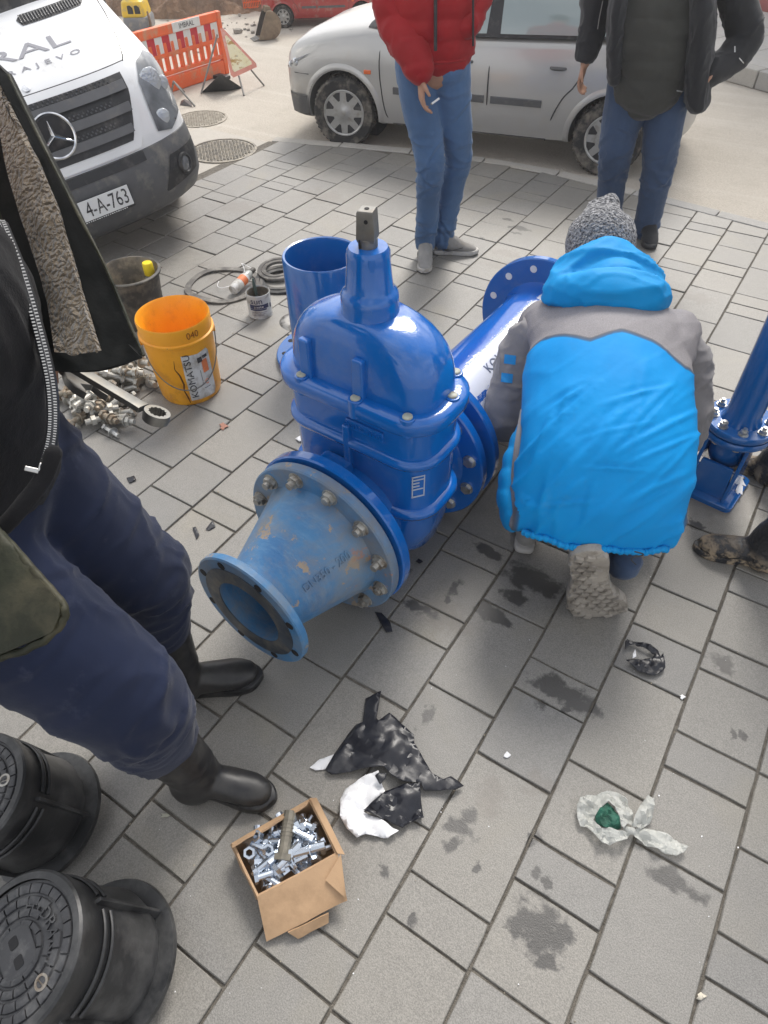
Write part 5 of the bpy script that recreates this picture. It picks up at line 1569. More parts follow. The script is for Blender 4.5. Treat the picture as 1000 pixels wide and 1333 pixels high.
# bonnet shut line
for s_ in (-1, 1):
    part('shut_line', MB().tube([vsurf(s_ * y, z, .001) for y, z in ((.675, 1.178), (.70, 1.20), (.74, 1.26), (.79, 1.36), (.82, 1.47))], .004, 6), m_vdark, van, 60)
part('shut_line', MB().tube([vsurf(y, 1.18, .001) for y in np.linspace(-.675, .675, 21)], .004, 6), m_vdark, van, 60)

# ---------------- hatchback cars
def make_car(name, label, Mx, paint, flare=True, detail=True, steer=.0, lamps=True):
    t = thing(name, label, 'car', M=Mx)
    xs = [.66, .63, .57, .47, .30, .10, -.15, -.35, -.9, -1.6, -2.3, -2.7, -2.95, -3.10, -3.16]
    w = [.45, .62, .74, .80, .825, .83, .832, .835, .84, .84, .838, .825, .79, .70, .55]
    zb = [.34, .24, .20, .20, .20, .20, .20, .20, .20, .20, .21, .24, .28, .32, .40]
    zt = [.60, .68, .76, .83, .885, .93, .97, .99, .965, .985, 1.01, 1.02, 1.02, 1.0, .9]
    rg = []
    for x, w_, b_, z_ in zip(xs, w, zb, zt):
        half = [(w_ * .80, b_), (w_ * .93, b_ + .04), (w_ * .965, b_ + .13), (w_ * .985, b_ + .22), (w_, min(.58, z_ * .72)), (w_ * .993, min(.72, z_ * .84)), (w_ * .965, z_ - .075), (w_ * .935, z_ - .028), (w_ * .86, z_ + .004), (w_ * .5, z_ + (.035 if x > -.4 else .01))]
        ring = [Vector((x, y, z)) for y, z in half] + [Vector((x, -y, z)) for y, z in reversed(half)]
        rg.append(ring)
    # finer stations for smoothness
    cols = [catmull([r[i] for r in rg], 4) for i in range(len(rg[0]))]
    rg = [[c[j] for c in cols] for j in range(len(cols[0]))]
    me = MB().loft(rg, True).mesh('body', 0)
    o = bpy.data.objects.new('cut', MB().merge(MB().cyl((0, -1.2, .30), (0, 1.2, .30), .355, n=48)).mesh('cut', 0)); COL.objects.link(o)
    o2 = bpy.data.objects.new('cut', MB().cyl((-2.49, -1.2, .30), (-2.49, 1.2, .30), .345, n=48).mesh('cut', 0)); COL.objects.link(o2)
    me = evaluated(me, [('BOOLEAN', dict(object=o, operation='DIFFERENCE', solver='EXACT')), ('BOOLEAN', dict(object=o2, operation='DIFFERENCE', solver='EXACT'))])
    bpy.data.objects.remove(o); bpy.data.objects.remove(o2)
    finish(me, 38); me.materials.clear()
    part('body', me, paint, t)
    def side(x, z, off=.0, s_=1):
        """point on the car's flank"""
        j = np.interp(-x, [-v for v in xs], range(len(xs)))
        w_ = np.interp(-x, [-v for v in xs], w); z_ = np.interp(-x, [-v for v in xs], zt); b_ = np.interp(-x, [-v for v in xs], zb)
        zz = [b_, b_ + .04, b_ + .13, b_ + .22, min(.58, z_ * .72), min(.72, z_ * .84), z_ - .075, z_ - .028, z_ + .004]
        ww = [w_ * .80, w_ * .93, w_ * .965, w_ * .985, w_, w_ * .993, w_ * .965, w_ * .935, w_ * .86]
        return Vector((x, s_ * (np.interp(z, zz, ww) + off), z))
    # greenhouse
    def gh(x, v, s_=1):
        zbelt = np.interp(-x, [.2, .9, 1.6, 2.3, 3.1], [.985, .965, .985, 1.01, 1.02])
        roof = np.interp(-x, [.25, .55, .95, 1.4, 2.2, 2.8, 3.02], [1.0, 1.20, 1.40, 1.49, 1.50, 1.44, 1.04])
        wb = np.interp(-x, [.2, .6, 2.4, 3.1], [.74, .79, .80, .72]); wr = np.interp(-x, [.2, .9, 2.4, 3.1], [.66, .60, .60, .60])
        return Vector((x, s_ * (wb + (wr - wb) * v ** 1.2), zbelt + (max(roof, zbelt + .005) - zbelt) * v))
    rg = []
    for x in np.linspace(-.26, -3.02, 40):
        half = [gh(x, v) for v in (0, .25, .5, .75, .9, 1.0)]
        top = half[-1]
        ring = half + [Vector((x, top.y * .5, top.z + .02)), Vector((x, -top.y * .5, top.z + .02))] + [Vector((p.x, -p.y, p.z)) for p in reversed(half)]
        rg.append(ring)
    part('cabin', MB().loft(rg, True), m_vdark if detail else paint, t, 50)
    q = MB().loft([[Vector((x, top_ * k, gh(x, 1.0).z + .025 - .02 * abs(k) ** 2)) for k in (-1, -.6, 0, .6, 1)] for x, top_ in ((-1.25, .60), (-1.8, .62), (-2.4, .61), (-2.85, .55))], False, closed=False)
    part('roof', q, paint, t, 60)
    for s_ in (-1, 1):
        for x0, x1, xa, xb in ((-.62, -1.34, -.98, -1.36), (-1.46, -2.18, -1.44, -2.10), (-2.26, -2.62, -2.2, -2.52)):
            rg = []
            for v in np.linspace(.05, .86, 7):
                a, b_ = x0 + (xa - x0) * v, x1 + (xb - x1) * v
                rg.append([gh(x, v, s_) + Vector((0, s_ * .006, 0)) for x in np.linspace(a, b_, 12)])
            part('side_window', MB().loft(rg, False, closed=False), m_glass, t, 60)
        q = MB().loft([[gh(x, v, s_) + Vector((0, s_ * .007, 0)) for x in np.linspace(-.30 - .30 * v, -.56 - .30 * v, 5)] for v in (.05, .4, .7)], False, closed=False)
        part('quarter_panel', q, m_vdark, t, 60)
        # arch lips, doors, trim
        for cx, R_ in ((0, .365), (-2.49, .355)):
            rg = []
            for a in np.linspace(math.radians(-14), math.radians(194), 34):
                x, z = cx + R_ * math.cos(a), .30 + R_ * math.sin(a)
                p = side(x, max(z, .2), 0, s_); x2, z2 = cx + (R_ + .055) * math.cos(a), .30 + (R_ + .055) * math.sin(a); p2 = side(x2, max(z2, .2), 0, s_)
                rg.append([p + Vector((0, -s_ * .05, 0)), p + Vector((0, s_ * .012, 0)), p.lerp(p2, .4) + Vector((0, s_ * .013, 0)), p2 + Vector((0, -s_ * .006, 0))])
            part('wheel_arch', MB().loft(rg, False, closed=False), paint, t, 60)
            part('wheel_well', MB().lathe([(R_ - .004, -.30), (R_ - .004, .0), (.05, .0)], (cx, s_ * .62, .30), (0, s_ * -1, 0), 40) if False else MB().cyl((cx, s_ * .40, .30), (cx, s_ * .42, .30), R_ - .006, n=40), m_vdark, t, 60)
        for xl in ([(-.52, .22), (-.44, .32), (-.40, .55), (-.385, .75), (-.41, .96)], [(-1.40, .20), (-1.40, .5), (-1.395, .75), (-1.39, .975)], [(-2.12, .66), (-2.05, .58), (-1.98, .42), (-1.93, .20)], [(-2.12, .66), (-2.20, .80), (-2.25, .99)]):
            pts = [side(x, z, .0005, s_) for x, z in xl]
            part('door_gap', MB().tube(catmull(pts, 4), .0055, 6), m_vdark, t, 60)
        part('sill_gap', MB().tube([side(x, .245, .0005, s_) for x in np.linspace(-.50, -1.95, 12)], .004, 6), m_vdark, t, 60)
        for x0, x1 in ((-.52, -1.37), (-1.43, -1.88)):
            rg = [[side(x, .50, .002, s_), side(x, .505, .014, s_), side(x, .555, .014, s_), side(x, .56, .002, s_)] for x in np.linspace(x0, x1, 8)]
            part('rubbing_strip', MB().loft(rg, True, closed=False), m_vgrey, t, 40)
        for x in (-1.18, -1.98):
            p = side(x, .80, .014, s_)
            part('door_handle', MB().limb([p + Vector((.06, -s_ * .012, 0)), p + Vector((.03, s_ * .004, 0)), p + Vector((-.03, s_ * .004, 0)), p + Vector((-.06, -s_ * .012, 0))], [.011, .014, .014, .011], n=10), m_vgrey if detail else m_vdark, t, 60)
        p = side(-.27, .66, .004, s_)
        part('side_indicator', MB().box(p, (.07, .012, .034)), m_ind, t, 35, bevel=.008)
        # lower bumper in grey, headlamp
        rg = [[side(x, z, .024, s_) for z in (.20, .25, .30, .36, .42)] for x in np.linspace(.36, .645, 12)]
        part('bumper_corner', MB().loft(rg, False, closed=False), m_vgrey, t, 60)
        part('bumper_gap', MB().tube([side(x, .60 - .0 * x, .001, s_) for x in np.linspace(.33, .58, 8)], .004, 6), m_vdark, t, 60)
        rg = []
        for v in np.linspace(0, 1, 6):
            rg.append([side(.605 - .24 * v * u_ - .08 * u_, .60 + .02 * v + (.10 + .07 * v) * u_ * .9, .020, s_) for u_ in np.linspace(0, 1, 8)])
        hd_ = part('headlight', MB().loft(rg, False, closed=False), m_lampdark, t, 60)
        for k_ in (2, 4): part('lamp', MB().ball(rg[3][k_] + Vector((-.012, -s_ * .022, 0)), (.036, .026, .036), 14), m_lamp, hd_, 180)
        wheel(t, Vector((0, s_ * .735, .30)), .30, .19, .195, s_, 8, steer if True else 0, None)
        wheel(t, Vector((-2.49, s_ * .735, .30)), .30, .19, .195, s_, 8, 0, None)
    return t
m_ind = M('orange indicator', (.75, .16, .05), .25, 0, .1, coat=.5)
m_silver = M('silver car paint', (.47, .465, .45), .30, .35, .03, 2, coat=.6, dirt=(.46, .44, .40), damt=.25, dscale=4)
m_redcar = M('red car paint', (.34, .022, .02), .28, 0, .08, 3, coat=.6, dirt=(.30, .22, .18), damt=.35, dscale=3)
CS = .705
ca = math.radians(192.5)
CMat = Matrix.Translation((-3.14, 4.70, STREET_Z)) @ Matrix.Rotation(ca, 4, 'Z') @ Matrix.Scale(CS, 4)
make_car('parked_car', 'silver hatchback parked along the kerb behind the two standing men', CMat, m_silver, steer=math.radians(8))
# seats seen through the side windows are part of the cabin glass; the red car stands further back
_f, _r = G(468, 33, STREET_Z), G(374, 36, STREET_Z)
_d = (_f - _r).normalized(); RS = .335; _a = math.atan2(_d.y, _d.x)
_m = (_f + _r) / 2 - _d * (-1.245 * RS) + Vector((-_d.y, _d.x, 0)) * .735 * RS
RMat = Matrix.Translation((_m.x, _m.y, STREET_Z)) @ Matrix.Rotation(_a, 4, 'Z') @ Matrix.Scale(RS, 4)
make_car('parked_car', 'red hatchback parked further back beside the excavator bucket', RMat, m_redcar, detail=False)

# ---------------- orange plastic barrier
m_bar = M('orange barrier plastic', (.80, .135, .035), .5, 0, .1, 5, dirt=(.55, .30, .18), damt=.45, dscale=8)
m_refl_w = M('white reflective', (.70, .71, .69), .4, 0, .06, 20)
m_refl_r = M('red reflective', (.52, .02, .035), .4, 0, .1, 20)
bR = G(297, 95, STREET_Z); bL = G(228, 118, STREET_Z)
bd = (bL - bR).normalized(); bL_ = 1.02
bnrm = Vector((-bd.y, bd.x, 0))
if bnrm.dot(bR) > 0: bnrm = -bnrm
BHt = .46
BM = Matrix(((bd.x, bnrm.x, 0, bR.x), (bd.y, bnrm.y, 0, bR.y), (0, 0, 1, STREET_Z), (0, 0, 0, 1)))
br_ = thing('barrier', 'orange plastic roadworks barrier with red and white reflective band behind the van', 'barrier', M=BM)
W_ = .95
for (x, w) in ((.025, .05), (W_ - .025, .05)):
    part('post', MB().box((x, 0, BHt / 2), (w, .05, BHt)), m_bar, br_, 35, bevel=.01)
part('top_rail', MB().box((W_ / 2, 0, BHt - .035), (W_ - .1, .045, .07)), m_bar, br_, 35, bevel=.01)
part('mid_rail', MB().box((W_ / 2, 0, BHt - .20), (W_ - .1, .04, .03)), m_bar, br_, 35, bevel=.006)
part('bottom_rail', MB().box((W_ / 2, 0, .055), (W_ - .1, .045, .11)), m_bar, br_, 35, bevel=.01)
part('bottom_rail', MB().box((W_ / 2, 0, .135), (W_ - .1, .04, .03)), m_bar, br_, 35, bevel=.006)
nb = 11
for k in range(nb):
    x = .05 + (W_ - .1) * (k + .75) / nb
    part('bar', MB().box((x, 0, .245), (.036, .032, .20)), m_bar, br_, 35, bevel=.008)
    x = .05 + (W_ - .1) * (k + .5) / nb
    part('reflector', MB().box((x, 0, BHt - .1275), ((W_ - .1) / nb, .024, .113)), m_refl_r if k % 2 else m_refl_w, br_, 0)
sgn = part('name_strip', MB().box((.40, .026, BHt - .032), (.30, .006, .066)), m_refl_w, br_, 35, bevel=.002)
# seen side: the side that faces the camera is +y of the barrier frame; lettering reads from that side
FT = Matrix.Translation((.40, .0296, BHt - .032)) @ Matrix(((-1, 0, 0, 0), (0, 0, 1, 0), (0, 1, 0, 0), (0, 0, 0, 1)))
text_part('lettering', 'IMBRAL', .05, m_print_black, sgn, FT, .001)
part('foot', MB().box((.16, 0, .012), (.09, .30, .03)), m_vdark, br_, 35, bevel=.008)

# ---------------- triangular warning sign on its stand
def sign_material():
    t = NT('worn sign face'); v = t.coord('Object')
    c = t.ramp(t.noise(v, 7, 5), .3, .7, (.78, .70, .42), (.85, .80, .62))
    c = t.mix(t.ramp(t.noise(t.coord('Object', (1, 1, 2)), 13, 7, .7), .53, .60), c, (.50, .30, .10))
    c = t.mix(t.ramp(t.noise(v, 9, 4, .6), .62, .68), c, (.20, .16, .12))
    t.set(Base_Color=c, Roughness=.5); return t.m
m_signface = sign_material()
m_signred = M('faded red border', (.72, .30, .24), .5, 0, .15, 8, dirt=(.7, .55, .48), damt=.4, dscale=10)
m_pole = M('grey steel tube', (.24, .235, .225), .5, .5, .2, 12)
sb = G(306, 116, STREET_Z)
S1, S2, S3 = PL(286, 32, sb, .02), PL(337, 86, sb, -.02), PL(302, 102, sb, -.12)
sg = thing('road_sign', 'worn triangular roadworks warning sign with red border standing on thin legs', 'sign', (sb.x, sb.y, STREET_Z))
nrm = (S2 - S1).cross(S3 - S1).normalized()
if nrm.dot(S1 - Vector((0, 0, CAM_H))) > 0: nrm = -nrm
cen = (S1 + S2 + S3) / 3
def tri(k, off, th):
    out = []
    for a in (S1, S2, S3):
        for b_ in ((S2, S3), (S3, S1), (S1, S2))[(S1, S2, S3).index(a)]:
            out.append(a.lerp(b_, .07))
    order = [out[1], out[0], out[3], out[2], out[5], out[4]]
    ring = [cen + (p - cen) * k + nrm * off for p in order]
    return MB().loft([[p - nrm * th for p in ring], ring], True)
part('border', tri(1.0, 0, .008), m_signred, sg, 0, world=True)
part('face', tri(.74, .003, .006), m_signface, sg, 0, world=True)
for i, (a, b_) in enumerate(((PL(283, 45, sb, .03), G(262, 123, STREET_Z)), (PL(311, 99, sb, -.09), G(318, 125, STREET_Z)), (PL(327, 91, sb, -.03), G(344, 112, STREET_Z)))):
    part('leg', MB().tube([a, a.lerp(b_, .5), b_ + Vector((0, 0, .004))], .0075, 8), m_pole, sg, 60, world=True)
q = MB(); a, b_, c_ = G(262, 121, STREET_Z), G(302, 118, STREET_Z), PL(285, 98, G(284, 120), 0)
for p_, q_ in ((a, b_),):
    q.loft([[a + Vector((0, 0, .002)), b_ + Vector((0, 0, .002)), c_], [a + Vector((.03, .10, .002)), b_ + Vector((.03, .10, .002)), c_ + Vector((.01, .03, 0))]], True)
part('foot', q, m_vdark, br_, 35, world=True)
s2 = G(245, 138, STREET_Z)
s2t = thing('sign_stand', 'thin folding sign stand with dark foot half hidden behind the van headlight', 'sign stand', (s2.x, s2.y, STREET_Z))
for a, b_ in ((PL(226, 106, s2, .05), G(254, 139, STREET_Z)), (PL(226, 106, s2, .05), G(222, 128, STREET_Z)), (PL(226, 106, s2, .05), G(240, 120, STREET_Z))):
    part('leg', MB().tube([a, a.lerp(b_, .5), b_ + Vector((0, 0, .004))], .0075, 8), m_pole, s2t, 60, world=True)
q = MB().loft([[G(234, 137, STREET_Z + .002), G(250, 139, STREET_Z + .002), G(240, 131, STREET_Z + .02)], [G(236, 131, STREET_Z + .002), G(250, 133, STREET_Z + .002), G(241, 129, STREET_Z + .02)]], True)
part('foot', q, m_vdark, s2t, 0, world=True)

# ---------------- excavator bucket on the ground
m_xb = M('worn excavator steel', (.26, .20, .14), .7, .2, .35, 7, dirt=(.16, .11, .075), damt=.7, dscale=6, bump=.3, bscale=30)
m_xbin = M('dark bucket inside', (.10, .09, .08), .8, .2, .4, 8)
xb = G(351, 50, STREET_Z)
xt = thing('excavator_bucket', 'rusty brown excavator bucket with teeth standing on the street by the red car', 'excavator bucket', (xb.x, xb.y, STREET_Z), math.radians(55))
Rb = .118; wd = .16
arc_ = [(Rb * .98 * math.cos(a) * 1.0, Rb + .006 + Rb * math.sin(a)) for a in np.linspace(math.radians(100), math.radians(-95), 22)] + [(-.13, .012)]
q = MB(); n_ = len(arc_)
rg = [[Vector((x, s_ * wd / 2, z)) for x, z in arc_] for s_ in (-1, 1)]
part('shell', (lambda me: me)(evaluated(MB().loft(rg, False, closed=False).mesh('shell', 50), [('SOLIDIFY', dict(thickness=.010))])), m_xb, xt)
for s_ in (-1, 1):
    pts = arc_ + [(-.055, .175)]
    part('side_plate', MB().prism(pts, .010, Matrix.Translation((0, s_ * wd / 2 + .005, 0)) @ Matrix.Rotation(math.pi / 2, 4, 'X')), m_xb if s_ < 0 else m_xbin, xt, 35)
for k in range(4):
    y = -wd / 2 + .02 + k * (wd - .04) / 3
    part('tooth', MB().loft([[Vector((-.12, y - .014, .004)), Vector((-.12, y + .014, .004)), Vector((-.12, y + .014, .026)), Vector((-.12, y - .014, .026))], [Vector((-.185, y - .008, .002)), Vector((-.185, y + .008, .002)), Vector((-.185, y + .008, .007)), Vector((-.185, y - .008, .007))]]), m_pole, xt, 30)
for y in (-.03, .03):
    part('ear', MB().prism([(-.03, .228), (.05, .218), (.03, .27), (-.02, .275)], .014, Matrix.Translation((0, y + .007, 0)) @ Matrix.Rotation(math.pi / 2, 4, 'X')), m_xb, xt, 35)

# ---------------- yellow digger behind the van
m_yel = M('digger yellow', (.74, .50, .045), .4, 0, .1, 5, dirt=(.40, .33, .22), damt=.35, dscale=7)
m_dgrey = M('digger grey', (.20, .205, .215), .55, 0, .15, 5, dirt=(.33, .30, .25), damt=.5, dscale=8)
dg_ = G(182, 58, STREET_Z)
DM = Matrix.Translation((dg_.x, dg_.y, STREET_Z)) @ Matrix.Rotation(math.atan2(.467, .884) + .1, 4, 'Z') @ Matrix.Scale(.60, 4)
dt = thing('excavator', 'yellow and grey digger partly hidden behind the white van', 'excavator', M=DM)
q = MB().loft([[Vector((p.x, p.y * 1.1 + .3, z)) for p in rrect(.20 + i, .26 + i, .07, 6)] for z, i in ((.16, -.03), (.19, 0), (.33, .005), (.36, -.01))])
part('counterweight', q, m_dgrey, dt, 40)
q = MB().loft([[Vector((p.x - .02, p.y + .32, z)) for p in rrect(.19 + i, .25 + i, .06, 6)] for z, i in ((.362, 0), (.40, .004), (.56, -.02), (.585, -.05))])
part('engine_cover', q, m_yel, dt, 40)
for x in (-.095, .02):
    q = MB().prism([(x, .405), (x + .095, .405), (x + .09, .49), (x + .05, .525), (x + .005, .515)], .012, Matrix.Translation((0, .078, 0)) @ Matrix.Rotation(math.pi / 2, 4, 'X'))
    part('window', q, m_vdark, dt, 35, bevel=.006)
part('lamp', MB().lathe([(.0005, .01), (.022, .008), (.028, 0)], (.12, .035, .27), (0, -1, 0), 24), m_vdark, dt, 40)
part('hose_guard', MB().limb([Vector((.20, .10, .16)), Vector((.235, .08, .28)), Vector((.215, .12, .42))], [.018, .022, .016], n=10), m_soil, dt, 60)
for s_ in (-1, 1):
    part('track', MB().loft([[Vector((s_ * .19 + sx * .05, p.x, p.y + .082)) for p in rrect(.34, .078, .075, 8)] for sx in (-1, 1)]), m_vdark, dt, 40)
q = MB().loft([[Vector((p.x - .06, p.y + .52, z)) for p in rrect(.15, .18, .03, 4)] for z in (.36, .95)])
part('cab', q, m_glass, dt, 40)
q = MB().loft([[Vector((p.x - .06, p.y + .52, z)) for p in rrect(.165, .20, .04, 4)] for z in (.951, .99)])
part('cab_roof', q, m_yel, dt, 40)
part('boom', MB().tube([Vector((.02, .75, .4)), Vector((.02, 1.1, 1.0)), Vector((.02, 1.7, 1.1)), Vector((.02, 2.1, .6))], .06, 8), m_yel, dt, 40)

# ---------------- orange mesh fence far behind
fA, fB = G(318, 16, STREET_Z), G(372, 10, STREET_Z)
fd = (fB - fA).normalized()
ft = thing('mesh_fence', 'orange plastic mesh fence far behind the excavator bucket', 'fence', (fA.x, fA.y, STREET_Z), math.atan2(fd.y, fd.x))
for k in range(5): part('post', MB().cyl((k * .30, 0, 0), (k * .30, 0, .46), .012, n=8), m_pole, ft, 60)
q = MB()
for k in range(60): q.box((k * .0203, -.012, .23), (.010, .004, .40))
for k in range(9): q.box((.6, -.012, .04 + k * .05), (1.2, .0046, .010))
o = part('mesh', q, m_bar, ft, 0); o['kind'] = 'stuff'
# ================================================================== PEOPLE
m_skin = M('skin', (.42, .23, .15), .5, 0, .12, 14, bump=.1, bscale=220, bdist=.002)
m_hair = M('dark hair', (.02, .015, .012), .6, 0, .4, 60, bump=.4, bscale=200)
m_eye = M('eye', (.6, .58, .55), .2)
m_jeans = fabric('light blue denim', (.080, .155, .29), .22, 4, weave=1400, bump=.3)
m_jeans2 = fabric('dark blue denim', (.048, .080, .15), .25, 4, weave=1400, bump=.3)
m_redj = fabric('red jacket cloth', (.34, .010, .014), .15, 5, .6, 1200, bump=.15, sheen=.1)
m_blackj = fabric('black jacket cloth', (.022, .023, .026), .2, 5, .75, 1000, bump=.2)
m_olivej = fabric('olive grey quilted cloth', (.055, .055, .048), .2, 6, .8, 900, bump=.25)
m_greysh = fabric('grey shoe mesh', (.30, .29, .275), .2, 16, .8, 1600, dirt=(.2, .18, .15), damt=.5)
m_sole = M('pale shoe sole', (.50, .48, .45), .6, 0, .12, 12, dirt=(.28, .25, .21), damt=.5, dscale=20)
m_navy = fabric('navy work trousers', (.008, .015, .045), .25, 3.2, .8, 1100, dirt=(.07, .08, .12), damt=.3, bump=.2, sheen=.12)
m_blackt = fabric('black trousers', (.018, .018, .020), .2, 4, .85, 900)
m_boot = M('black rubber boot', (.013, .013, .015), .40, 0, .3, 6, dirt=(.045, .043, .040), damt=.6, dscale=9, bump=.1, bscale=40, rvar=.1)
m_zip = M('metal zip', (.62, .61, .58), .3, .95, .1)
m_muddy = NT('muddy boot'); _v = m_muddy.coord('Object'); _s = m_muddy.n('ShaderNodeSeparateXYZ'); m_muddy.l(_v, _s.inputs[0])
_md = m_muddy.math('MULTIPLY', m_muddy.ramp(m_muddy.noise(_v, 26, 6, .65), .44, .54), m_muddy.ramp(_s.outputs['Z'], .03, .085, (1, 1, 1), (0, 0, 0)))
m_muddy.set(Base_Color=m_muddy.mix(_md, (.022, .023, .027), (.37, .29, .20)), Roughness=m_muddy.math('MULTIPLY_ADD', _md, .5, .38))
m_muddy.bump(m_muddy.math('ADD', _md, m_muddy.noise(_v, 70, 4)), .6, .008); m_muddy = m_muddy.m

def hand(mb, w, d, palm, L=.185, side=1, curl=.5, thumb=True):
    """palm and five separate bent fingers; d: wrist to fingers, palm: palm facing direction"""
    w = Vector(w); d = Vector(d).normalized(); n = Vector(palm); n = (n - d * n.dot(d)).normalized(); s_ = d.cross(n) * side
    k = L / .185
    mb.limb([w - d * .03 * k, w + d * .02 * k, w + d * .06 * k, w + d * .088 * k], [(.026 * k, .019 * k), (.033 * k, .016 * k), (.041 * k, .0145 * k), (.039 * k, .012 * k)], side=s_, n=16, st=4)
    for i, (off, ln, r) in enumerate(((.030, .070, .0088), (.010, .080, .0092), (-.011, .074, .0088), (-.030, .058, .0078))):
        c = curl * (1 + .12 * i); p = w + d * .085 * k + s_ * off * k; dirn = d.copy(); pts = [p - d * .03 * k, p]; ax = s_
        ang = 0
        for seg, f in ((.46, .45), (.30, .8), (.24, .6)):
            ang += c * f
            dv = d * math.cos(ang) + n * math.sin(ang); p = p + dv * ln * seg * k; pts.append(p)
        mb.limb(pts, [r * k, r * k * 1.05, r * k, r * k * .92, r * k * .8], n=10, st=3)
    if thumb:
        p = w + d * .022 * k + s_ * .030 * k
        mb.limb([w + d * .01 * k + s_ * .012 * k, p, p + (d * .75 + s_ * .55 + n * .35).normalized() * .036 * k, p + (d * .75 + s_ * .55 + n * .35).normalized() * .036 * k + (d * .9 + s_ * .1 + n * .45).normalized() * .030 * k], [.015 * k, .0135 * k, .0105 * k, .0085 * k], n=10, st=3)
    return mb

def head(mb, c, face, up, k=1.0):
    """skull, jaw, nose, brow, lips and ears joined to the body"""
    c = Vector(c); f = Vector(face).normalized(); u = Vector(up); u = (u - f * u.dot(f)).normalized(); r = f.cross(u)
    R = Matrix((r, f, u)).transposed()
    mb.ball(c + u * .025 * k, (.075 * k, .092 * k, .095 * k), 20, rot=R)
    mb.ball(c - u * .055 * k + f * .022 * k, (.058 * k, .066 * k, .062 * k), 18, rot=R)
    mb.limb([c + f * .088 * k + u * .018 * k, c + f * .103 * k - u * .012 * k, c + f * .112 * k - u * .028 * k], [.008 * k, .010 * k, .013 * k], n=10, st=3)
    mb.limb([c + f * .074 * k + u * .032 * k - r * .04 * k, c + f * .090 * k + u * .034 * k, c + f * .074 * k + u * .032 * k + r * .04 * k], [.010 * k] * 3, n=10, st=3)
    mb.limb([c + f * .074 * k - u * .060 * k - r * .022 * k, c + f * .088 * k - u * .060 * k, c + f * .074 * k - u * .060 * k + r * .022 * k], [.008 * k, .010 * k, .008 * k], n=10, st=3)
    for s_ in (-1, 1):
        mb.ball(c + r * s_ * .076 * k - u * .005 * k, (.010 * k, .018 * k, .030 * k), 10, rot=R)
    return R

def person(name, label, base, J, S=1.0, hands=None, voxel=.012, group=None, hair=True):
    """J: joints; the body is one skin: trunk, neck, head, arms, hands and legs"""
    t = thing(name, label, 'person', base, 0, group)
    b = MB()
    acr = (J['shR'] - J['shL']); acr.normalize()
    b.limb([J['pelvis'], J['pelvis'].lerp(J['chest'], .45), J['chest'], J['chest'].lerp(J['neck'], .7)], [(.145 * S, .105 * S), (.125 * S, .10 * S), (.155 * S, .115 * S), (.10 * S, .07 * S)], side=acr, n=20)
    b.limb([J['shL'], J['chest'].lerp(J['neck'], .6), J['shR']], [.055 * S, .075 * S, .055 * S], n=14)
    b.limb([J['chest'].lerp(J['neck'], .6), J['neck'], J['head']], [.07 * S, .055 * S, .055 * S], n=14)
    R = head(b, J['head'], J['face'], J.get('up', (J['head'] - J['neck'])), S)
    for s_ in 'LR':
        b.limb([J['sh' + s_], J['sh' + s_].lerp(J['el' + s_], .5), J['el' + s_], J['el' + s_].lerp(J['wr' + s_], .35), J['wr' + s_]], [.052 * S, .046 * S, .040 * S, .039 * S, .026 * S], n=14)
        hd = (J.get('hd' + s_) or (J['wr' + s_] - J['el' + s_])); pm = J.get('pm' + s_) or Vector((0, 0, -1)) + acr * .3
        hand(b, J['wr' + s_], hd, pm, .18 * S, J.get('hs' + s_, 1), J.get('cu' + s_, .5))
        b.limb([J['hip' + s_], J['hip' + s_].lerp(J['kn' + s_], .4), J['kn' + s_], J['kn' + s_].lerp(J['an' + s_], .35), J['an' + s_]], [.082 * S, .075 * S, .054 * S, .053 * S, .036 * S], n=16)
        b.limb([J['an' + s_], J['an' + s_].lerp(J['to' + s_], .12) - Vector((0, 0, .03)), J['an' + s_].lerp(J['to' + s_], .3) - Vector((0, 0, .035))], [.030 * S, .022 * S, .015 * S], n=12)
    part('body', blob(b, voxel, 3), m_skin, t, world=True)
    f = Vector(J['face']).normalized(); u = Vector(J.get('up', J['head'] - J['neck'])); u = (u - f * u.dot(f)).normalized(); r = f.cross(u)
    for s_ in (-1, 1):
        part('eye', MB().ball(J['head'] + f * .074 * S + r * s_ * .032 * S + u * .008 * S, .013 * S, 12), m_eye, t, 180, world=True)
    if hair:
        h = MB().ball(J['head'] + u * .045 * S - f * .018 * S, (.082 * S, .092 * S, .090 * S), 20, rot=R)
        part('hair', blob(h, .01, 2, lambda co, no: .006 * fbm(co * 60, 3)), m_hair, t, world=True)
    return t

def folds(amp, dirs, freq=18, base=0.004):
    """cloth folds: ridged noise stretched along dirs (list of (direction, stretch))"""
    d, stretch = dirs
    d = np.array(Vector(d).normalized())
    def f(co, no):
        a = (co @ d)[:, None] * d; q = (co - a) * freq + a * freq / stretch
        r1 = np.maximum(0, 1 - np.abs(vnoise(q)) * 2.2) ** 2
        r2 = np.maximum(0, 1 - np.abs(vnoise(q * 1.9 + 11)) * 2.2) ** 2
        return amp * (r1 * .8 + r2 * .4 - .3) + base * fbm(co * 7, 2)
    return f
def leg_folds(amp, kn, an):
    """creases across the leg, gathered at knee and ankle"""
    def f(co, no):
        w = np.zeros(len(co))
        for p, rad, a in [(k, .13, 1.0) for k in kn] + [(k, .12, 1.2) for k in an]:
            w = np.maximum(w, a * np.exp(-((co - np.array(p)) ** 2).sum(1) / rad ** 2))
        q = co * np.array([7, 7, 30]); r = np.maximum(0, 1 - np.abs(vnoise(q + 2 * fbm(co * 9, 2)[:, None])) * 2.2) ** 1.6
        q2 = co * np.array([14, 14, 7]); r2 = np.maximum(0, 1 - np.abs(vnoise(q2)) * 2.2) ** 2
        return amp * (r * (w + .12) + .35 * r2 - .2)
    return f

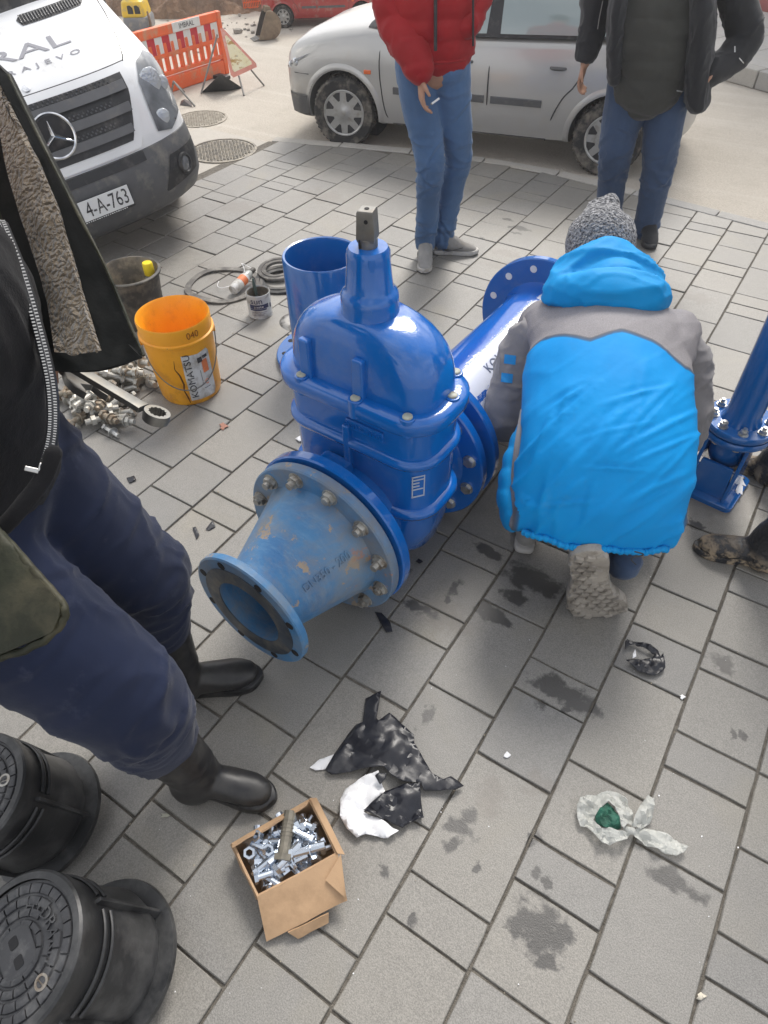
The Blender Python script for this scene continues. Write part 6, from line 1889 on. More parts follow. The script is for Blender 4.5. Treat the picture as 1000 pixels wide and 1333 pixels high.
def creases(legs, n, A, seed, w=.007, knee=.5):
    """sharp short creases that run round each limb; legs: polylines of joints"""
    rs = random.Random(seed); spec = []
    for L in legs:
        P = [np.array(p) for p in L]; cum = np.concatenate([[0], np.cumsum([np.linalg.norm(b_ - a) for a, b_ in zip(P[:-1], P[1:])])])
        cr = []
        for i in range(n):
            if rs.random() < knee: s_ = cum[1] + rs.gauss(0, .07)
            elif rs.random() < .5: s_ = cum[-1] - abs(rs.gauss(0, .06))
            else: s_ = rs.uniform(0, cum[-1])
            cr.append((s_, rs.uniform(-math.pi, math.pi), rs.uniform(-.055, .055), rs.uniform(.5, 1.3), rs.uniform(.5, 1.0) * A, w * rs.uniform(.7, 1.6)))
        spec.append((P, cum, cr))
    def f(co, no):
        best = np.full(len(co), 1e9); out = np.zeros(len(co))
        for P, cum, cr in spec:
            sb = np.full(len(co), 1e9); ss = np.zeros(len(co)); th = np.zeros(len(co))
            for i, (a, b_) in enumerate(zip(P[:-1], P[1:])):
                d = (b_ - a); L_ = np.linalg.norm(d); d = d / L_; t_ = np.clip((co - a) @ d, 0, L_); q = co - a - t_[:, None] * d; dist = np.linalg.norm(q, axis=1)
                e1_ = np.cross(d, [.3, -.8, .52]); e1_ /= np.linalg.norm(e1_); e2_ = np.cross(d, e1_)
                k_ = dist < sb; sb[k_] = dist[k_]; ss[k_] = cum[i] + t_[k_]; th[k_] = np.arctan2(q @ e2_, q @ e1_)[k_]
            v = np.zeros(len(co))
            for s0, t0, sl_, ln, am, ww in cr:
                dt = (th - t0 + np.pi) % (2 * np.pi) - np.pi; D_ = ss - s0 - sl_ * dt - .008 * np.sin(dt * 3 + s0 * 40)
                v += am * (np.exp(-(D_ / ww) ** 2) - .6 * np.exp(-((D_ - 1.8 * ww) / (1.3 * ww)) ** 2)) * np.exp(-(dt / ln) ** 2)
            k_ = sb < best; best[k_] = sb[k_]; out[k_] = v[k_]
        return out
    return f
def plus(*fs):
    return lambda co, no: sum(f(co, no) for f in fs)

def sneaker(t, heel, toe, mat_up, mat_sole, S=1.0, name='shoe'):
    heel = Vector(heel); toe = Vector(toe); heel.z = 0; toe.z = 0
    d = (toe - heel); L = d.length; d.normalize(); s_ = Vector((-d.y, d.x, 0)); F = Matrix((d, s_, Vector((0, 0, 1)))).transposed()
    P = lambda x, y, z: heel + F @ Vector((x * L, y * L, z * L))
    b = MB()
    b.limb([P(.11, 0, .22), P(.28, .0, .27), P(.46, .0, .215), P(.62, .01, .155), P(.80, .015, .115), P(.92, .015, .09)], [(.135 * L, .16 * L), (.155 * L, .20 * L), (.16 * L, .165 * L), (.162 * L, .12 * L), (.155 * L, .085 * L), (.115 * L, .055 * L)], side=s_, n=20)
    b.limb([P(.14, 0, .25), P(.20, 0, .42), P(.215, 0, .56)], [.145 * L, .16 * L, .175 * L], n=16)
    sh = part(name, blob(b, .006, 3, lambda co, no: .0015 * fbm(co * 50, 2)), mat_up, t, world=True)
    q = MB(); out = [(-.02, 0), (.0, .10), (.12, .13), (.35, .115), (.6, .155), (.8, .165), (.95, .12), (1.02, .02), (1.0, -.06), (.9, -.14), (.72, -.155), (.5, -.125), (.3, -.11), (.1, -.125), (.0, -.09)]
    op = catmull([Vector((x, y, 0)) for x, y in out] + [Vector((out[0][0], out[0][1], 0))], 3)[:-1]
    q.loft([[P(p.x * k + (1 - k) * .45, p.y * k, z + (.035 if p.x > .85 else 0) * (p.x - .85) * 3) for p in op] for z, k in ((.004, .96), (.02, 1.0), (.075, 1.0), (.095, .96))])
    part('sole', q, mat_sole, sh, 50, world=True)
    for i in range(5):
        x = .40 + .075 * i; z = .395 - .055 * i
        part('lace', MB().tube([P(x, -.085, z - .03), P(x + .01, -.03, z + .015), P(x, .04, z + .015), P(x + .01, .095, z - .03)], .0032 * S, 6), m_label, sh, 60, world=True)
    sw = MB()
    for yy in (-1, 1):
        pts = [P(.24, yy * .150, .15), P(.36, yy * .157, .125), P(.50, yy * .168, .15), P(.66, yy * .165, .20)]
        sw.tube(catmull(pts, 4), [.002 * S + .007 * S * math.sin(math.pi * min(1, i / 6)) * (1 - i / 14) for i in range(13)], 6)
    part('side_mark', sw, m_vdark, sh, 60, world=True)
    return sh
def boot(t, heel, toe, top, mat, r=.062, S=1.0):
    """rubber boot from the ground up to top"""
    heel = Vector(heel); toe = Vector(toe); heel.z = 0; toe.z = 0
    d = (toe - heel); L = d.length; d.normalize(); s_ = Vector((-d.y, d.x, 0)); F = Matrix((d, s_, Vector((0, 0, 1)))).transposed()
    P = lambda x, y, z: heel + F @ Vector((x * L, y * L, z * L))
    ank = P(.22, 0, .42); top = Vector(top)
    b = MB()
    b.limb([P(.16, 0, .17), P(.36, 0, .20), P(.58, .01, .175), P(.80, .015, .145), P(.88, .015, .135)], [(.135 * L, .15 * L), (.15 * L, .16 * L), (.17 * L, .135 * L), (.168 * L, .12 * L), (.135 * L, .105 * L)], side=s_, n=22)
    b.limb([P(.19, 0, .18), ank, ank.lerp(top, .5), top], [r * 1.0, r * .92, r * 1.08, r * 1.2], n=20)
    o = part('boot', blob(b, .007, 4, lambda co, no: .0028 * np.maximum(0, 1 - np.abs(vnoise((co - np.array(ank)) * np.array([9, 9, 34]))) * 2.2) * np.exp(-((co[:, 2] - ank.z) / .09) ** 2) + .001 * fbm(co * 12, 2)), mat, t, world=True)
    q = MB(); out = [(-.03, 0), (.0, .11), (.15, .14), (.36, .12), (.6, .175), (.82, .185), (.97, .12), (1.03, .02), (1.0, -.06), (.9, -.155), (.72, -.172), (.5, -.135), (.3, -.115), (.1, -.135), (.0, -.10)]
    op = catmull([Vector((x, y, 0)) for x, y in out] + [Vector((out[0][0], out[0][1], 0))], 3)[:-1]
    q.loft([[P(p.x * k + (1 - k) * .45, p.y * k, z) for p in op] for z, k in ((.004, .97), (.012, 1.0), (.085, 1.0), (.10, .965))])
    part('sole', q, mat, o, 50, world=True)
    return o

UP = Vector((0, 0, 1))
def stick(name, obj, parent, outline, mat, off=.0025, n=6):
    """small cloth patch laid on obj's surface where the sight lines through outline meet it"""
    from mathutils.bvhtree import BVHTree
    M_ = WM[parent.name]; me = obj.data
    bv = BVHTree.FromPolygons([M_ @ v.co for v in me.vertices], [tuple(p.vertices) for p in me.polygons])
    a, b_, c_, d_ = [Vector(p) for p in outline]; vv = []; o_ = Vector((0, 0, CAM_H)); last = None
    for j in range(n + 1):
        for i in range(n + 1):
            p = a.lerp(b_, i / n).lerp(d_.lerp(c_, i / n), j / n); dr = Vector(ray(p.x, p.y)).normalized()
            h = bv.ray_cast(o_, dr)
            if h[0] is None: h = (last, None)
            last = h[0]
            if last is None: return
            vv.append(last - dr * off)
    q = MB().add(vv, [(j * (n + 1) + i, j * (n + 1) + i + 1, (j + 1) * (n + 1) + i + 1, (j + 1) * (n + 1) + i) for j in range(n) for i in range(n)])
    return part(name, q, mat, parent, 180, world=True)
# ---------------- standing man in a red jacket
B1 = Vector((-1.57, 2.95, 0)); V1 = Vector((B1.x, B1.y, 0)).normalized(); R1_ = Vector((V1.y, -V1.x, 0))    # R1_: to the right in the picture
def p1(px, py, dd=0.0): return PL(px, py, B1, dd)
def fin(J):
    return {k: (Vector(v) if isinstance(v, (tuple, list, Vector)) else v) for k, v in J.items()}
hipc = p1(563, 92)
J1 = dict(pelvis=hipc + UP * .02, chest=p1(562, -90), neck=p1(562, -165), head=p1(562, -235, -.03), face=-V1 + R1_ * .1, up=UP,
          shL=p1(512, -130), elL=p1(514, 22, .0), wrL=p1(548, 100, -.13), shR=p1(606, -130), elR=p1(622, -25, .06), wrR=p1(592, 30, -.01),
          hipL=p1(541, 100), knL=p1(560, 208, -.05), anL=G(552, 356) + V1 * .185 + UP * .11, toL=G(552, 350, .03), hipR=p1(585, 100, .02), knR=p1(597, 200, .06), anR=G(622, 329) - R1_ * .185 + UP * .11, toR=G(612, 326, .03),
          hdR=UP, hdL=Vector((.10, -.02, -1)) - V1 * .15, pmL=R1_ + V1 * .25, hsL=1, cuL=.55)
J1 = fin(J1)
red = person('person', 'man in a puffy red jacket and light blue jeans holding a cigarette', B1, J1, .92, voxel=.0065)
b = MB()
for s_, hp, kn, an in (('L', J1['hipL'], J1['knL'], J1['anL']), ('R', J1['hipR'], J1['knR'], J1['anR'])):
    b.limb([hp + UP * .05, hp.lerp(kn, .35), kn, kn.lerp(an, .4), an - UP * .045], [(.088, .092), (.082, .085), (.062, .066), (.058, .060), (.047, .052)], n=20)
b.limb([p1(543, 85), p1(583, 85)], [.09, .09], n=18)
part('jeans', blob(b, .0075, 3, plus(leg_folds(.007, [J1['knL'], J1['knR']], [J1['anL'], J1['anR']]), creases([(J1['hipL'], J1['knL'], J1['anL']), (J1['hipR'], J1['knR'], J1['anR'])], 24, .008, 3, .008, .35))), m_jeans, red, world=True)
def puff(base, pitch, amp, zfn=None, fold=None):
    def f(co, no):
        z = co[:, 2] if zfn is None else zfn(co)
        z = z + .012 * fbm(co * 6, 2)
        s_ = np.abs(np.sin(np.pi * (z - base) / pitch)) ** .55
        d = amp * (s_ - .55) + .004 * fbm(co * 22, 3)
        if fold is not None: d = d + fold(co, no)
        return d
    return f
b = MB()
b.limb([p1(566, 60, .01), p1(565, 10), p1(563, -60), p1(562, -125), p1(562, -160)], [(.168, .135), (.178, .145), (.19, .145), (.165, .115), (.08, .08)], side=R1_, n=26)
part('jacket', blob(b, .010, 3, puff(.74, .075, .009, None, folds(.009, (R1_ + UP * .3, 3), 16))), m_redj, red, world=True)
for s_, pts, rad in (('L', [J1['shL'], p1(508, -40, 0), p1(517, 22, -.02), p1(536, 62, -.09), p1(545, 84, -.125)], [.082, .085, .086, .078, .066]), ('R', [J1['shR'], p1(616, -60, .03), J1['elR'], p1(606, 32, -.05)], [.082, .08, .076, .06])):
    A_, B_ = np.array(pts[0]), np.array(pts[-1])
    b = MB().limb(pts, rad, n=20)
    part('sleeve', blob(b, .009, 3, puff(0, .085, .007, (lambda co, A_=A_, B_=B_: (co - A_) @ (B_ - A_) / np.linalg.norm(B_ - A_)), folds(.006, (R1_ + UP * .2, 3), 20))), m_redj, red, world=True)
part('cuff', MB().limb([p1(543, 82, -.12), p1(547, 92, -.132)], [.058, .054], n=20), m_redj, red, world=True)
part('hem', blob(MB().limb([p1(566, 68, .01), p1(566, 75, .01)], [(.165, .132), (.160, .126)], side=R1_, n=26, flat=True), .009, 2), m_redj, red, world=True)
zp = [p1(567, y, -.155) for y in (-90, -40, 0, 30, 50, 66)]
for z_, dx in ((zp, 0),):
    part('zip', MB().tube(catmull(z_, 4), .007, 8), m_vdark, red, 60, world=True)
part('pocket_zip', MB().tube(catmull([p1(616, y, -.11) for y in (-20, 20, 45, 60)], 4), .0045, 8), m_vdark, red, 60, world=True)
sneaker(red, G(552, 357) + V1 * .235, G(552, 357), m_greysh, m_sole, .9)
sneaker(red, G(622, 330) - R1_ * .235, G(622, 330), m_greysh, m_sole, .9)
cg = thing('cigarette', 'lit white cigarette between the fingers of the man in the red jacket', 'cigarette', p1(566, 130, -.17))
ca_, cb_ = p1(561, 136, -.175), p1(572, 128, -.165)
part('paper', MB().cyl(ca_.lerp(cb_, .12), cb_, .0042, n=10), m_white, cg, 40, world=True)
part('ash', MB().cyl(ca_, ca_.lerp(cb_, .12), .004, n=10), m_grey_rubber, cg, 40, world=True)

# ---------------- standing man in a black jacket
B2 = Vector((-.93, 3.72, 0)); V2 = Vector((B2.x, B2.y, 0)).normalized(); R2_ = Vector((V2.y, -V2.x, 0))
def p2(px, py, dd=0.0): return PL(px, py, B2, dd)
J2 = fin(dict(pelvis=p2(843, 112), chest=p2(852, -45), neck=p2(856, -110), head=p2(858, -170, -.03), face=-V2 - R2_ * .2, up=UP,
          shL=p2(795, -85), elL=p2(780, 15, .02), wrL=p2(762, 82, -.06), shR=p2(925, -85), elR=p2(972, 50, .06), wrR=p2(925, 88, -.08),
          hipL=p2(815, 128), knL=p2(800, 208, -.04), anL=p2(791, 290, .0), toL=p2(778, 318, -.10), hipR=p2(868, 128, .02), knR=p2(857, 220, -.02), anR=p2(838, 312, .02), toR=p2(838, 340, -.1),
          hdL=Vector((-.12, 0, -1)), pmL=R2_ - V2 * .2, cuL=.6))
J2['toL'].z = .03; J2['toR'].z = .03
blk = person('person', 'man in an open black jacket and dark jeans standing behind the kneeling man', B2, J2, .86, voxel=.0065)
b = MB()
for hp, kn, an in ((J2['hipL'], J2['knL'], J2['anL']), (J2['hipR'], J2['knR'], J2['anR'])):
    b.limb([hp + UP * .05, hp.lerp(kn, .35), kn, kn.lerp(an, .4), an], [(.100, .10), (.094, .095), (.078, .080), (.070, .072), (.062, .065)], n=20)
b.limb([p2(818, 112), p2(866, 112)], [.10, .10], n=18)
part('jeans', blob(b, .0075, 3, plus(leg_folds(.007, [J2['knL'], J2['knR']], [J2['anL'], J2['anR']]), creases([(J2['hipL'], J2['knL'], J2['anL']), (J2['hipR'], J2['knR'], J2['anR'])], 22, .009, 9, .009, .35))), m_jeans2, blk, world=True)
b = MB().limb([p2(845, 108, -.02), p2(850, 50, -.03), p2(853, -30), p2(855, -85), p2(856, -105)], [(.165, .15), (.185, .165), (.185, .14), (.14, .10), (.075, .07)], side=R2_, n=26)
shirt_ = part('shirt', blob(b, .010, 3, puff(.60, .075, .007, None, folds(.006, (R2_ - UP * .2, 4), 18))), m_olivej, blk, world=True)
stick('shirt_print', shirt_, blk, [(881, 117), (891, 119), (891, 121), (881, 119)], m_plate)
# jacket: two open fronts, back and sleeves
for s_, top, mid_, low, rd in ((-1, p2(822, -80, -.03), p2(806, 10, -.07), p2(803, 95, -.05), .045), (1, p2(905, -80, -.02), p2(914, 20, -.07), p2(908, 128, -.06), .058)):
    b = MB().limb([top, top.lerp(mid_, .5), mid_, mid_.lerp(low, .5), low], [(rd * .8, .09), (rd, .13), (rd, .14), (rd, .14), (rd * .95, .125)], side=R2_, n=22)
    part('jacket_front', blob(b, .009, 3, folds(.010, (R2_ * .4 + UP, 3), 15)), m_blackj, blk, world=True)
b = MB().limb([p2(855, 105, .10), p2(856, 20, .09), p2(856, -70, .06), p2(856, -100, .03)], [(.20, .06), (.215, .07), (.20, .08), (.09, .07)], side=R2_, n=24)
part('jacket_back', blob(b, .010, 3, folds(.010, (UP, 3), 14)), m_blackj, blk, world=True)
for pts, rad in (([J2['shL'], p2(783, -35, .01), p2(776, 20, .0), p2(765, 66, -.05)], [.078, .076, .072, .055]), ([J2['shR'], p2(948, -30, .04), p2(972, 42, .06), p2(950, 78, -.0), p2(925, 92, -.08)], [.080, .078, .074, .068, .062])):
    b = MB().limb(pts, rad, n=20)
    sl2 = part('sleeve', blob(b, .009, 3, folds(.011, (R2_ * .5 + V2, 2.5), 17)), m_blackj, blk, world=True)
for _q in ([(956, 60), (957.5, 60), (957.5, 68), (956, 68)], [(962, 76), (963, 75), (969, 82), (968, 83)]):
    stick('zip', sl2, blk, _q, m_label)
m_lime = M('lime zip', (.50, .55, .30), .5)
part('pocket_zip', MB().tube([p2(915.5, 5, -.142), p2(917, 42, -.142)], .0042, 8), m_lime, blk, 60, world=True)
for pts in ([(941, 92), (945, 100), (948, 108)], [(949, 86), (951, 96)]):
    pass
for pts in ([(786, -5, -.055), (780, 25, -.072), (775, 58, -.072)],):
    part('piping', MB().tube([p2(*q_) for q_ in pts], .0022, 6), m_greysh, blk, 60, world=True)
for an, to in ((J2['anL'], J2['toL']), (J2['anR'], J2['toR'])):
    h_ = Vector((an.x, an.y, 0)); d_ = (Vector((to.x, to.y, 0)) - h_).normalized()
    sneaker(blk, h_ - d_ * .06, h_ + d_ * .19, m_blackj, m_vdark, .9)

# ---------------- kneeling man in the blue and grey jacket
def blue_jacket():
    t = NT('blue and grey jacket'); v = t.coord('Object')
    a = t.attr('seam')
    fine = t.noise(v, 700, 2)
    bl = t.ramp(t.noise(v, 4, 5), .3, .7, (.0008, .245, .62), (.001, .30, .72))
    gy = t.ramp(fine, .3, .7, (.17, .16, .168), (.34, .325, .338))
    c = t.mix(t.ramp(a, .492, .508), bl, gy)
    c = t.mix(t.math('MULTIPLY', t.ramp(t.math('ABSOLUTE', t.math('SUBTRACT', a, .5)), .010, .022, (1, 1, 1), (0, 0, 0)), .8), c, (.05, .07, .10))
    c = t.mix(t.math('MULTIPLY', t.ramp(t.noise(v, 9, 8, .7), .60, .8), .25), c, (.10, .13, .17))
    t.set(Base_Color=c, Roughness=.66, Sheen_Weight=.0)
    t.p.inputs['Specular IOR Level'].default_value = .2
    t.bump(t.math('ADD', t.math('MULTIPLY', fine, .25), t.noise(v, 30, 4)), .18, .008)
    return t.m
m_bjacket = blue_jacket()
m_bhood = fabric('bright blue hood cloth', (.001, .30, .70), .1, 5, .65, 1200, bump=.15, sheen=.0)
m_gsleeve = fabric('grey sleeve cloth', (.235, .225, .232), .16, 6, .8, 800, bump=.3)
m_bpatch = fabric('blue patch', (.008, .25, .60), .1, 8, .7, 900)
m_wool = NT('speckled grey wool'); _v = m_wool.coord('Object')
_vn = m_wool.n('ShaderNodeTexVoronoi'); _vn.inputs['Scale'].default_value = 130; m_wool.l(_v, _vn.inputs['Vector'])
_c = m_wool.ramp(m_wool.noise(_v, 130, 3, .7), .40, .62, (.025, .028, .036), (.44, .44, .46))
m_wool.set(Base_Color=_c, Roughness=.95, Sheen_Weight=.3); m_wool.bump(m_wool.math('ADD', m_wool.noise(_v, 130, 3), _vn.outputs['Distance']), .9, .012); m_wool = m_wool.m
KB = Vector((-.262, 1.455, 0)); KF = Vector((-.36, .933, 0)).normalized(); KR = Vector((KF.y, -KF.x, 0))
def kp(f, r, z): return KB + KF * f + KR * r + UP * z
JK = fin(dict(pelvis=kp(-.06, .03, .33), chest=kp(.36, .0, .50), neck=kp(.56, -.02, .60), head=kp(.71, -.045, .655), face=KF * .55 - UP * .85, up=KF * .85 + UP * .5,
          shL=kp(.42, -.20, .52), elL=kp(.26, -.262, .30), wrL=kp(.46, -.22, .15), shR=kp(.42, .20, .52), elR=kp(.27, .262, .30), wrR=kp(.50, .16, .15),
          hipL=kp(-.06, -.08, .30), knL=kp(.28, -.16, .40), anL=kp(.02, -.15, .09), toL=kp(.18, -.17, .03),
          hipR=kp(-.06, .10, .30), knR=kp(.26, .12, .06), anR=kp(-.13, .12, .13), toR=kp(-.10, .13, .03)))
kn = person('person', 'kneeling man in a bright blue and grey jacket and knitted cap', KB, JK, .93, voxel=.012, hair=False)
b = MB()
b.limb([JK['hipL'], JK['hipL'].lerp(JK['knL'], .5), JK['knL'], JK['anL'] + UP * .02], [.10, .095, .075, .055], n=18)
b.limb([JK['hipR'], JK['hipR'].lerp(JK['knR'], .5), JK['knR'], JK['anR'].lerp(JK['knR'], .3), JK['anR']], [.10, .09, .07, .06, .05], n=18)
b.limb([kp(-.07, -.09, .31), kp(-.07, .11, .31)], [.115, .115], n=18)
part('trousers', blob(b, .010, 3, folds(.009, (KR, 3), 16)), m_jeans2, kn, world=True)
# jacket body: lofted back, hem to collar
b = MB()
sp_pts = [kp(-.185, -.005, .315), kp(-.155, -.005, .385), kp(-.06, .0, .465), kp(.12, -.005, .515), kp(.30, -.005, .545), kp(.44, -.005, .555), kp(.53, -.005, .56)]
b.limb(sp_pts, [(.208, .10), (.217, .125), (.220, .142), (.222, .148), (.218, .135), (.19, .10), (.09, .06)], side=KR, n=34, st=6, flat=True)
for s_ in (-1, 1): b.limb([kp(.28, s_ * .15, .56), kp(.41, s_ * .185, .545), kp(.45, s_ * .20, .50)], [.075, .075, .07], n=16)
def kfold(co, no):
    c2 = co - np.array(KB); r = c2 @ np.array(KR); f = c2 @ np.array(KF); z = c2[:, 2]
    # long drag lines running from the right shoulder down to the left hem, plus soft sag
    u = -r * .78 + (f + z) * .42 + .35 * r * (f + z); w = r * .42 + (f + z) * .78
    q = np.c_[u * 26, w * 3.2, np.full(len(u), 2.2)]
    q2 = np.c_[(u - .25 * r) * 13, w * 2.2, np.full(len(u), 7.2)]
    rg_ = np.maximum(0, 1 - np.abs(vnoise(q)) * 2.4) ** 2; rg2 = np.maximum(0, 1 - np.abs(vnoise(q2)) * 2.2) ** 2
    low = np.clip((.62 - z) / .3, .25, 1)
    d = (.009 * rg_ + .014 * rg2) * low + .006 * fbm(co * 9, 2)
    # sharp drag creases that fan out from the left hem
    rs = random.Random(31); qq = f + z
    for i in range(26):
        r0, q0 = rs.uniform(-.19, .17), rs.uniform(.12, .62); an_ = math.radians(rs.gauss(52, 16) - 30 * r0 / .2); ln = rs.uniform(.05, .15); ww = rs.uniform(.004, .009)
        dr, dq = r - r0, qq - q0; al = dr * math.cos(an_) + dq * math.sin(an_); pe = -dr * math.sin(an_) + dq * math.cos(an_) + .25 * al * al
        d += rs.uniform(.003, .0065) * (np.exp(-(pe / ww) ** 2) - .6 * np.exp(-((pe - 2 * ww) / (1.4 * ww)) ** 2)) * np.exp(-(al / ln) ** 2)
    # gathered hem
    d += .010 * np.exp(-((f + .215) / .018) ** 2) * (z < .42) + .004 * np.sin(r * 150) * np.exp(-((f + .205) / .03) ** 2) * (z < .4)
    return d
me = blob(b, .0085, 5, kfold)
co = getco(me); c2 = co - np.array(KB); r = c2 @ np.array(KR); f = c2 @ np.array(KF); z = c2[:, 2]
# yoke seam: a shallow W across the shoulders; side panels grey
yk = np.interp(r, [-.25, -.20, -.10, -.078, .0, .08, .14, .17, .20, .25], [.235, .222, .160, .150, .186, .176, .150, .142, .165, .20]) 
d1 = (f - yk)
side_ = np.interp(f, [-.25, -.1, .05, .2, .3], [.205, .212, .215, .215, .22])
d2 = np.where(z < .40 + .35 * (f + .2), (np.abs(r) - side_), -1)
set_attr(me, 'seam', np.clip(.5 + np.maximum(d1, d2 * .9) * 2.2, 0, 1))
hp_ = []
for r0 in np.linspace(-.19, .19, 44):
    k_ = np.where(np.abs(r - r0) < .008)[0]
    if len(k_):
        j_ = k_[np.argmin(f[k_] * 1.0 + z[k_] * .25)]; hp_.append(Vector(co[j_]))
hp_ = [sum(hp_[max(0, i - 2):i + 3], Vector()) / len(hp_[max(0, i - 2):i + 3]) for i in range(len(hp_))]
part('jacket', me, m_bjacket, kn, world=True)
hz_ = catmull([p - UP * .006 - KF * .003 for p in hp_], 4)
part('hem', MB().tube(hz_, [.0085 + .0014 * math.sin(i * .9) + .0010 * math.sin(i * 2.3) for i in range(len(hz_))], 10), m_bhood, kn, 60, world=True)
# hood lying on the nape
b = MB()
b.limb([kp(.40, -.15, .655), kp(.365, -.07, .685), kp(.36, .02, .69), kp(.385, .10, .67), kp(.45, .135, .64)], [(.042), (.058), (.060), (.058), (.044)], n=18)
b.limb([kp(.40, -.15, .655), kp(.48, -.10, .685), kp(.52, -.01, .695), kp(.51, .07, .68), kp(.45, .135, .64)], [.042, .058, .066, .058, .044], n=18)
b.limb([kp(.43, -.07, .665), kp(.44, .01, .685), kp(.45, .07, .665)], [.055, .066, .055], n=16)
b.xf(Matrix.Translation(KR * -.022))
part('hood', blob(b, .008, 5, folds(.012, (KR + KF * .3, 3), 15)), m_bhood, kn, world=True)
b = MB()
kc = JK['head']; ku = (KF * .8 + UP * .6).normalized()
b.limb([kc - ku * .035, kc + ku * .02, kc + ku * .07, kc + ku * .115], [.100, .108, .095, .055], n=24)
part('knitted_cap', blob(b, .008, 4, lambda co, no: .0035 * fbm(co * 110, 2) + .006 * np.sin(np.arctan2((co - np.array(kc)) @ np.array(KR), (co - np.array(kc)) @ np.array(KF.cross(KR) + ku * 0)) * 9) * np.clip(((co - np.array(kc)) @ np.array(ku) - .05) / .06, 0, 1)), m_wool, kn, world=True)
SL_OBJ = {}
for s_, w2 in ((-1, 'L'), (1, 'R')):
    sh, el, wr = JK['sh' + w2], JK['el' + w2], JK['wr' + w2]
    b = MB().limb([kp(.38, s_ * .175, .535), kp(.37, s_ * .235, .46), el, el.lerp(wr, .5), wr], [.078, .076, .070, .060, .048], n=20)
    sl = part('sleeve', blob(b, .008, 4, folds(.011, (KR * s_ + KF, 2.2), 20)), m_gsleeve, kn, world=True); SL_OBJ[w2] = sl
# blue bands on the left sleeve
for px, py in ((664, 468), (660, 492)):
    stick('blue_band', SL_OBJ['L'], kn, [(px - 7, py - 7), (px + 8, py - 5), (px + 7, py + 7), (px - 8, py + 5)], m_bpatch)
# quilted lining panel that shows under the left arm
b = MB().limb([kp(-.175, -.208, .285), kp(-.12, -.228, .32), kp(-.03, -.228, .375), kp(.06, -.21, .42)], [(.026, .070), (.032, .078), (.028, .068), (.020, .045)], side=KR, n=20)
part('quilted_panel', blob(b, .008, 3, puff(0, .055, .006, lambda co: (co - np.array(KB)) @ (np.array(KF) * .7 + np.array([0, 0, .7])))), m_bhood, kn, world=True)
part('zip_edge', MB().tube(catmull([kp(-.205, -.195, .30), kp(-.16, -.215, .36), kp(-.07, -.222, .45), kp(.05, -.218, .49)], 5), .0125, 8), m_gsleeve, kn, 60, world=True)
# shoe with the worn sole turned to the camera
ST, SH_ = G(778, 803), G(772, 712, .0)
tb, hb = G(778, 801, .012), D(768, 722, 1.66)
m_tread = M('worn pale sole', (.34, .31, .27), .8, 0, .2, 16, dirt=(.17, .15, .125), damt=.6, dscale=22, bump=.1, bscale=160)
sd = (hb - tb); SL = sd.length; sd.normalize(); sn = (Vector((0, 0, CAM_H)) - tb); sn = (sn - sd * sn.dot(sd)).normalized(); sr = sd.cross(sn)
if sr.dot(Vector((.84, .54, 0))) < 0: sr = -sr
SMx = Matrix(((sr.x, sd.x, sn.x, tb.x), (sr.y, sd.y, sn.y, tb.y), (sr.z, sd.z, sn.z, tb.z), (0, 0, 0, 1)))
so_ = [(-.045, .0), (-.052, .05), (-.048, .10), (-.036, .15), (-.036, .20), (-.030, .236), (.0, .248), (.026, .236), (.030, .20), (.026, .15), (.032, .10), (.052, .055), (.056, .02), (.040, -.002), (.0, -.008)]
ks = SL / .24
op = catmull([Vector((x * ks, y * ks, 0)) for x, y in so_] + [Vector((so_[0][0] * ks, so_[0][1] * ks, 0))], 3)[:-1]
b = MB().limb([SMx @ Vector((0, .03 * ks, -.045)), SMx @ Vector((0, .10 * ks, -.05)), SMx @ Vector((0, .20 * ks, -.06)), SMx @ Vector((0, .22 * ks, -.12))], [(.045, .03), (.045, .04), (.036, .045), (.04, .04)], side=sr, n=18)
shoe = part('shoe', blob(b, .008, 3), m_greysh, kn, world=True)
sole = part('sole', MB().loft([[SMx @ (p * k + Vector((0, .0, z))) for p in op] for z, k in ((-.028, .97), (-.024, 1), (-.004, 1), (0, .97))]), m_tread, shoe, 50, world=True)
q = MB()
ol2 = [Vector((p.x, p.y)) for p in op]
def inside(x, y):
    c = False; n_ = len(ol2)
    for i in range(n_):
        a, b_ = ol2[i], ol2[(i + 1) % n_]
        if (a.y > y) != (b_.y > y) and x < (b_.x - a.x) * (y - a.y) / (b_.y - a.y) + a.x: c = not c
    return c
for j in range(15):
    for i in range(-3, 4):
        x = (i * .0185 + (.0092 if j % 2 else 0)) * ks; y = (.004 + j * .0162) * ks
        if abs(x + .022 * ks * math.sin(y * 26 / ks)) < .006 * ks: continue
        if all(inside(x + a, y + c_) for a in (-.005 * ks, .005 * ks) for c_ in (-.005 * ks, .005 * ks)):
            q.box((x, y, .003), (.0152 * ks, .0118 * ks, .010), Matrix.Rotation(.5 * (1 if i > 0 else -1), 3, 'Z'), taper=.85)
q.xf(SMx)
o = part('tread_blocks', q, m_tread, shoe, 0, world=True); o['kind'] = 'stuff'
sneaker(kn, JK['anL'] - KF * .05, JK['anL'] + KF * .2, m_greysh, m_sole, .95)
# drawcord at the hem
part('drawcord', MB().tube(catmull([D(826, 718, 1.62), D(838, 722, 1.61), D(822, 727, 1.62), D(828, 735, 1.63)], 5), .0018, 6), m_vdark, kn, 60, world=True)

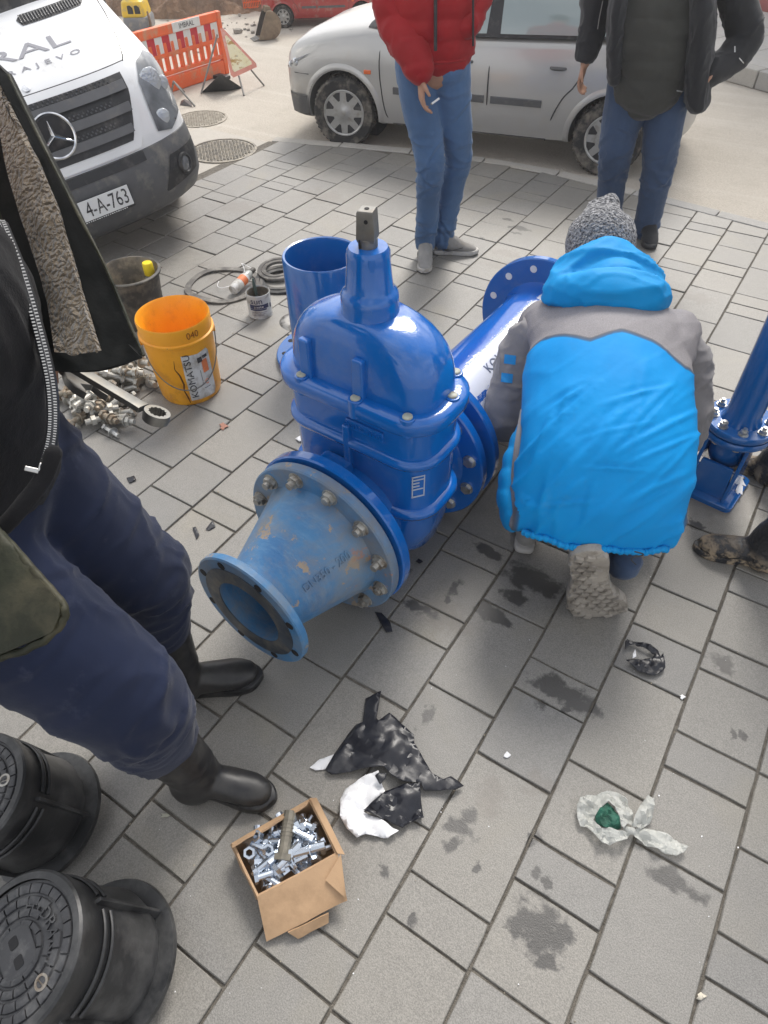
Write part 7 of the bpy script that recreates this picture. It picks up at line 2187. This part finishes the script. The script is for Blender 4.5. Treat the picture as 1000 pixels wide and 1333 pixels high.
# ---------------- worker at the left edge in navy trousers and an open jacket
def w3(px, py, z): return G(px, py, z)
WF = Vector((.93, .37, 0)).normalized(); WL = Vector((-WF.y, WF.x, 0))       # facing, and his left (away from the camera)
WB = Vector((-.93, .36, 0))
JW = fin(dict(pelvis=Vector((-1.06, .30, .80)), chest=Vector((-1.03, .33, 1.17)), neck=Vector((-1.00, .34, 1.36)), head=Vector((-.95, .36, 1.50)), face=WF - UP * .45, up=UP + WF * .3,
          shL=D(-70, 130, 1.20), elL=D(60, 330, 1.27), wrL=D(110, 408, 1.27), shR=Vector((-.97, .13, 1.28)), elR=Vector((-.93, .03, 1.02)), wrR=Vector((-.86, .045, .82)),
          hipL=Vector((-1.10, .39, .80)), knL=Vector((-.972, .482, .45)), anL=Vector((-.985, .455, .08)), toL=Vector((-.84, .57, .03)), hipR=Vector((-1.04, .19, .80)), knR=Vector((-.782, .262, .42)), anR=Vector((-.79, .285, .08)), toR=Vector((-.62, .335, .03)),
          hdL=D(80, 445, 1.26) - D(110, 408, 1.27), hdR=Vector((.15, 0, -1)), pmR=WL, cuR=.4))
wk = person('person', 'worker at the left edge in navy trousers, rubber boots and fleece lined jacket', WB, JW, .98, voxel=.010)
b = MB()
for hp, kn_, an, rr_ in ((JW['hipL'], JW['knL'], JW['anL'], 1.0), (JW['hipR'], JW['knR'], JW['anR'], 1.06)):
    low = kn_.lerp(an, .52)
    b.limb([hp + UP * .06, hp.lerp(kn_, .35), hp.lerp(kn_, .75), kn_, low], [(.124 * rr_, .124 * rr_), (.124 * rr_, .124 * rr_), (.113 * rr_, .113 * rr_), (.103 * rr_, .103 * rr_), (.080 * rr_, .080 * rr_)], n=22)
b.limb([JW['pelvis'] + WL * .09 + UP * .02, JW['pelvis'] - WL * .09 + UP * .02], [.135, .135], n=20)
b.limb([JW['pelvis'], JW['pelvis'] + UP * .16], [(.17, .13), (.165, .125)], side=WL, n=22)
part('trousers', blob(b, .0085, 7, plus(folds(.008, (WL * .8 + WF * .5 + UP * .35, 4.5), 11, .006), creases([(JW['hipL'], JW['knL'], JW['anL']), (JW['hipR'], JW['knR'], JW['anR'])], 26, .0085, 5, .008))), m_navy, wk, world=True)
boot(wk, G(236, 1018), G(357, 1042), JW['knR'].lerp(JW['anR'], .40), m_boot, .060)
boot(wk, G(216, 905), G(340, 882), JW['knL'].lerp(JW['anL'], .40), m_boot, .060)
# inner black top
m_blackfl = fabric('black fleece top', (.012, .012, .014), .3, 6, .95, 400, bump=.5, sheen=.05)
b = MB().limb([JW['pelvis'] + UP * .10 + WF * .03, JW['pelvis'] + UP * .22 + WF * .04, JW['chest'] + WF * .03, JW['chest'] + UP * .12, JW['neck']], [(.165, .135), (.175, .15), (.185, .15), (.14, .11), (.075, .07)], side=WL, n=26)
part('black_top', blob(b, .010, 4, folds(.010, (UP, 2.5), 13)), m_blackfl, wk, world=True)
# zip of the black top: two rows of teeth with a slider
zpts = catmull([D(2, 290, .97), D(28, 355, .965), D(50, 430, .96), D(66, 500, .955), D(68, 560, .95), D(58, 606, .945)], 17)
zq = MB()
for i in range(len(zpts) - 1):
    a, b_ = zpts[i], zpts[i + 1]; d_ = (b_ - a).normalized(); F = frame_of(d_, Vector((0, 0, CAM_H)) - a)
    Lz = (b_ - a).length
    zq.box(a + F @ Vector((.0045, .0022, 0)), (.004, .0068, Lz * .42), F)
    m_ = (a + b_) / 2; zq.box(m_ + F @ Vector((.0045, -.0022, 0)), (.004, .0068, Lz * .42), F)
part('zip', zq, m_zip, wk, 30, world=True)
part('zip_tape', MB().tube([p + Vector((0, 0, -.002)) for p in zpts], .0085, 8), m_vdark, wk, 60, world=True)
a = zpts[-1]; F = frame_of((zpts[-1] - zpts[-4]), Vector((0, 0, CAM_H)) - a)
part('zip_slider', MB().box(a + F @ Vector((.006, 0, .004)), (.007, .014, .012), F).box(a + F @ Vector((.007, .012, .010)), (.003, .022, .007), F), m_zip, wk, 30, bevel=.0012, world=True)
# hem band of the black top
hb_ = catmull([D(70, 590, .945), D(55, 625, .945), D(32, 655, .94), D(0, 690, .935), D(-60, 730, .93)], 6)
part('hem_band', blob(MB().limb(hb_[::6], [.013] * len(hb_[::6]), n=12), .006, 2), m_blackfl, wk, world=True)
def sheet(name, rows, mat, th=.006, disp=None, n=14, m_=22):
    """cloth panel through a grid of control points (rows of equal length), with thickness"""
    R_ = [catmull(r, 6) for r in rows]; cols = [catmull([r[i] for r in R_], 6) for i in range(len(R_[0]))]
    nu, nv_ = len(cols), len(cols[0])
    co = np.array([tuple(p) for c in cols for p in c])
    if disp is not None:
        ctr_ = np.array([0, 0, CAM_H]); vw = ctr_ - co; vw /= np.linalg.norm(vw, axis=1)[:, None]
        co = co + vw * disp(co)[:, None]
    me = bpy.data.meshes.new(name); me.from_pydata([tuple(p) for p in co], [], [(i * nv_ + j, i * nv_ + j + 1, (i + 1) * nv_ + j + 1, (i + 1) * nv_ + j) for i in range(nu - 1) for j in range(nv_ - 1)])
    me = evaluated(me, [('SUBSURF', dict(levels=1, render_levels=1)), ('SOLIDIFY', dict(thickness=th, offset=0.0))]); finish(me, 60)
    return part(name, me, mat, wk, world=True)
def fleece():
    t = NT('sherpa fleece'); v = t.coord('Object')
    wv = t.n('ShaderNodeTexVoronoi'); wv.inputs['Scale'].default_value = 150; wv.feature = 'SMOOTH_F1'
    nz = t.n('ShaderNodeTexNoise'); nz.inputs['Scale'].default_value = 40; nz.inputs['Detail'].default_value = 4; t.l(v, nz.inputs['Vector'])
    ad = t.n('ShaderNodeVectorMath', operation='MULTIPLY_ADD'); t.l(nz.outputs['Color'], ad.inputs[0]); ad.inputs[1].default_value = (.03, .03, .03); t.l(v, ad.inputs[2])
    t.l(ad.outputs[0], wv.inputs['Vector'])
    c = t.ramp(wv.outputs['Distance'], .05, .75, (.28, .22, .15), (.13, .10, .068))
    c = t.mix(.4, c, t.ramp(t.noise(v, 9, 4), .3, .7, (.16, .125, .085), (.30, .24, .165)))
    t.set(Base_Color=c, Roughness=1.0, Sheen_Weight=.4)
    t.bump(t.math('MULTIPLY', wv.outputs['Distance'], -1), 1.0, .02); return t.m
m_fleece = fleece()
m_shell = M('black coated cloth', (.0065, .0075, .007), .7, 0, .25, 8, dirt=(.015, .016, .015), damt=.5, dscale=14, bump=.3, bscale=60, spec=.22)
m_oliveshell = M('dark olive coated cloth', (.016, .018, .010), .6, 0, .6, 9, dirt=(.06, .055, .033), damt=.7, dscale=11, bump=.4, bscale=35, bdist=.012, spec=.3)
DZ = 1.03
fz = lambda x, y, d: D(x, y, d)
flee = lambda co: .006 * fbm(co * 26, 3) + .003 * fbm(co * 80, 2) + .004 * ridge(co * 12)
sheet('fleece_lining', [[fz(-14, 60, 1.08), fz(0, 108, 1.07), fz(15, 150, 1.055)], [fz(12, 222, 1.06), fz(37, 231, 1.045), fz(64, 240, 1.035)], [fz(46, 330, 1.045), fz(69, 338, 1.03), fz(94, 335, 1.025)], [fz(66, 400, 1.035), fz(88, 408, 1.02), fz(112, 400, 1.015)], [fz(74, 464, 1.02), fz(98, 466, 1.01), fz(131, 460, 1.005)]], m_fleece, .010, flee)
edge_w = lambda co: .005 * ridge(co * 16) + .004 * fbm(co * 40, 2)
sheet('jacket_facing', [[fz(-30, 50, 1.075), fz(-8, 85, 1.07), fz(10, 98, 1.065)], [fz(18, 140, 1.06), fz(32, 165, 1.055), fz(48, 175, 1.05)], [fz(58, 240, 1.045), fz(76, 255, 1.04), fz(92, 262, 1.035)], [fz(95, 340, 1.035), fz(115, 340, 1.03), fz(135, 345, 1.025)], [fz(120, 420, 1.025), fz(142, 412, 1.02), fz(168, 420, 1.015)], [fz(126, 476, 1.015), fz(150, 473, 1.01), fz(186, 462, 1.005)]], m_shell, .007, edge_w)
sheet('jacket_hem', [[fz(66, 458, 1.022), fz(100, 462, 1.012), fz(130, 458, 1.007), fz(168, 448, 1.002)], [fz(64, 482, 1.018), fz(100, 484, 1.008), fz(136, 481, 1.003), fz(186, 466, .999)]], m_shell, .007, edge_w)
sheet('jacket_shell', [[fz(-40, 40, 1.12), fz(0, 85, 1.10), fz(14, 98, 1.08)], [fz(-20, 200, 1.12), fz(40, 190, 1.09), fz(54, 178, 1.065)], [fz(20, 330, 1.10), fz(90, 300, 1.07), fz(112, 295, 1.045)], [fz(60, 478, 1.05), fz(110, 480, 1.035), fz(185, 463, 1.015)]], m_shell, .006)
part('edge_piping', MB().tube(catmull([fz(11, 98, 1.06), fz(49, 175, 1.045), fz(93, 262, 1.03), fz(136, 345, 1.02), fz(168, 420, 1.01), fz(187, 463, 1.0)], 8), .0028, 6), m_oliveshell, wk, 60, world=True)
# near front panel, olive outside
osh = lambda co: .012 * ridge(co * 11) + .006 * fbm(co * 30, 3)
sheet('jacket_front', [[fz(-120, 540, .90), fz(-60, 600, .88), fz(0, 696, .86)], [fz(-140, 700, .87), fz(-50, 720, .85), fz(42, 742, .835)], [fz(-150, 800, .86), fz(-30, 800, .84), fz(80, 785, .82)], [fz(-150, 880, .86), fz(-30, 862, .84), fz(72, 822, .82)]], m_oliveshell, .009, osh)
pp = catmull([fz(0, 694, .852), fz(20, 715, .845), fz(45, 744, .828), fz(70, 772, .815), fz(84, 792, .81), fz(80, 812, .812), fz(50, 838, .82), fz(0, 856, .832), fz(-60, 866, .84)], 5)
part('seam_roll', MB().tube([p + Vector((0, 0, .002 * math.sin(i * 1.9))) for i, p in enumerate(pp)], .0052, 8), m_oliveshell, wk, 60, world=True)
b = MB().limb([JW['shR'], JW['shR'].lerp(JW['elR'], .5), JW['elR'], JW['elR'].lerp(JW['wrR'], .6)], [.08, .078, .072, .06], n=18)
part('sleeve', blob(b, .009, 4, folds(.012, (WL, 2.5), 16)), m_oliveshell, wk, world=True)
b = MB().limb([JW['shL'], JW['shL'].lerp(JW['elL'], .5), JW['elL'], JW['elL'].lerp(JW['wrL'], .75)], [.08, .078, .070, .056], n=18)
part('sleeve', blob(b, .009, 4, folds(.012, (WL, 2.5), 16)), m_oliveshell, wk, world=True)
b = MB().limb([JW['pelvis'] + UP * .12 - WF * .06, JW['chest'] - WF * .05, JW['chest'] + UP * .12 - WF * .03, JW['neck'] - WF * .02], [(.19, .12), (.205, .14), (.16, .11), (.085, .075)], side=WL, n=24)
part('jacket_back', blob(b, .010, 4, folds(.012, (UP, 3), 13)), m_oliveshell, wk, world=True)

# spanners in his hand
def spanner(name, label, A, B, ring=True, w=.030):
    ax = (B - A); L = ax.length; vw_ = (Vector((0, 0, CAM_H)) - A).normalized(); F = frame_of(ax, vw_ * .62 + ax.cross(vw_).normalized() * -.78)       # x: towards the camera, y across
    Mx = Matrix(((F[0][1], F[0][2], F[0][0], A.x), (F[1][1], F[1][2], F[1][0], A.y), (F[2][1], F[2][2], F[2][0], A.z), (0, 0, 0, 1)))
    t = thing(name, label, 'spanner', M=Mx)
    q = MB().loft([[Vector((sx * ww, y, sz)) for sx, sz in ((-1, -.005), (-.6, -.006), (.6, -.006), (1, -.005), (1, .005), (.6, .006), (-.6, .006), (-1, .005))] for y, ww in ((.0, w * .55), (.03, w * .44), (L * .5, w * .40), (L - .03, w * .46), (L - .012, w * .5))])
    part('shank', q, m_steel, t, 40, bevel=.001)
    if ring:
        R_ = w * .78
        n_ = 48; rg = []
        for r_, z in ((R_, -.009), (R_ + .001, 0), (R_, .009), (R_ * .70, .009), (R_ * .68, 0), (R_ * .70, -.009)):
            rg.append([Vector((0, L + R_ * .7, 0)) + Vector(((r_ - (.0018 * (k % 4 < 2) if r_ < R_ * .8 else 0)) * math.cos(2 * math.pi * k / n_), (r_ - (.0018 * (k % 4 < 2) if r_ < R_ * .8 else 0)) * math.sin(2 * math.pi * k / n_), z)) for k in range(n_)])
        rg.append(rg[0])
        part('ring_end', MB().loft(rg, False), m_steel, t, 40)
    else:
        out = [(-.02, -.01), (-.036, .02), (-.036, .05), (-.022, .068), (-.016, .05), (-.014, .032), (.014, .032), (.018, .052), (.026, .066), (.036, .045), (.034, .018), (.02, -.01)]
        part('jaw', MB().prism([(x, y + L) for x, y in out], .014, Matrix.Translation((0, 0, -.007))), m_steel, t, 35, bevel=.002)
    return t
spanner('spanner', 'large ring spanner held out over the heap of bolts', D(30, 440, 1.22), D(194, 536, 1.19), True, .029)
spanner('spanner', 'open jawed spanner behind the ring spanner under the jacket', D(40, 440, 1.30), D(98, 492, 1.26), False, .04)

# ---------------- worker whose legs show at the right edge
RB = Vector((.42, 1.85, 0))
RF_ = Vector((-.97, -.25, 0)).normalized(); RL = Vector((-RF_.y, RF_.x, 0))
def rp_(f, l, z): return RB + RF_ * f + RL * l + UP * z
h1, t1_ = G(1010, 738), G(904, 712); h2_, t2_ = G(1015, 628), G(944, 600)
JR = fin(dict(pelvis=Vector((.50, 1.93, .80)), chest=Vector((.44, 1.90, 1.15)), neck=Vector((.40, 1.89, 1.35)), head=Vector((.36, 1.88, 1.47)), face=RF_ - UP * .4, up=UP + RF_ * .2,
          shR=Vector((.48, 2.09, 1.28)), elR=Vector((.34, 2.16, 1.08)), wrR=Vector((.14, 2.06, 1.02)), shL=Vector((.40, 1.71, 1.28)), elL=Vector((.52, 1.60, 1.02)), wrL=Vector((.44, 1.62, .78)),
          hipR=Vector((.52, 2.02, .80)), knR=Vector((.34, 2.13, .44)), anR=h2_ * .75 + t2_ * .25 + UP * .08, toR=t2_ + UP * .03, hipL=Vector((.48, 1.84, .80)), knL=Vector((.345, 1.74, .44)), anL=h1 * .78 + t1_ * .22 + UP * .08, toL=t1_ + UP * .03))
rt = person('person', 'worker at the right edge with muddy boots and black trousers', RB, JR, .95)
b = MB()
for s_ in 'LR':
    b.limb([JR['hip' + s_] + UP * .05, JR['hip' + s_].lerp(JR['kn' + s_], .4), JR['kn' + s_], JR['kn' + s_].lerp(JR['an' + s_], .6)], [.105, .10, .085, .078], n=20)
b.limb([JR['hipL'], JR['hipR']], [.12, .12], n=18)
part('trousers', blob(b, .010, 3, leg_folds(.012, [JR['knL'], JR['knR']], [])), m_blackt, rt, world=True)
b = MB().limb([JR['pelvis'] + UP * .06, JR['chest'], JR['chest'] + UP * .12, JR['neck']], [(.18, .14), (.19, .145), (.15, .11), (.08, .07)], side=RL, n=24)
for s_ in 'LR': b.limb([JR['sh' + s_], JR['el' + s_], JR['el' + s_].lerp(JR['wr' + s_], .85)], [.075, .068, .05], n=16)
part('jacket', blob(b, .011, 4, folds(.012, (UP, 3), 13)), m_blackj, rt, world=True)
boot(rt, h1, t1_, JR['knL'].lerp(JR['anL'], .35), m_muddy, .058)
boot(rt, h2_, t2_, JR['knR'].lerp(JR['anR'], .35), m_muddy, .058)
# ================================================================== AIR
hb = MB().box((0, 0, 1.735), (250, 250, 5.53))
hz = part('haze', hb, [], None, 0)
hm = bpy.data.materials.new('haze air'); hm.use_nodes = True
for n_ in list(hm.node_tree.nodes): hm.node_tree.nodes.remove(n_)
_o = hm.node_tree.nodes.new('ShaderNodeOutputMaterial'); _v = hm.node_tree.nodes.new('ShaderNodeVolumePrincipled')
_v.inputs['Color'].default_value = (.96, .96, .97, 1); _v.inputs['Density'].default_value = HAZE; _v.inputs['Anisotropy'].default_value = .4
hm.node_tree.links.new(_v.outputs[0], _o.inputs['Volume'])
hz.data.materials.append(hm); hz['kind'] = 'stuff'
